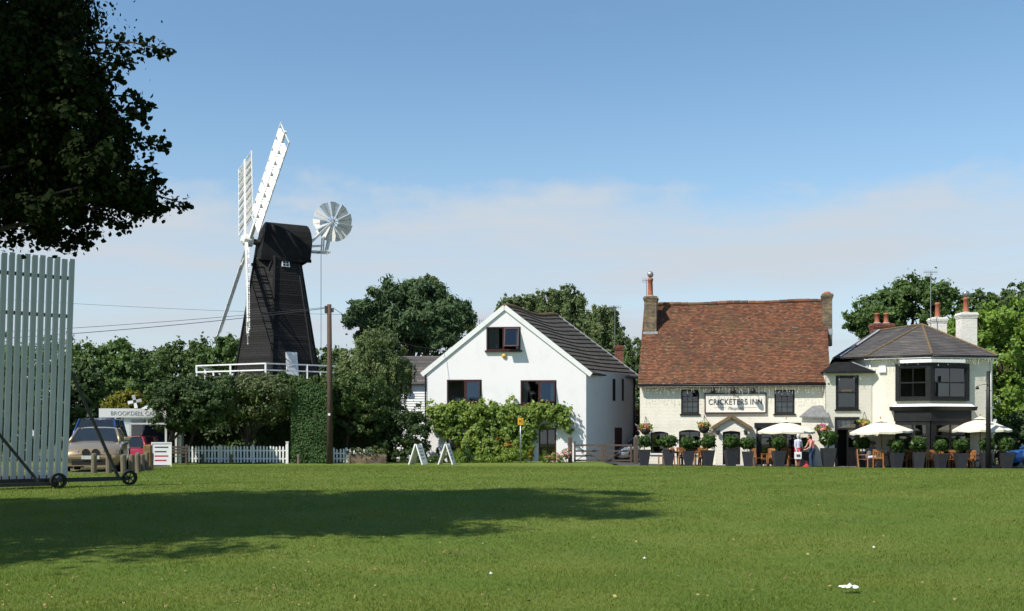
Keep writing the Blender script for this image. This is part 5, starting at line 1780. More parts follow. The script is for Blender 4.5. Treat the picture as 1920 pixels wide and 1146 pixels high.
# ------------------------------------------------------------------ fences, gate, bench, poles, boards
def picket(name, label, px0, px1, Y0, Y1, htop, seed, px_pitch=6.2):
    a = Vector(ground_at(px0, Y0)); b = Vector(ground_at(px1, Y1))
    t = thing(name, label, 'fence', a, 0, 'white picket fences')
    d = b - a; Ln = d.length; d.normalize()
    nr = Vector((d.y, -d.x, 0)).normalized()
    n_ = int(Ln / .165)
    r = random.Random(seed)
    me_ = None
    rot = math.atan2(d.y, d.x)
    for k in range(n_):
        if me_ is None:
            m_ = MB(); hh_ = htop
            m_.v += [(-.045, -.012, .05), (.045, -.012, .05), (.045, -.012, hh_ - .06), (0, -.012, hh_), (-.045, -.012, hh_ - .06), (-.045, .012, .05), (.045, .012, .05), (.045, .012, hh_ - .06), (0, .012, hh_), (-.045, .012, hh_ - .06)]
            m_.f += [(0, 1, 2, 3, 4), (9, 8, 7, 6, 5), (0, 5, 6, 1), (1, 6, 7, 2), (2, 7, 8, 3), (3, 8, 9, 4), (4, 9, 5, 0)]; m_.m += [0] * 7
            o_ = m_.obj('picket', M['white_paint'], t); me_ = o_.data
        else:
            o_ = bpy.data.objects.new('picket', me_); col.objects.link(o_); o_.parent = t
        p_ = d * (Ln * k / n_) + nr * .03
        p_.z += r.uniform(-.02, .02) 
        o_.location = p_; o_.rotation_euler = (0, r.uniform(-.025, .025), rot)
    for z in (.25, htop - .25):
        MB().beam(Vector((0, 0, z)), d * Ln + Vector((0, 0, z)), .035, .07).obj('rail', M['white_paint'], t)
    k = 0
    while k <= Ln + .01:
        c_ = d * k - nr * .06
        MB().box(c_.x - .045, c_.x + .045, c_.y - .045, c_.y + .045, -.1, htop + .05).obj('post', M['white_paint'], t)
        k += Ln / 3
    return t
picket('picket_fence', 'long white picket fence below the dark hedge', 349, 537, 57.4, 57.6, .92, 1)
g = ground_at(537, 57.6)
o = MB().box(-.06, .06, -.06, .06, -.1, 1.1).box(-.08, .08, -.08, .08, 1.1, 1.15).obj('gate_post', M['white_paint']); o.location = (g[0] + .05, g[1], g[2])
tag(o, 'taller white post ending the long picket fence', 'post')
picket('picket_fence', 'short shaded white picket fence right of the utility pole', 626, 695, 58.2, 58.4, .78, 2)

# bench between the trunks
g = ground_at(333, 55)
bn = thing('bench', 'dark weathered wooden bench beside the menu board', 'bench', g, R(12))
for sx in (-.42, .42):
    MB().box(sx - .05, sx + .05, -.25, -.17, 0, .62).obj('leg', M['grey_wood'], bn); MB().box(sx - .05, sx + .05, .2, .28, 0, .95).obj('leg', M['grey_wood'], bn)
    MB().box(sx - .05, sx + .05, -.17, .2, .55, .61).obj('arm', M['grey_wood'], bn)
for k in range(4): MB().box(-.5, .5, -.26 + k * .115, -.17 + k * .115, .40, .435).obj('seat_slat', M['grey_wood'], bn)
for k in range(3): MB().box(-.5, .5, .17, .199, .55 + k * .14, .65 + k * .14).obj('back_slat', M['grey_wood'], bn)

# utility pole
g = Vector(ground_at(618, 56.8))
ztop = at(618, 571, 56.8).z
po_ = thing('utility_pole', 'tall brown wooden utility pole in front of the hedge', 'pole', g)
hp = ztop - g.z
MB().path([(0, 0, -.3), (.01, 0, hp * .5), (-.02, 0, hp)], [.16, .14, .115], 12).obj('shaft', M['pole_wood'], po_, True)
MB().box(-.24, -.12, -.12, .12, hp - .45, hp - .08).box(.11, .2, -.1, .1, hp - .4, hp - .2).obj('insulator_block', M['iron'], po_)
MB().box(-.06, .06, -.165, -.14, 2.5, 2.62).obj('pole_plate', M['white_plastic'], po_)
def wire(name, label, pts, r=.014, sag=.5):
    mb_ = MB()
    P_ = []
    a, b = Vector(pts[0]), Vector(pts[1])
    for k in range(25):
        t_ = k / 24
        P_.append(a.lerp(b, t_) - Vector((0, 0, sag * 4 * t_ * (1 - t_))))
    mb_.path(P_, r, 5)
    o_ = mb_.obj(name, M['wire'])
    return tag(o_, label, 'cable', 'overhead cables')
top = at(612, 578, 56.8)
wire('overhead_cable', 'overhead cable running left from the utility pole, the lower of two', [top, at(-260, 648, 50)], .016, .25)
wire('overhead_cable', 'overhead cable running left from the utility pole, the upper of two', [top + Vector((0, .1, .06)), at(-260, 634, 52)], .012, .2)
wire('overhead_cable', 'thin high overhead cable passing behind the mill sails', [at(640, 590, 92), at(-260, 541, 92)], .013, .3)
wire('overhead_cable', 'overhead cable from the utility pole to the white house gable', [at(624, 577, 56.8), at(828, 655, 62.2)], .013, .5)

# A boards
def aboard(label, px, Y, rz):
    t = thing('a_board', label, 'sign', ground_at(px, Y), rz, 'boards on the lawn edge')
    for s in (-1, 1):
        q = MB(); q.hexa([(-.32, s * .36 - .02, 0), (.32, s * .36 - .02, 0), (.32, s * .36 + .02, 0), (-.32, s * .36 + .02, 0), (-.32, s * .02 - .02, 1.02), (.32, s * .02 - .02, 1.02), (.32, s * .02 + .02, 1.02), (-.32, s * .02 + .02, 1.02)])
        o_ = q.obj('panel', M['weathered_white'] if s > 0 else M['white_paint'], t)
        f_ = MB()
        for z0, z1 in ((0.0, .06), (.95, 1.02)):
            pass
        for xx in (-.34, .34):
            f_.beam((xx, s * .37, 0), (xx, s * .02, 1.04), .04, .06, (0, 1, 0))
        f_.obj('frame', M['white_paint'], o_)
        if s < 0 or True:
            for k in range(4):
                zz = .82 - k * .17
                yy = s * (.36 - .34 * zz / 1.02) + s * .03
                w_ = .22 - .05 * (k % 2)
                MB().box(-w_, w_, yy - .004, yy + .004, zz - .04, zz + .03).obj('print_line', M['cafe_letters'], o_)
    return t
aboard('white folding A board at the lawn edge, the left one', 784, 55.5, R(72))
aboard('white folding A board before the climber, the right one', 838, 55.5, R(80))

# yellow sign on a post
g = Vector(ground_at(976, 57.5)); zt = at(976, 784, 57.5).z - g.z
t = thing('bus_stop_sign', 'small square yellow sign on a grey post before the climber', 'sign', g, R(3))
MB().path([(0, 0, -.2), (0, 0, zt)], .035, 8).obj('post', M['steel'], t, True)
M['sign_yellow'] = mat('yellow sign', (.75, .40, .02), .5)
pl = MB().box(-.15, .15, -.05, -.03, zt - .36, zt).obj('sign_plate', M['sign_yellow'], t)
MB().box(-.07, .0, -.056, -.052, zt - .22, zt - .1).box(.05, .08, -.056, -.052, zt - .28, zt - .06).obj('symbol', M['sign_ink'], pl)

# farm gate
GY = 58.5
g0 = Vector(ground_at(1069, GY)); g1 = Vector(ground_at(1192, GY))
gp = at(1069, 817, GY).z - g0.z
for gg, hh_, lb_ in ((g0, gp, 'left'), (g1, gp, 'right')):
    o = MB().box(-.1, .1, -.1, .1, -.2, hh_ - .08).lathe([(.14, hh_ - .08), (.05, hh_)], 4, (0, 0, 0), sq=True).obj('gate_post', M['grey_wood']); o.location = gg; o.rotation_euler.z = .1
    tag(o, 'stout dark wooden gate post at the %s end of the farm gate' % lb_, 'post', 'farm gate posts')
gt = thing('farm_gate', 'low brown five bar farm gate with cross braces between the houses', 'gate', g0 + Vector((.2, 0, 0)))
gl = (g1 - g0).length - .4
zt = at(1130, 835, GY).z - g0.z
gm = gl * .49
for z in (.12, .36, .62, zt):
    MB().box(0, gl, -.02, .02, z - .045, z + .045).obj('bar', M['grey_wood'], gt)
for x_ in (.05, gm, gm + .12, gl - .05):
    MB().box(x_ - .05, x_ + .05, -.045, .045, .04, zt + (.22 if x_ < 1 else .06)).obj('stile', M['grey_wood'], gt)
MB().beam((.1, -.03, zt), (gm - .1, -.03, .1), .03, .09, (0, 1, 0)).obj('brace', M['grey_wood'], gt)
MB().beam((.1, -.032, .1), (gm - .1, -.032, zt), .03, .09, (0, 1, 0)).obj('brace', M['grey_wood'], gt)
MB().beam((gm + .2, -.031, .1), (gl - .1, -.031, zt), .03, .1, (0, 1, 0)).obj('brace', M['grey_wood'], gt)

# brick planter
g = ground_at(688, 57.6)
bp_ = thing('brick_planter', 'low brick planter with trailing plants beside the lawn', 'planter', g)
mb = MB()
for k in range(7):
    for i in range(9):
        x_ = -1.0 + (i + (.5 if k % 2 else 0)) * .225
        mb.box(x_, min(1.05, x_ + .213), -.22, .22, k * .075, k * .075 + .064)
mb.obj('brickwork', M['brick_yellow'], bp_)
P, D = crown_pts([(-.6, 0, .62, .5, .3, .16), (.3, 0, .64, .6, .3, .2), (.8, -.05, .6, .3, .25, .22)], 900, np.random.default_rng(4), 10, .5)
np_mesh('plants', leaves(P, D, .07, np.random.default_rng(5)), 4, M['viburnum'], bp_)

# paper on the grass
X_, Y_ = (1592 - CX) / F * 9.9, 9.9
pts_ = []
rp_ = random.Random(2)
mb = MB()
nx_, ny_ = 12, 6
for j in range(ny_ + 1):
    for i in range(nx_ + 1):
        u_, v_ = i / nx_ - .5, j / ny_ - .5
        rr = 1 - .35 * rp_.random()
        mb.v.append((u_ * .18 * rr + .012 * math.sin(j * 3), v_ * .10 * rr, .052 + .022 * rp_.random() * (1 - 1.6 * abs(u_)) + .005 * math.sin(i * 1.3) + .022 * (1 - 4 * v_ * v_) * (1 - 3 * u_ * u_)))
for j in range(ny_):
    for i in range(nx_):
        a = j * (nx_ + 1) + i
        mb.f.append((a, a + 1, a + nx_ + 2, a + nx_ + 1)); mb.m.append(0)
o = mb.obj('paper_litter', M['white_plastic'])
o.location = (X_, Y_, gz(X_, Y_)); tag(o, 'crumpled white paper lying on the near grass', 'litter')
for k, (px, py) in enumerate(((1638, 1020), (920, 1061), (1208, 1037))):
    Y_ = (CZ - .12) * F / (py - HY); X_ = (px - CX) / F * Y_
    mb = MB(); 
    for i in range(5):
        a = i * 1.26; mb.face([(0, 0, .035), (.02 * math.cos(a), .015 * math.sin(a), .012), (.02 * math.cos(a + 1.2), .02 * math.sin(a + 1.2), .02)])
    o = mb.obj('paper_scrap', M['white_plastic']); o.location = (X_, Y_, gz(X_, Y_)); 
    tag(o, ['tiny white paper scrap on the grass at right, farthest of the scraps', 'tiny white paper scrap on the grass left of centre', 'tiny white paper scrap on the grass right of centre'][k], 'litter', 'paper scraps on the green')


# ------------------------------------------------------------------ trees and hedges
def tree_px(name, label, px, Y, lst, n, leaf, m, seed, **kw):
    return make_tree(name, label, ground_at(px, Y), pxlobes(Y, lst), n, leaf, M[m], seed, **kw)

GL = 'trees beyond the green'
# far line at left
tree_px('far_tree', 'far thin crowned tree showing through the sight screen slats', 90, 150, [(60, 690, 60, 55), (120, 680, 45, 45), (20, 690, 50, 60), (150, 668, 22, 20)], 3600, .42, 'oak', 31, trunk_r=.4, group=GL)
tree_px('far_tree', 'broad far oak on the skyline above the cafe', 205, 140, [(190, 690, 52, 45), (230, 682, 45, 38), (165, 705, 40, 40), (215, 668, 38, 24), (258, 690, 30, 32)], 6500, .40, 'oak', 32, trunk_r=.5, group=GL)
tree_px('far_tree', 'far dark tree on the skyline left of the mill', 310, 135, [(300, 690, 40, 38), (340, 680, 38, 34), (372, 690, 40, 45), (318, 668, 30, 20), (280, 705, 30, 30)], 6000, .40, 'mid', 33, trunk_r=.45, group=GL)
tree_px('far_tree', 'round far tree behind the foot of the mill', 420, 120, [(425, 670, 34, 36), (405, 690, 34, 35), (445, 690, 30, 40), (428, 650, 24, 20)], 5200, .36, 'oak', 34, trunk_r=.4, group=GL)
tree_px('far_tree', 'far tree to the right of the mill foot', 600, 118, [(600, 695, 34, 34), (625, 690, 30, 36), (575, 705, 30, 30)], 3200, .36, 'mid', 35, trunk_r=.4, group=GL)
# nearer trees round the cafe
tree_px('garden_tree', 'dark leafy garden tree behind the cafe with a bright pointed top', 240, 76, [(240, 710, 34, 46), (212, 735, 36, 45), (268, 730, 32, 45), (240, 680, 20, 22), (190, 755, 34, 45), (280, 760, 30, 40), (255, 700, 26, 30)], 10000, .24, 'oak', 36, trunk_r=.25, group=GL)
tree_px('garden_tree', 'dark garden tree behind the gold car', 150, 70, [(150, 745, 30, 55), (165, 790, 32, 55), (135, 800, 34, 60), (120, 730, 35, 45), (172, 720, 26, 32)], 8500, .24, 'hedge', 37, trunk_r=.25, group=GL)
tree_px('garden_tree', 'dark garden trees seen through the sight screen', 60, 68, [(80, 760, 40, 60), (30, 750, 45, 65), (50, 810, 60, 55), (0, 780, 50, 65), (-45, 750, 50, 70)], 8000, .26, 'hedge', 38, trunk_r=.25, group=GL)
tree_px('golden_shrub', 'yellow green shrub behind the cafe roof', 235, 63, [(232, 752, 26, 18), (250, 748, 20, 16), (215, 762, 20, 14), (240, 775, 30, 20)], 3200, .14, 'golden', 39, trunk_r=.08, group=None, cat='shrub')
# screen of garden trees before the mill
tree_px('garden_tree', 'dark small tree on two trunks beside the cafe', 316, 55.6, [(318, 770, 28, 38), (345, 752, 45, 40), (330, 732, 32, 24), (372, 748, 40, 38), (365, 775, 38, 30), (306, 745, 18, 30), (346, 790, 34, 18), (395, 760, 36, 40)], 15000, .15, 'hedge', 40, trunk_r=.16, group=GL, trunk_top=3.2)
tree_px('garden_tree', 'loose dark tree left of the clipped viburnum', 352, 57.6, [(388, 732, 32, 20), (422, 730, 34, 20), (350, 726, 30, 20), (410, 740, 36, 24)], 7000, .15, 'mid', 41, trunk_r=.13, group=GL, trunk_top=3.0)
tree_px('viburnum_hedge', 'clipped dusty green hedge on bare stems above the picket fence', 460, 58, [(425, 752, 34, 36), (465, 748, 40, 40), (505, 745, 36, 38), (530, 742, 26, 26), (445, 734, 34, 22), (490, 730, 36, 20), (410, 772, 24, 20), (460, 775, 40, 20), (510, 770, 30, 20)], 14000, .12, 'viburnum', 42, trunk_r=.1, group=None, cat='hedge', subr=.5, trunk_top=2.2)
tree_px('garden_shrub', 'tall shrub with yellow green tips over the yew column', 545, 58.6, [(540, 730, 26, 22), (565, 722, 30, 20), (600, 730, 34, 22), (548, 755, 22, 24), (528, 718, 26, 18), (572, 745, 30, 24)], 7000, .12, 'mid', 43, trunk_r=.08, group=None, cat='shrub')
# dark holding hedge in the shade behind the picket fence
def box_hedge(name, label, px0, px1, Y, depth, py0, n, leaf, m, seed, bump_=.12, cat='hedge', zbot=0.0, round_=0.0):
    rg = np.random.default_rng(seed)
    a = Vector(ground_at(px0, Y)); b = Vector(ground_at(px1, Y))
    hgt_ = at((px0 + px1) / 2, py0, Y).z - a.z
    t = thing(name, label, cat, a)
    Lx = b.x - a.x
    fr_ = np.array([Lx * hgt_, Lx * depth, depth * hgt_, depth * hgt_])
    w_ = rg.choice(4, n, p=fr_ / fr_.sum())
    u_, v_ = rg.random(n), rg.random(n)
    X = np.where(w_ < 2, u_ * Lx, np.where(w_ == 2, 0, Lx)); Yy = np.where(w_ == 0, 0, np.where(w_ == 1, v_ * depth, u_ * depth)); Z = np.where(w_ == 1, hgt_, zbot + v_ * (hgt_ - zbot))
    Nn = np.zeros((n, 3)); Nn[w_ == 0] = (0, -1, .2); Nn[w_ == 1] = (0, 0, 1); Nn[w_ == 2] = (-1, 0, .2); Nn[w_ == 3] = (1, 0, .2)
    lump = bump_ * (np.sin(X * 3.1 + seed) * np.sin(Z * 2.7 + X) + .6 * np.sin(Yy * 3 + Z * 4.1)) + rg.normal(size=n) * bump_ * .5
    Pp = np.stack([X, Yy, Z], 1) + Nn * lump[:, None]
    if round_:
        Pp[:, 2] -= round_ * np.abs(2 * X / Lx - 1) ** 3 * (Z / hgt_)
    np_mesh('foliage', leaves(Pp, Nn + rg.normal(size=(n, 3)) * .5, leaf, rg), 4, M[m], t)
    core = MB().box(.15, Lx - .15, .15, depth - .05, 0, hgt_ - .2).obj('branches', M['bark'], t)
    return t
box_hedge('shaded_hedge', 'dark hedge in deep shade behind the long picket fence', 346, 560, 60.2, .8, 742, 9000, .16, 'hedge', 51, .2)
box_hedge('yew_column', 'tall clipped green yew block left of the utility pole', 546, 616, 57.6, 1.4, 722, 12000, .075, 'yew', 52, .06, round_=.35)
tree_px('garden_shrub', 'large mixed shrub behind the utility pole', 650, 59.5, [(640, 735, 34, 32), (675, 730, 34, 34), (655, 770, 36, 30), (690, 775, 34, 34), (705, 745, 30, 34), (625, 765, 26, 30), (670, 800, 34, 22)], 12000, .13, 'mid', 44, trunk_r=.1, group=None, cat='shrub')
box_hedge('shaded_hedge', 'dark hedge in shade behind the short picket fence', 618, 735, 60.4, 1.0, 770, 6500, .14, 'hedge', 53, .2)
tree_px('garden_shrub', 'rounded dark shrub falling towards the white house', 740, 59.8, [(730, 790, 34, 44), (760, 812, 32, 44), (785, 815, 22, 45), (715, 780, 30, 40), (745, 835, 40, 26), (790, 845, 14, 22), (775, 785, 14, 14)], 10500, .12, 'hedge', 45, trunk_r=.08, group=None, cat='shrub')
tree_px('weeping_tree', 'olive green weeping garden tree in front of the pine', 700, 63, [(700, 650, 36, 32), (672, 690, 34, 45), (725, 690, 38, 46), (700, 720, 48, 36), (745, 710, 26, 36), (655, 715, 24, 34), (715, 640, 22, 20)], 15000, .105, 'birch', 46, trunk_r=.16, weep=1.6, group=GL, aspect=2.0)
tree_px('pine_tree', 'broad dark green pine with dense needle clumps behind the cottage', 765, 86, [(700, 600, 46, 34), (745, 565, 48, 36), (790, 560, 44, 34), (835, 590, 42, 38), (760, 620, 60, 40), (820, 630, 48, 36), (680, 585, 30, 20), (850, 605, 32, 46), (720, 640, 50, 32), (790, 600, 50, 40), (660, 600, 18, 10)], 30000, .2, 'pine', 47, trunk_r=.45, group=GL, sub=34, subr=.26, aspect=3.0, shell=.85)
tree_px('birch_tree', 'thin topped birch rising behind the pine', 795, 97, [(778, 538, 20, 14), (800, 528, 20, 12), (820, 540, 14, 14), (790, 555, 30, 20), (868, 592, 16, 12), (880, 605, 12, 22), (790, 590, 40, 40)], 7500, .17, 'birch', 48, trunk_r=.25, weep=1.5, group=GL, aspect=2.0)
# behind the white house
tree_px('birch_tree', 'airy weeping birch rising behind the white house ridge', 1040, 92, [(1000, 572, 24, 16), (1030, 558, 24, 16), (1062, 556, 22, 18), (1080, 575, 20, 26), (975, 566, 20, 12), (952, 570, 14, 14), (940, 582, 10, 16), (1015, 590, 34, 22), (1055, 590, 34, 26), (1085, 610, 22, 30), (1030, 615, 50, 34), (1098, 640, 16, 30)], 13500, .15, 'birch', 49, trunk_r=.28, weep=2.2, group=GL, aspect=2.2)
tree_px('birch_tree', 'weeping birch between the white house and the inn', 1130, 84, [(1118, 592, 20, 16), (1140, 588, 16, 14), (1130, 615, 26, 24), (1152, 625, 18, 26), (1112, 640, 26, 34), (1145, 660, 26, 30), (1172, 650, 14, 20), (1180, 675, 14, 26), (1160, 690, 28, 30), (1130, 690, 30, 30), (1185, 705, 14, 24)], 12000, .14, 'birch', 50, trunk_r=.24, weep=2.4, group=GL, aspect=2.2)
tree_px('garden_tree', 'dark garden tree in the gap beside the inn gable', 1185, 74, [(1180, 700, 26, 42), (1190, 745, 24, 40), (1175, 760, 22, 34), (1195, 660, 16, 30)], 6000, .16, 'mid', 60, trunk_r=.15, group=GL)
tree_px('copper_shrub', 'small copper leaved shrub in the gap beside the inn', 1184, 69, [(1184, 780, 16, 16), (1178, 800, 18, 16), (1190, 800, 14, 20)], 1800, .13, 'copper', 61, trunk_r=.05, group=None, cat='shrub')
# behind the inn
tree_px('oak_tree', 'dark green oak behind the slate roofed wing', 1700, 84, [(1650, 580, 46, 30), (1690, 560, 48, 34), (1740, 565, 52, 36), (1780, 570, 40, 34), (1620, 600, 32, 26), (1700, 605, 70, 36), (1770, 610, 45, 36), (1640, 615, 50, 26), (1605, 610, 20, 14), (1720, 545, 34, 20)], 17000, .24, 'oak', 62, trunk_r=.45, group=GL)
tree_px('far_tree', 'dark far tree on the skyline right of the last chimney', 1850, 105, [(1835, 575, 36, 26), (1875, 575, 40, 30), (1915, 565, 34, 34), (1960, 560, 45, 40), (1840, 610, 60, 40), (1900, 615, 60, 40)], 8500, .30, 'mid', 63, trunk_r=.45, group=GL)
tree_px('chestnut_tree', 'big bright green tree filling the right edge beside the inn', 1890, 66, [(1860, 620, 42, 40), (1905, 610, 44, 40), (1950, 620, 50, 50), (1880, 670, 52, 48), (1930, 690, 56, 52), (1885, 740, 46, 46), (1940, 760, 56, 50), (1990, 690, 60, 70), (1900, 785, 44, 30), (1840, 640, 26, 26), (1835, 605, 26, 20), (1790, 612, 18, 16), (1780, 630, 26, 20)], 22000, .21, 'bright', 64, trunk_r=.4, group=GL, aspect=1.3)
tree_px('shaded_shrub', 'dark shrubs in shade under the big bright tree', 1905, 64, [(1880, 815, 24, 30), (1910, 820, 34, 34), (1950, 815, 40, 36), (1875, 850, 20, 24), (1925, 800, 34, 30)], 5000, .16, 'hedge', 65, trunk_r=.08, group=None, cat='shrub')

# near lime tree, its crown over the top left corner
rng = np.random.default_rng(77)
base = Vector((-9.6, 14.2, gz(-9.6, 14.2)))
lime = thing('lime_tree', 'dark overhanging lime tree in the top left corner', 'tree', base)
lob = []
def tl(x, y, z, rx, ry, rz): lob.append((x - base.x, y - base.y, z - base.z, rx, ry, rz))
tl(-8.9, 13.1, 10.9, 3.3, 3.7, 3.3)            # upper crown, above the picture
tl(-10.2, 13.4, 13.4, 2.4, 2.6, 2.2)
tl(-7.4, 13.1, 10.2, 2.0, 1.6, 1.3)
tl(-11.8, 14.5, 9.5, 2.6, 3.0, 3.2)
tl(-10.2, 14.2, 7.0, 3.6, 3.6, 2.3)
tl(-9.0, 12.8, 6.2, 2.3, 2.0, 1.7)
for (px, py, rx, ry, Y) in ((60, 60, 90, 75, 13.6), (90, 150, 100, 75, 13.2), (60, 240, 130, 85, 13.8), (140, 255, 75, 60, 13.0), (130, 330, 100, 60, 13.4), (60, 350, 110, 70, 14.2), (200, 340, 70, 50, 12.8), (40, 395, 90, 45, 13.6), (110, 405, 50, 35, 13.0), (255, 375, 38, 20, 12.9), (160, 175, 45, 45, 12.9), (-60, 300, 120, 140, 14.5), (-80, 395, 100, 50, 14.2), (200, 270, 40, 40, 13.1)):
    p = at(px, py, Y)
    tl(p.x, p.y, p.z, rx / F * Y, (rx + ry) / 2 / F * Y + .3, ry / F * Y)
P, D = crown_pts(lob[4:], 190000, rng, 44, .32, .70)
Pu, Du = crown_pts(lob[:4], 70000, rng, 50, .34, .66)
limbs = MB()
limbs.path([(0, 0, -.3), (.05, 0, 1.2), (.1, -.05, 2.6), (.15, -.1, 5), (.2, -.1, 8), (.3, 0, 12.5)], [.42, .34, .3, .24, .16, .04], 12)
for l in lob:
    c_ = Vector(l[:3]); s0 = Vector((.12, -.08, max(2.4, min(9, c_.z - 1.2))))
    limbs.path([s0, s0.lerp(c_, .5) + Vector((0, 0, .25)), c_], [.04, .028, .012], 6)
Pt, Dt = [], []
# twigs reaching out of the crown
for (px, py, Y, fx_, fy_) in ((318, 97, 12.9, 165, 80), (283, 197, 13.0, 190, 180), (272, 215, 12.9, 170, 215), (316, 272, 12.8, 215, 265), (308, 342, 13.0, 215, 345), (352, 383, 12.8, 235, 372), (300, 398, 12.9, 220, 385), (240, 425, 13.0, 170, 400), (187, 440, 13.1, 120, 415), (168, 455, 13.2, 90, 440), (135, 465, 13.2, 70, 445), (20, 455, 13.4, 20, 440), (75, 452, 13.3, 50, 430), (150, 25, 12.9, 95, 50), (178, 70, 12.9, 120, 85), (195, 132, 12.9, 140, 140), (225, 145, 12.8, 150, 110), (250, 118, 12.8, 160, 100), (232, 240, 12.9, 180, 240), (290, 320, 12.9, 220, 320), (130, 2, 13, 80, 20)):
    a = at(fx_, fy_, Y + .3) - base; b = at(px, py, Y) - base
    mid = a.lerp(b, .55) + Vector((0, 0, .06))
    limbs.path([a, mid, b], [.018, .011, .004], 5)
    k = int(150 * (b - a).length) + 16
    tt = rng.random(k) ** .75
    A_, B_, Mi = np.array(a), np.array(b), np.array(mid)
    q = (A_[None] * ((1 - tt) ** 2)[:, None] + 2 * Mi[None] * (tt * (1 - tt))[:, None] + B_[None] * (tt ** 2)[:, None])
    wdt = (.16 * (1 - tt) + .03)[:, None]
    q = q + rng.normal(size=(k, 3)) * wdt * np.array([1, 1, .75]) + np.array([0, 0, -.03])
    Pt.append(q); Dt.append(rng.normal(size=(k, 3)) + np.array([0, 0, .3]))
P = np.concatenate([P] + Pt); D = np.concatenate([D] + Dt)
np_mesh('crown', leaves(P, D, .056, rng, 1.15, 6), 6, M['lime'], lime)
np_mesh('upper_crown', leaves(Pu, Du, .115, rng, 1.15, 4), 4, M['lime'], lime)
limbs.obj('trunk', M['bark'], lime, True)

# added lime, unseen left of the picture, placed to shade its neighbour
rng = np.random.default_rng(78)
base = Vector((-13.9, 10.2, gz(-13.9, 10.2)))
shade_lime = thing('lime_tree', 'unseen lime tree added left of the first to shade it', 'tree', base)
P, D = crown_pts([(0, 0, 9.5, 3.8, 3.6, 4.2), (.2, 0, 6.0, 3.4, 3.2, 2.6), (0, 0, 13.0, 3.0, 3.0, 2.6), (1.4, .8, 9.0, 2.8, 2.8, 3.4)], 34000, rng, 40, .34, .70)
np_mesh('crown', leaves(P, D, .17, rng, 1.15, 4), 4, M['lime'], shade_lime)
MB().path([(0, 0, -.3), (.05, 0, 2.6), (.2, .1, 12.5)], [.42, .34, .05], 10).obj('trunk', M['bark'], shade_lime, True)

# ------------------------------------------------------------------ beds in front of the white house
def clump(name, label, cat, px, Y, lst, n, leaf, m, seed, aspect=1.4, extra=None, group=None):
    g_ = Vector(ground_at(px, Y)); rg = np.random.default_rng(seed)
    t = thing(name, label, cat, g_, 0, group)
    lb = [(l[0] - g_.x, l[1] - g_.y, l[2] - g_.z, l[3], l[4], l[5]) for l in pxlobes(Y, lst)]
    Pp, Dd = crown_pts(lb, n, rg, 10, .5)
    Pp[:, 2] = np.maximum(Pp[:, 2], .01)
    np_mesh('foliage', leaves(Pp, Dd, leaf, rg, aspect), 4, M[m], t)
    if extra:
        Pp, Dd = crown_pts(lb, extra[0], rg, 10, .5, .95)
        Pp[:, 2] = np.maximum(Pp[:, 2], .05)
        np_mesh('flowers', leaves(Pp, Dd + np.array([0, -.6, .6]), extra[1], rg, 1.0), 4, M[extra[2]], t)['kind'] = 'stuff'
    st = MB()
    for l in lb: st.path([(l[0], l[1], -.05), (l[0], l[1], max(.1, l[2]))], .012, 5)
    st.obj('stems', M['bark'], t)
    return t
clump('low_hedge', 'low clipped green hedge under the climber', 'hedge', 900, 58.6, [(px, 860 - 3 * math.sin(px * .02) - (4 if px > 940 else 0), 14, 8 + (4 if px > 940 else 0)) for px in range(865, 985, 12)], 4200, .07, 'climber', 71)
clump('low_hedge', 'low dark hedge behind the left A board', 'hedge', 760, 58.6, [(750, 855, 14, 11), (770, 855, 16, 11), (790, 858, 14, 9), (815, 862, 16, 6), (840, 862, 16, 6)], 2600, .08, 'hedge', 72)
clump('conifer', 'small upright conifer left of the climber foot', 'shrub', 875, 58.4, [(876, 850, 5, 14), (876, 842, 4, 8)], 700, .05, 'yew', 73, 2)
clump('conifer', 'small golden conifer by the french door', 'shrub', 995, 58.2, [(995, 855, 5, 9), (995, 847, 4, 6)], 600, .05, 'golden', 74, 2)
clump('dwarf_conifer', 'tiny dark pointed conifer against the white wall', 'shrub', 821, 59.5, [(821, 853, 3, 9), (821, 846, 2, 6)], 400, .05, 'yew', 75, 2)
def spiky(label, px, Y, h_, seed):
    g_ = Vector(ground_at(px, Y)); rg = np.random.default_rng(seed)
    t = thing('cordyline', label, 'plant', g_)
    vs = []
    for k in range(46):
        a = rg.random() * 6.283; el = rg.uniform(.25, 1.45); ln = h_ * rg.uniform(.7, 1.05)
        d_ = np.array([math.cos(a) * math.cos(el), math.sin(a) * math.cos(el), math.sin(el)])
        s_ = np.array([-math.sin(a), math.cos(a), 0]) * .022
        m1 = d_ * ln * .6; m2 = d_ * ln + np.array([0, 0, -.12 * ln * math.cos(el)])
        vs += [-s_, s_, m1 + s_ * .9, m1 - s_ * .9, m1 - s_ * .9, m1 + s_ * .9, m2 + s_ * .1, m2 - s_ * .1]
    np_mesh('leaves', np.array(vs), 4, M['climber'], t)
    MB().path([(0, 0, -.05), (0, 0, .15)], .05, 6).obj('stem', M['bark'], t)
spiky('spiky cordyline in front of the left dark doorway', 853, 58.6, .95, 1)
spiky('spiky cordyline in front of the right french door', 1020, 58.3, .75, 2)
clump('flower_bed', 'pink and peach flowers beside the farm gate', 'flowers', 1045, 58.1, [(1030, 862, 10, 6), (1042, 858, 10, 8), (1055, 858, 10, 9), (1062, 850, 8, 8)], 1100, .06, 'climber', 76, 1.4, (420, .07, 'pinkflower'))

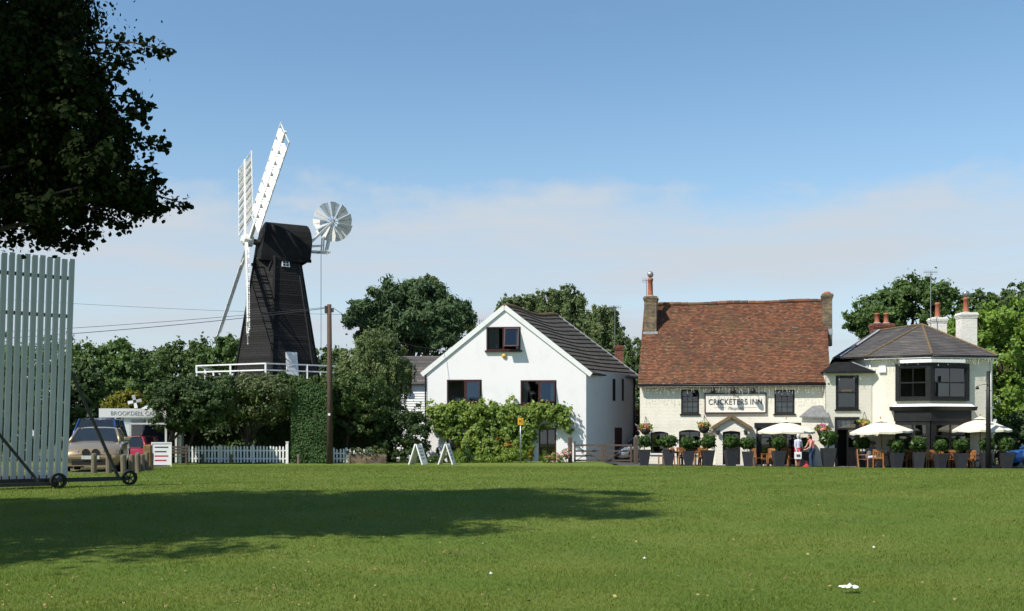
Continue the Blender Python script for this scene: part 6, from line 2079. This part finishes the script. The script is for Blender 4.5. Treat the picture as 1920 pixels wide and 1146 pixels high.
# ------------------------------------------------------------------ planters
fz_ = lambda x, y: gz(x, y) - .05
def make_planter():
    t = thing('potted_bay', 'x', 'planter', (0, 0, 0))
    w0, w1, hh_ = .19, .30, .80
    s2 = math.sqrt(2)
    MB().lathe([(w0 * s2, 0), (w1 * s2, hh_), (w1 * s2 * 1.0, hh_ + .005), (w1 * s2 * .88, hh_ + .004), (w1 * s2 * .86, hh_ - .06)], 4, (0, 0, 0), sq=True).obj('pot', M['pot'], t)
    MB().lathe([(w1 * s2 * .85, hh_ - .07), (w1 * s2 * .5, hh_ - .05)], 4, (0, 0, 0), sq=True).obj('soil', M['soil'], t)
    MB().path([(0, 0, hh_ - .08), (.01, 0, hh_ + .2), (0, .01, hh_ + .42)], .022, 6).obj('stem', M['bark'], t)
    return t
proto = make_planter()
crowns = []
for k in range(4):
    rg = np.random.default_rng(200 + k)
    Pp, Dd = crown_pts([(rg.normal() * .03, 0, 1.24, .27 + .03 * k % .06, .27, .24), (rg.normal() * .1, 0, 1.3, .2, .2, .2), (rg.normal() * .12, 0, 1.18, .2, .2, .16)], 520, rg, 14, .55)
    Pp += rg.normal(size=Pp.shape) * .035
    o = np_mesh('crown', leaves(Pp, Dd, .10, rg, 1.9), 4, M['bay'])
    crowns.append(o.data); bpy.data.objects.remove(o)
plant_px = [(1208, 55.7), (1254, 55.7), (1291, 55.5), (1327, 55.6), (1370, 55.4), (1402, 55.4), (1460, 55.2), (1508, 56.2), (1553, 55.2), (1617, 56.4), (1681, 55.0), (1722, 55.0), (1763, 55.0), (1802, 55.0), (1850, 54.9), (1886, 54.9)]
pl_lab = ['clipped bay tree in a black pot beside the farm gate', 'clipped bay tree in a black pot under the left arched window', 'clipped bay tree in a black pot under the second arched window', 'clipped bay tree in a black pot left of the porch', 'clipped bay tree in a black pot before the porch door', 'clipped bay tree in a black pot right of the porch', 'clipped bay tree in a black pot before the folding doors', 'clipped bay tree in a black pot between the two standing women', 'large clipped bay tree in a black pot left of the black door', 'clipped bay tree in a black pot right of the black door', 'clipped bay tree in a black pot beside the seated pair', 'clipped bay tree in a black pot left under the bay window', 'clipped bay tree in a black pot at the middle of the bay window', 'clipped bay tree in a black pot right under the bay window', 'clipped bay tree in a black pot beside the black lamp post', 'clipped bay tree in a black pot next to the blue car']
for k, (px, Y) in enumerate(plant_px):
    t = proto if k == 0 else copy_tree(proto)
    x = (px - CX) / F * Y
    t.location = (x, Y, fz_(x, Y)); t.rotation_euler.z = rnd.uniform(-.2, .2)
    s_ = 1.22 if k == 8 else rnd.uniform(.94, 1.04)
    t.scale = (s_ * (1.0 if k != 8 else .95), s_, s_)
    tag(t, pl_lab[k], 'planter', 'potted bay trees along the inn front')
    c_ = bpy.data.objects.new('crown', crowns[k % 4]); col.objects.link(c_); c_.parent = t
    c_.rotation_euler.z = rnd.uniform(0, 6.28); c_.location = (rnd.uniform(-.02, .02), 0, rnd.uniform(-.05, .03)); 
    q_ = rnd.uniform(.85, 1.18); c_.scale = (q_, q_, 1)
    # leaning height keeps crowns on their stems

# ------------------------------------------------------------------ tables and chairs
def make_chair(arms):
    t = thing('garden_chair', 'x', 'chair', (0, 0, 0))
    m_ = M['teak']
    for sx in (-.24, .24):
        MB().box(sx - .025, sx + .025, -.24, -.19, 0, .64 if arms else .42).obj('leg', m_, t)
        b_ = MB(); b_.hexa([(sx - .025, .19, 0), (sx + .025, .19, 0), (sx + .025, .24, 0), (sx - .025, .24, 0), (sx - .025, .27, .92), (sx + .025, .27, .92), (sx + .025, .31, .92), (sx - .025, .31, .92)]); b_.obj('leg', m_, t)
        if arms: MB().box(sx - .03, sx + .03, -.26, .24, .641, .67).obj('arm', m_, t)
    s_ = MB()
    for k in range(6): s_.box(-.26, .26, -.25 + k * .078, -.185 + k * .078, .425, .445)
    s_.box(-.21, .21, -.235, -.205, .35, .42)
    s_.obj('seat', m_, t)
    b_ = MB()
    b_.hexa([(-.26, .25, .82), (.26, .25, .82), (.26, .285, .82), (-.26, .285, .82), (-.26, .26, .94), (.26, .26, .94), (.26, .295, .94), (-.26, .295, .94)])
    b_.box(-.215, .215, .215, .245, .48, .54)
    for k in range(6):
        x_ = -.19 + k * .076
        b_.hexa([(x_ - .02, .222, .54), (x_ + .02, .222, .54), (x_ + .02, .24, .54), (x_ - .02, .24, .54), (x_ - .02, .258, .82), (x_ + .02, .258, .82), (x_ + .02, .276, .82), (x_ - .02, .276, .82)])
    b_.obj('backrest', m_, t)
    return t
cA, cB = make_chair(True), make_chair(False)
used = [False, False]
# px, Y, heading (0: seat faces viewer), arms, label
chairs = [
    (1243, 57.3, -95, 0, 'teak chair between the first two potted bays'),
    (1270, 57.2, 100, 0, 'teak chair behind the second potted bay'),
    (1282, 56.8, 20, 1, 'teak armchair left of the third potted bay'),
    (1306, 57.0, -80, 1, 'teak armchair right of the third potted bay'),
    (1318, 56.6, 170, 0, 'teak chair left of the fourth potted bay'),
    (1424, 56.6, 95, 0, 'teak bench chair just right of the porch planter'),
    (1440, 56.2, -70, 1, 'teak armchair left of the plant before the folding doors'),
    (1449, 56.9, 170, 1, 'teak armchair behind the plant before the folding doors'),
    (1472, 56.9, 175, 0, 'teak chair under the left parasol against the dark doors'),
    (1486, 56.3, 90, 0, 'teak chair beside the white haired woman'),
    (1618, 55.7, 75, 1, 'teak armchair with the person in shorts on it'),
    (1646, 55.6, 165, 0, 'teak chair with its back to the green beside the person in shorts'),
    (1700, 56.0, -70, 1, 'teak armchair in shade under the person in grey'),
    (1743, 55.5, 178, 0, 'teak chair back on to the green between two bay window planters'),
    (1752, 56.1, -90, 1, 'teak armchair left of the middle bay window planter'),
    (1775, 56.0, 90, 1, 'teak armchair right of the middle bay window planter'),
    (1785, 55.6, 175, 0, 'dark shaded teak chair between the middle and right bay planters'),
    (1815, 55.8, -85, 1, 'teak armchair right of the last bay window planter'),
    (1826, 56.2, 10, 0, 'teak chair against the cream wall under the right parasol'),
    (1869, 55.5, -85, 0, 'teak chair between the lamp post planter and the last planter')]
for k, (px, Y, hd, arm, lb_) in enumerate(chairs):
    src = cA if arm else cB
    t = src if not used[0 if arm else 1] else copy_tree(src)
    used[0 if arm else 1] = True
    x = (px - CX) / F * Y
    t.location = (x, Y, fz_(x, Y)); t.rotation_euler.z = R(hd)
    tag(t, lb_, 'chair', 'teak chairs outside the inn')
def make_table():
    t = thing('garden_table', 'x', 'table', (0, 0, 0))
    s_ = MB()
    for k in range(8): s_.box(-.45, .45, -.45 + k * .1135, -.35 + k * .1135, .71, .74)
    s_.obj('table_top', M['teak'], t)
    for sx in (-.38, .38):
        for sy in (-.38, .38):
            MB().box(sx - .03, sx + .03, sy - .03, sy + .03, 0, .709).obj('leg', M['teak'], t)
    for sy in (-.385, .385): MB().box(-.35, .35, sy - .015, sy + .015, .62, .7).obj('apron', M['teak'], t)
    return t
tb = make_table()
tabs = [(1258, 57.2, 'teak table under the left arched window'), (1296, 57.3, 'teak table under the second arched window'), (1462, 56.7, 'teak table under the left parasol'), (1664, 56.0, 'teak table between the seated pair under the middle parasol'), (1724, 56.0, 'teak table left under the bay window'), (1763, 56.2, 'teak table at the middle of the bay window'), (1838, 56.0, 'teak table under the right parasol')]
for k, (px, Y, lb_) in enumerate(tabs):
    t = tb if k == 0 else copy_tree(tb)
    x = (px - CX) / F * Y
    t.location = (x, Y, fz_(x, Y)); t.rotation_euler.z = R(rnd.uniform(-12, 12))
    tag(t, lb_, 'table', 'teak tables outside the inn')
    if k in (2, 3, 4, 6):
        for j in range(2):
            o = MB().lathe([(.03, 0), (.035, .02), (.04, .13), (.033, .13), (.03, .02)], 10).obj('drinking_glass', M['glass'] if j else M['white_plastic'], None, True)
            o.location = (x - .15 + .3 * j, Y - .2 + .15 * j, fz_(x, Y) + .742)
            tag(o, ('white mug on the ' if not j else 'clear glass on the ') + lb_[5:], 'glass' if j else 'mug', 'cups on the tables')

# parasols
def parasol(label, px, Y, py_top, py_rim, half_px, tilt, seed):
    x = (px - CX) / F * Y
    b_ = Vector((x, Y, fz_(x, Y)))
    t = thing('parasol', label, 'parasol', b_, 0, 'cream parasols outside the inn')
    zr = at(px, py_rim, Y).z - b_.z; zt_ = at(px, py_top, Y).z - b_.z; rr = half_px / F * Y
    mbp_ = MB()
    n_ = 8
    top_ = Vector((0, 0, zt_))
    def rimp(k, f=1.0):
        a = 2 * math.pi * (k + .5) / n_
        return Vector((rr * f * math.cos(a), rr * f * math.sin(a), zt_ + (zr - zt_) * f + .05 * math.sin(math.pi * f)))
    m_ = 5
    for k in range(n_):
        for j in range(m_):
            f0, f1 = j / m_, (j + 1) / m_
            q0, q1, q2, q3_ = rimp(k, f0), rimp(k, f1), rimp(k + 1, f1), rimp(k + 1, f0)
            mid1 = (q1 + q2) / 2 - Vector((0, 0, .045 * f1)); mid0 = (q0 + q3_) / 2 - Vector((0, 0, .045 * f0))
            mbp_.face([q0, q1, mid1, mid0] if j else [q0, q1, mid1]); mbp_.face([mid0, mid1, q2, q3_] if j else [q0, mid1, q2])
        q1, q2 = rimp(k), rimp(k + 1); mid1 = (q1 + q2) / 2 - Vector((0, 0, .045))
        d_ = Vector((0, 0, .1))
        mbp_.face([q1, q1 - d_, mid1 - d_, mid1]); mbp_.face([mid1, mid1 - d_, q2 - d_, q2])
    cn = mbp_.obj('canopy', M['canvas'], t)
    vt = MB(); 
    for k in range(n_):
        vt.face([Vector((0, 0, zt_ + .12)), rimp(k, .22) + Vector((0, 0, .07)), rimp(k + 1, .22) + Vector((0, 0, .07))])
    vt.obj('vent', M['canvas'], cn)
    MB().path([(0, 0, 0), (0, 0, zt_ + .2)], .026, 8).obj('pole', M['teak'], t, True)
    MB().lathe([(.035, 0), (.02, .06), (.028, .1), (.005, .14)], 8, (0, 0, zt_ + .12)).obj('finial', M['teak'], t)
    MB().lathe([(.24, 0), (.24, .05), (.05, .1), (.04, .3)], 14).obj('base', M['iron'], t)
    rb = MB()
    for k in range(n_):
        rb.path([Vector((0, 0, zt_ - .02)), rimp(k, .97) - Vector((0, 0, .03))], .011, 5)
        rb.path([Vector((0, 0, zr - .05)), rimp(k, .5) - Vector((0, 0, .03))], .009, 5)
    rb.obj('ribs', M['teak'], t)
    return t
parasol('cream parasol before the folding doors, leftmost of three', 1474, 56.6, 791, 809, 53, 0, 1)
pm = parasol('cream parasol over the seated pair, the middle of three', 1655, 56.0, 790, 809, 57, 0, 2)
pm.rotation_euler = (0, R(-2.5), 0)
parasol('cream parasol in front of the lamp post, rightmost of three', 1838, 56.2, 785, 806, 55, 0, 3)

# lamp post at right
g = Vector(ground_at(1853, 54.6)); zt = at(1853, 696, 54.6).z - g.z
t = thing('lamp_post', 'black wooden post with a small bracket lamp before the right parasol', 'post', g)
MB().path([(0, 0, -.2), (0, 0, zt * .55), (.01, 0, zt)], [.13, .11, .085], 10).obj('shaft', M['black_paint'], t, True)
zb2 = at(1853, 722, 54.6).z - g.z
MB().path([(0, -.08, zb2), (-.3, -.12, zb2 + .02), (-.56, -.12, zb2 - .04), (-.6, -.12, zb2 - .1)], .014, 6).obj('bracket', M['iron'], t, True)
MB().lathe([(.09, -.1), (.08, 0), (.03, .07)], 10, (-.6, -.12, zb2 - .12)).obj('lamp_shade', M['iron'], t, True)
for z_ in (.45, .62, .8): MB().path([(-.16, 0, zt * z_), (.16, 0, zt * z_)], .014, 5).obj('step_iron', M['iron'], t)

# hanging baskets
def basket(label, fr, px, py, y, fl, seed):
    x, z = fr.loc(px, py, y)
    t = thing('hanging_basket', label, 'hanging basket', fr.world(x, y, z), -fr.th, 'hanging baskets on the inn')
    rg = np.random.default_rng(seed)
    MB().lathe([(.03, -.34), (.16, -.3), (.26, -.17), (.29, 0), (.26, 0)], 14).obj('basket', M['bulb_basket'], t, True)
    Pp, Dd = crown_pts([(0, 0, .06, .34, .3, .16), (.1, -.05, .13, .2, .2, .12), (-.15, -.03, .1, .2, .2, .14)], 380, rg, 12, .5)
    np_mesh('foliage', leaves(Pp, Dd, .08, rg), 4, M['climber'], t)
    for m_, n_, ofs in fl:
        Pp, Dd = crown_pts([(ofs[0], -.1, ofs[1], .24, .24, .13)], n_, rg, 12, .5, .95)
        np_mesh('flowers', leaves(Pp, Dd + np.array([-.2, -.8, .5]), .085, rg, 1.0), 4, M[m_], t)['kind'] = 'stuff'
    br = MB(); br.path([(0, -y, .30), (0, -y, .62), (0, -y * .4, .66), (0, 0, .6)], .014, 5)
    for a in (0, 2.1, 4.2): br.path([(.27 * math.cos(a), .27 * math.sin(a), .0), (0, 0, .6)], .006, 4)
    br.obj('bracket', M['iron'], t)
basket('hanging basket with magenta and orange flowers at the left inn corner', PF, 1210, 804, -.45, [('magenta', 70, (-.15, .12)), ('orangeflower', 80, (.05, .05))], 1)
basket('hanging basket of orange brown foliage left of the porch', PF, 1320, 801, -.45, [('orangeflower', 90, (0, .08))], 2)
basket('hanging basket with pink and orange flowers left of the black door', PF, 1542, 806, -.95, [('magenta', 60, (-.05, .16)), ('pinkflower', 60, (.1, .06)), ('orangeflower', 60, (.15, .05))], 3)
basket('hanging basket of golden brown foliage right of the black door', WL, 1620, 796, -.4, [('orangeflower', 90, (0, .08))], 4)

# ------------------------------------------------------------------ people
def person(label, loc, rz, caps, mats, hair=None, cat='person', extras=None):
    """caps: (p0, p1, r0, r1, material index); fused into one skin"""
    mb_ = MB()
    for a, b, r0, r1, mi in caps:
        a, b = Vector(a), Vector(b)
        d_ = (b - a); ln = d_.length
        if ln < 1e-4: d_ = Vector((0, 0, 1)); ln = 1
        d_.normalize()
        mb_.path([a - d_ * r0 * .95, a - d_ * r0 * .6, a, b, b + d_ * r1 * .6, b + d_ * r1 * .95], [r0 * .3, r0 * .8, r0, r1, r1 * .8, r1 * .3], 10)
    tmp = mb_.obj('tmp', mats)
    rm = tmp.modifiers.new('r', 'REMESH'); rm.mode = 'VOXEL'; rm.voxel_size = .0125
    sm_ = tmp.modifiers.new('s', 'SMOOTH'); sm_.factor = .5; sm_.iterations = 2
    dg = bpy.context.evaluated_depsgraph_get()
    me = bpy.data.meshes.new_from_object(tmp.evaluated_get(dg))
    bpy.data.objects.remove(tmp)
    me.name = 'body'
    me.materials.clear()
    for m_ in mats: me.materials.append(m_)
    nf = len(me.polygons)
    C = np.zeros(nf * 3); me.polygons.foreach_get('center', C); C = C.reshape(-1, 3)
    best = np.full(nf, 1e9); idx = np.zeros(nf, np.int32)
    for a, b, r0, r1, mi in caps:
        a, b = np.array(a, float), np.array(b, float)
        d_ = b - a; l2 = max(1e-9, (d_ ** 2).sum())
        t_ = np.clip(((C - a) @ d_) / l2, 0, 1)
        ds = np.linalg.norm(C - (a + t_[:, None] * d_), axis=1) - (r0 + (r1 - r0) * t_)
        sel = ds < best; best[sel] = ds[sel]; idx[sel] = mi
    me.polygons.foreach_set('material_index', idx)
    me.polygons.foreach_set('use_smooth', [True] * nf)
    me.update()
    t = thing('person', label, cat, loc, rz)
    o = bpy.data.objects.new('body', me); col.objects.link(o); o.parent = t
    if hair:
        hb_ = MB()
        for a, b, r0, r1 in hair['caps']:
            a, b = Vector(a), Vector(b); d_ = (b - a).normalized()
            hb_.path([a - d_ * r0 * .95, a - d_ * r0 * .6, a, b, b + d_ * r1 * .6, b + d_ * r1 * .95], [r0 * .3, r0 * .8, r0, r1, r1 * .8, r1 * .3], 12)
        tmp = hb_.obj('hair', hair['mat'], t, True)
    return t


def hand(wr, dr_, side, mi=0):
    """palm, four fingers and thumb, gently curled; dr_ points from wrist to fingertips"""
    w_ = Vector(wr); d_ = Vector(dr_).normalized()
    s_ = d_.cross(Vector((0, 1, 0)))
    if s_.length < .1: s_ = d_.cross(Vector((1, 0, 0)))
    s_.normalize(); n_ = s_.cross(d_)
    out = [(w_, w_ + d_ * .07, .026, .034, mi)]
    for k in range(4):
        b = w_ + d_ * .085 + s_ * (k - 1.5) * .02
        ln = (.062, .072, .068, .052)[k]
        mid = b + d_ * ln * .55 + n_ * .008 * side
        out += [(b, mid, .010, .009, mi), (mid, mid + d_ * ln * .4 + n_ * .02 * side, .009, .007, mi)]
    b = w_ + d_ * .03 + s_ * .03
    out += [(b, b + (d_ * .6 + s_ * .7).normalized() * .05, .012, .010, mi)]
    return [(tuple(a), tuple(c), r0, r1, m_) for a, c, r0, r1, m_ in out]


def head(c, face_dir, mi, tilt=0.0):
    """head about 0.22 m tall with nose, chin, brow and ears"""
    c = Vector(c); f_ = Vector(face_dir).normalized(); s_ = Vector((f_.y, -f_.x, 0)).normalized()
    u_ = Vector((0, 0, 1))
    H = [(c + u_ * .035, c + u_ * .035 - f_ * .02, .083, .088), (c - u_ * .045 + f_ * .025, c + f_ * .02, .058, .07), (c - u_ * .075 + f_ * .05, c - u_ * .06 + f_ * .03, .026, .04),
         (c + f_ * .088 - u_ * .02, c + f_ * .085 + u_ * .02, .015, .010), (c + f_ * .078 - u_ * .052 - s_ * .015, c + f_ * .078 - u_ * .052 + s_ * .015, .012, .012),
         (c + s_ * .082 - u_ * .01, c + s_ * .084 + u_ * .02, .012, .014), (c - s_ * .082 - u_ * .01, c - s_ * .084 + u_ * .02, .012, .014),
         (c + f_ * .075 + u_ * .035 + s_ * .03, c + f_ * .075 + u_ * .035 - s_ * .03, .014, .014)]
    return [(tuple(a), tuple(b), r0, r1, mi) for a, b, r0, r1 in H]


SK, TOP, BOT, SHOE = 0, 1, 2, 3
def cloth(name, c, c2=None): return mat(name, c, .9, c2 or tuple(x * .8 for x in c), 12, .3, 60)
lilac, redc = cloth('pale lilac cotton', (.55, .55, .66)), cloth('red cotton', (.50, .04, .05))
pink, jeans = cloth('coral pink cotton', (.60, .17, .17)), cloth('blue denim', (.045, .07, .13))
greyt, whites = cloth('dark grey cotton', (.13, .12, .13)), cloth('white cotton', (.70, .70, .70))
greyt2 = cloth('pale grey cotton', (.33, .34, .40)); shoe = cloth('dark shoe', (.04, .03, .03))
white_hair = mat('white hair', (.55, .53, .48), .8, (.4, .38, .34), 20); brown_hair = mat('brown hair', (.09, .045, .025), .6, (.05, .025, .015), 20); dark_hair = mat('dark hair', (.03, .02, .015), .6)

# woman in pale top and red skirt, turned to the right, back towards us
gx = (1496 - CX) / F * 54.75
loc = (gx, 54.75, fz_(gx, 54.75))
fd = Vector((.75, .65, 0))
caps = [((0, 0, .92), (0, .01, 1.08), .145, .13, TOP), ((0, .01, 1.08), (.02, .02, 1.30), .13, .135, TOP), ((-.10, .06, 1.33), (.12, -.03, 1.33), .07, .07, TOP), ((.02, .03, 1.36), (.05, .05, 1.44), .052, .05, SK)]
caps += head((.07, .07, 1.545), fd, SK)
caps += [((-.13, -.03, 1.32), (-.16, -.10, 1.05), .058, .05, TOP), ((-.16, -.10, 1.05), (-.11, -.16, .86), .047, .037, TOP)] + hand((-.11, -.165, .84), (.1, -.1, -1), 1, SK)
caps += [((.16, .0, 1.31), (.22, .08, 1.06), .056, .048, TOP), ((.22, .08, 1.06), (.32, .14, .93), .045, .036, SK)] + hand((.325, .145, .92), (.8, .3, -.4), 1, SK)
for s_ in (-1, 1):
    caps += [((s_ * .08, 0, .90), (s_ * .09, .01, .5), .10, .07, BOT), ((s_ * .09, .01, .5), (s_ * .085, -.01, .1), .056, .038, SK), ((s_ * .085, -.01, .05), (s_ * .085 + .12, .09, .03), .04, .03, SHOE)]
caps += [((0, 0, .92), (0, -.01, .52), .155, .19, BOT)]
t = person('white haired woman in pale top and red skirt carrying a white bag', loc, 0, caps, [M['fleshtone'], lilac, redc, shoe], dict(caps=[((.04, .05, 1.60), (.05, .06, 1.56), .098, .1), ((.02, .03, 1.56), (.02, .03, 1.49), .085, .06)], mat=white_hair))
bg_ = thing('carrier_bag', 'white carrier bag with dark print hanging beside the red skirt', 'bag', (gx - .06, 54.75 - .22, loc[2] + .42))
MB().hexa([(-.16, -.05, 0), (.18, -.05, 0), (.18, .05, 0), (-.16, .05, 0), (-.17, -.03, .36), (.19, -.03, .36), (.19, .03, .36), (-.17, .03, .36)]).obj('bag_body', M['white_plastic'], bg_, bevel=.015)
MB().path([(-.08, 0, .36), (-.06, 0, .45), (.02, 0, .47), (.08, 0, .45), (.1, 0, .36)], .008, 5).obj('bag_handle', M['white_plastic'], bg_)
MB().box(-.08, .1, -.06, -.052, .13, .24).obj('bag_print', M['sign_ink'], bg_)

# woman in coral top and jeans, leaning to the left over the planter
gx = (1522 - CX) / F * 54.85
loc = (gx, 54.85, fz_(gx, 54.85))
caps = [((.02, 0, .92), (.02, .0, 1.06), .14, .125, TOP), ((.02, .0, 1.06), (-.04, .01, 1.29), .125, .13, TOP), ((-.14, .06, 1.31), (.08, -.04, 1.31), .064, .064, TOP), ((-.06, .01, 1.34), (-.10, .02, 1.42), .05, .048, SK)]
caps += head((-.13, .03, 1.52), (-1, .25, -.25), SK)
caps += [((-.05, -.10, 1.30), (-.12, -.17, 1.04), .05, .043, SK), ((-.12, -.17, 1.04), (-.30, -.17, .92), .04, .032, SK)] + hand((-.31, -.17, .915), (-1, 0, -.25), 1, SK)
caps += [((-.12, .12, 1.29), (-.22, .17, 1.06), .05, .043, SK), ((-.22, .17, 1.06), (-.36, .12, .96), .04, .032, SK)] + hand((-.37, .12, .955), (-1, -.1, -.15), 1, SK)
for s_ in (-1, 1):
    caps += [((.02 + s_ * .075, s_ * .02, .90), (.0 + s_ * .085, s_ * .05, .48), .10, .066, BOT), ((s_ * .085, s_ * .05, .48), (s_ * .085 + .02, s_ * .06, .08), .062, .048, BOT), ((s_ * .085 + .02, s_ * .06, .045), (s_ * .085 - .11, s_ * .06 - .02, .03), .04, .03, SHOE)]
caps += [((.02, 0, .93), (.02, 0, .86), .145, .14, BOT)]
person('brown haired woman in coral top and jeans reaching over the planter', loc, 0, caps, [M['fleshtone'], pink, jeans, shoe], dict(caps=[((-.10, .03, 1.57), (-.08, .03, 1.54), .099, .1), ((-.06, .03, 1.53), (-.03, .03, 1.42), .085, .06)], mat=brown_hair))
# red bag on the ground between them
rb_ = thing('red_bag', 'slumped red bag on the ground between the two standing women', 'bag', ((1510 - CX) / F * 54.7, 54.7, fz_(14.6, 54.7)), R(-20))
mb = MB()
nx_, ny_ = 10, 6
mb.lathe([(.12, 0), (.17, .03), (.15, .09), (.09, .17), (.04, .2)], 14)
o = mb.obj('bag_body', redc, rb_, True); o.scale = (1.25, .6, 1)
MB().path([(-.1, 0, .2), (-.05, 0, .32), (.05, 0, .32), (.1, 0, .2)], .012, 6).obj('bag_handle', redc, rb_)

def seated(label, px, Y, fd, top, bot, hairm, lean, sleeves, shorts):
    gx = (px - CX) / F * Y
    f_ = Vector((fd, 0, 0))
    caps = []
    hz_ = .55
    sh_ = Vector((lean * fd, 0, 1.0))
    caps += [((0, 0, hz_), (lean * fd * .45, 0, .80), .15, .14, TOP), ((lean * fd * .45, 0, .80), tuple(sh_), .14, .135, TOP), ((sh_.x, -.14, 1.02), (sh_.x, .14, 1.02), .068, .068, TOP), ((sh_.x + .03 * fd, 0, 1.04), (sh_.x + .07 * fd, 0, 1.12), .052, .05, SK)]
    caps += head((sh_.x + .10 * fd, 0, 1.215), (fd, -.1, -.2), SK)
    for s_ in (-1, 1):
        caps += [((0, s_ * .09, hz_ - .02), (.42 * fd, s_ * .12, hz_), .095, .07, BOT), ((.42 * fd, s_ * .12, hz_), (.36 * fd, s_ * .12, .1), .06 if shorts else .064, .04, SK if shorts else BOT), ((.36 * fd, s_ * .12, .05), (.5 * fd, s_ * .13, .03), .042, .03, SHOE)]
        el_ = Vector((sh_.x + .1 * fd, s_ * .2, .78)); wr_ = Vector((sh_.x + .34 * fd, s_ * .12, .83))
        caps += [((sh_.x, s_ * .18, 1.0), tuple(el_), .052, .045, TOP if sleeves else SK), (tuple(el_), tuple(wr_), .042, .033, SK)] + hand(tuple(wr_), (fd, -s_ * .4, .0), 1, SK)
    return person(label, (gx, Y, fz_(gx, Y)), 0, caps, [M['fleshtone'], top, bot, shoe], dict(caps=[((sh_.x + .07 * fd, 0, 1.265), (sh_.x + .085 * fd, 0, 1.24), .098, .099)], mat=hairm))
seated('person in dark grey top and pale shorts seated under the middle parasol', 1628, 55.75, 1, greyt, whites, brown_hair, .22, True, True)
seated('person in pale grey top leaning over the table beside the parasol pole', 1684, 56.1, -1, greyt2, jeans, dark_hair, .26, True, False)
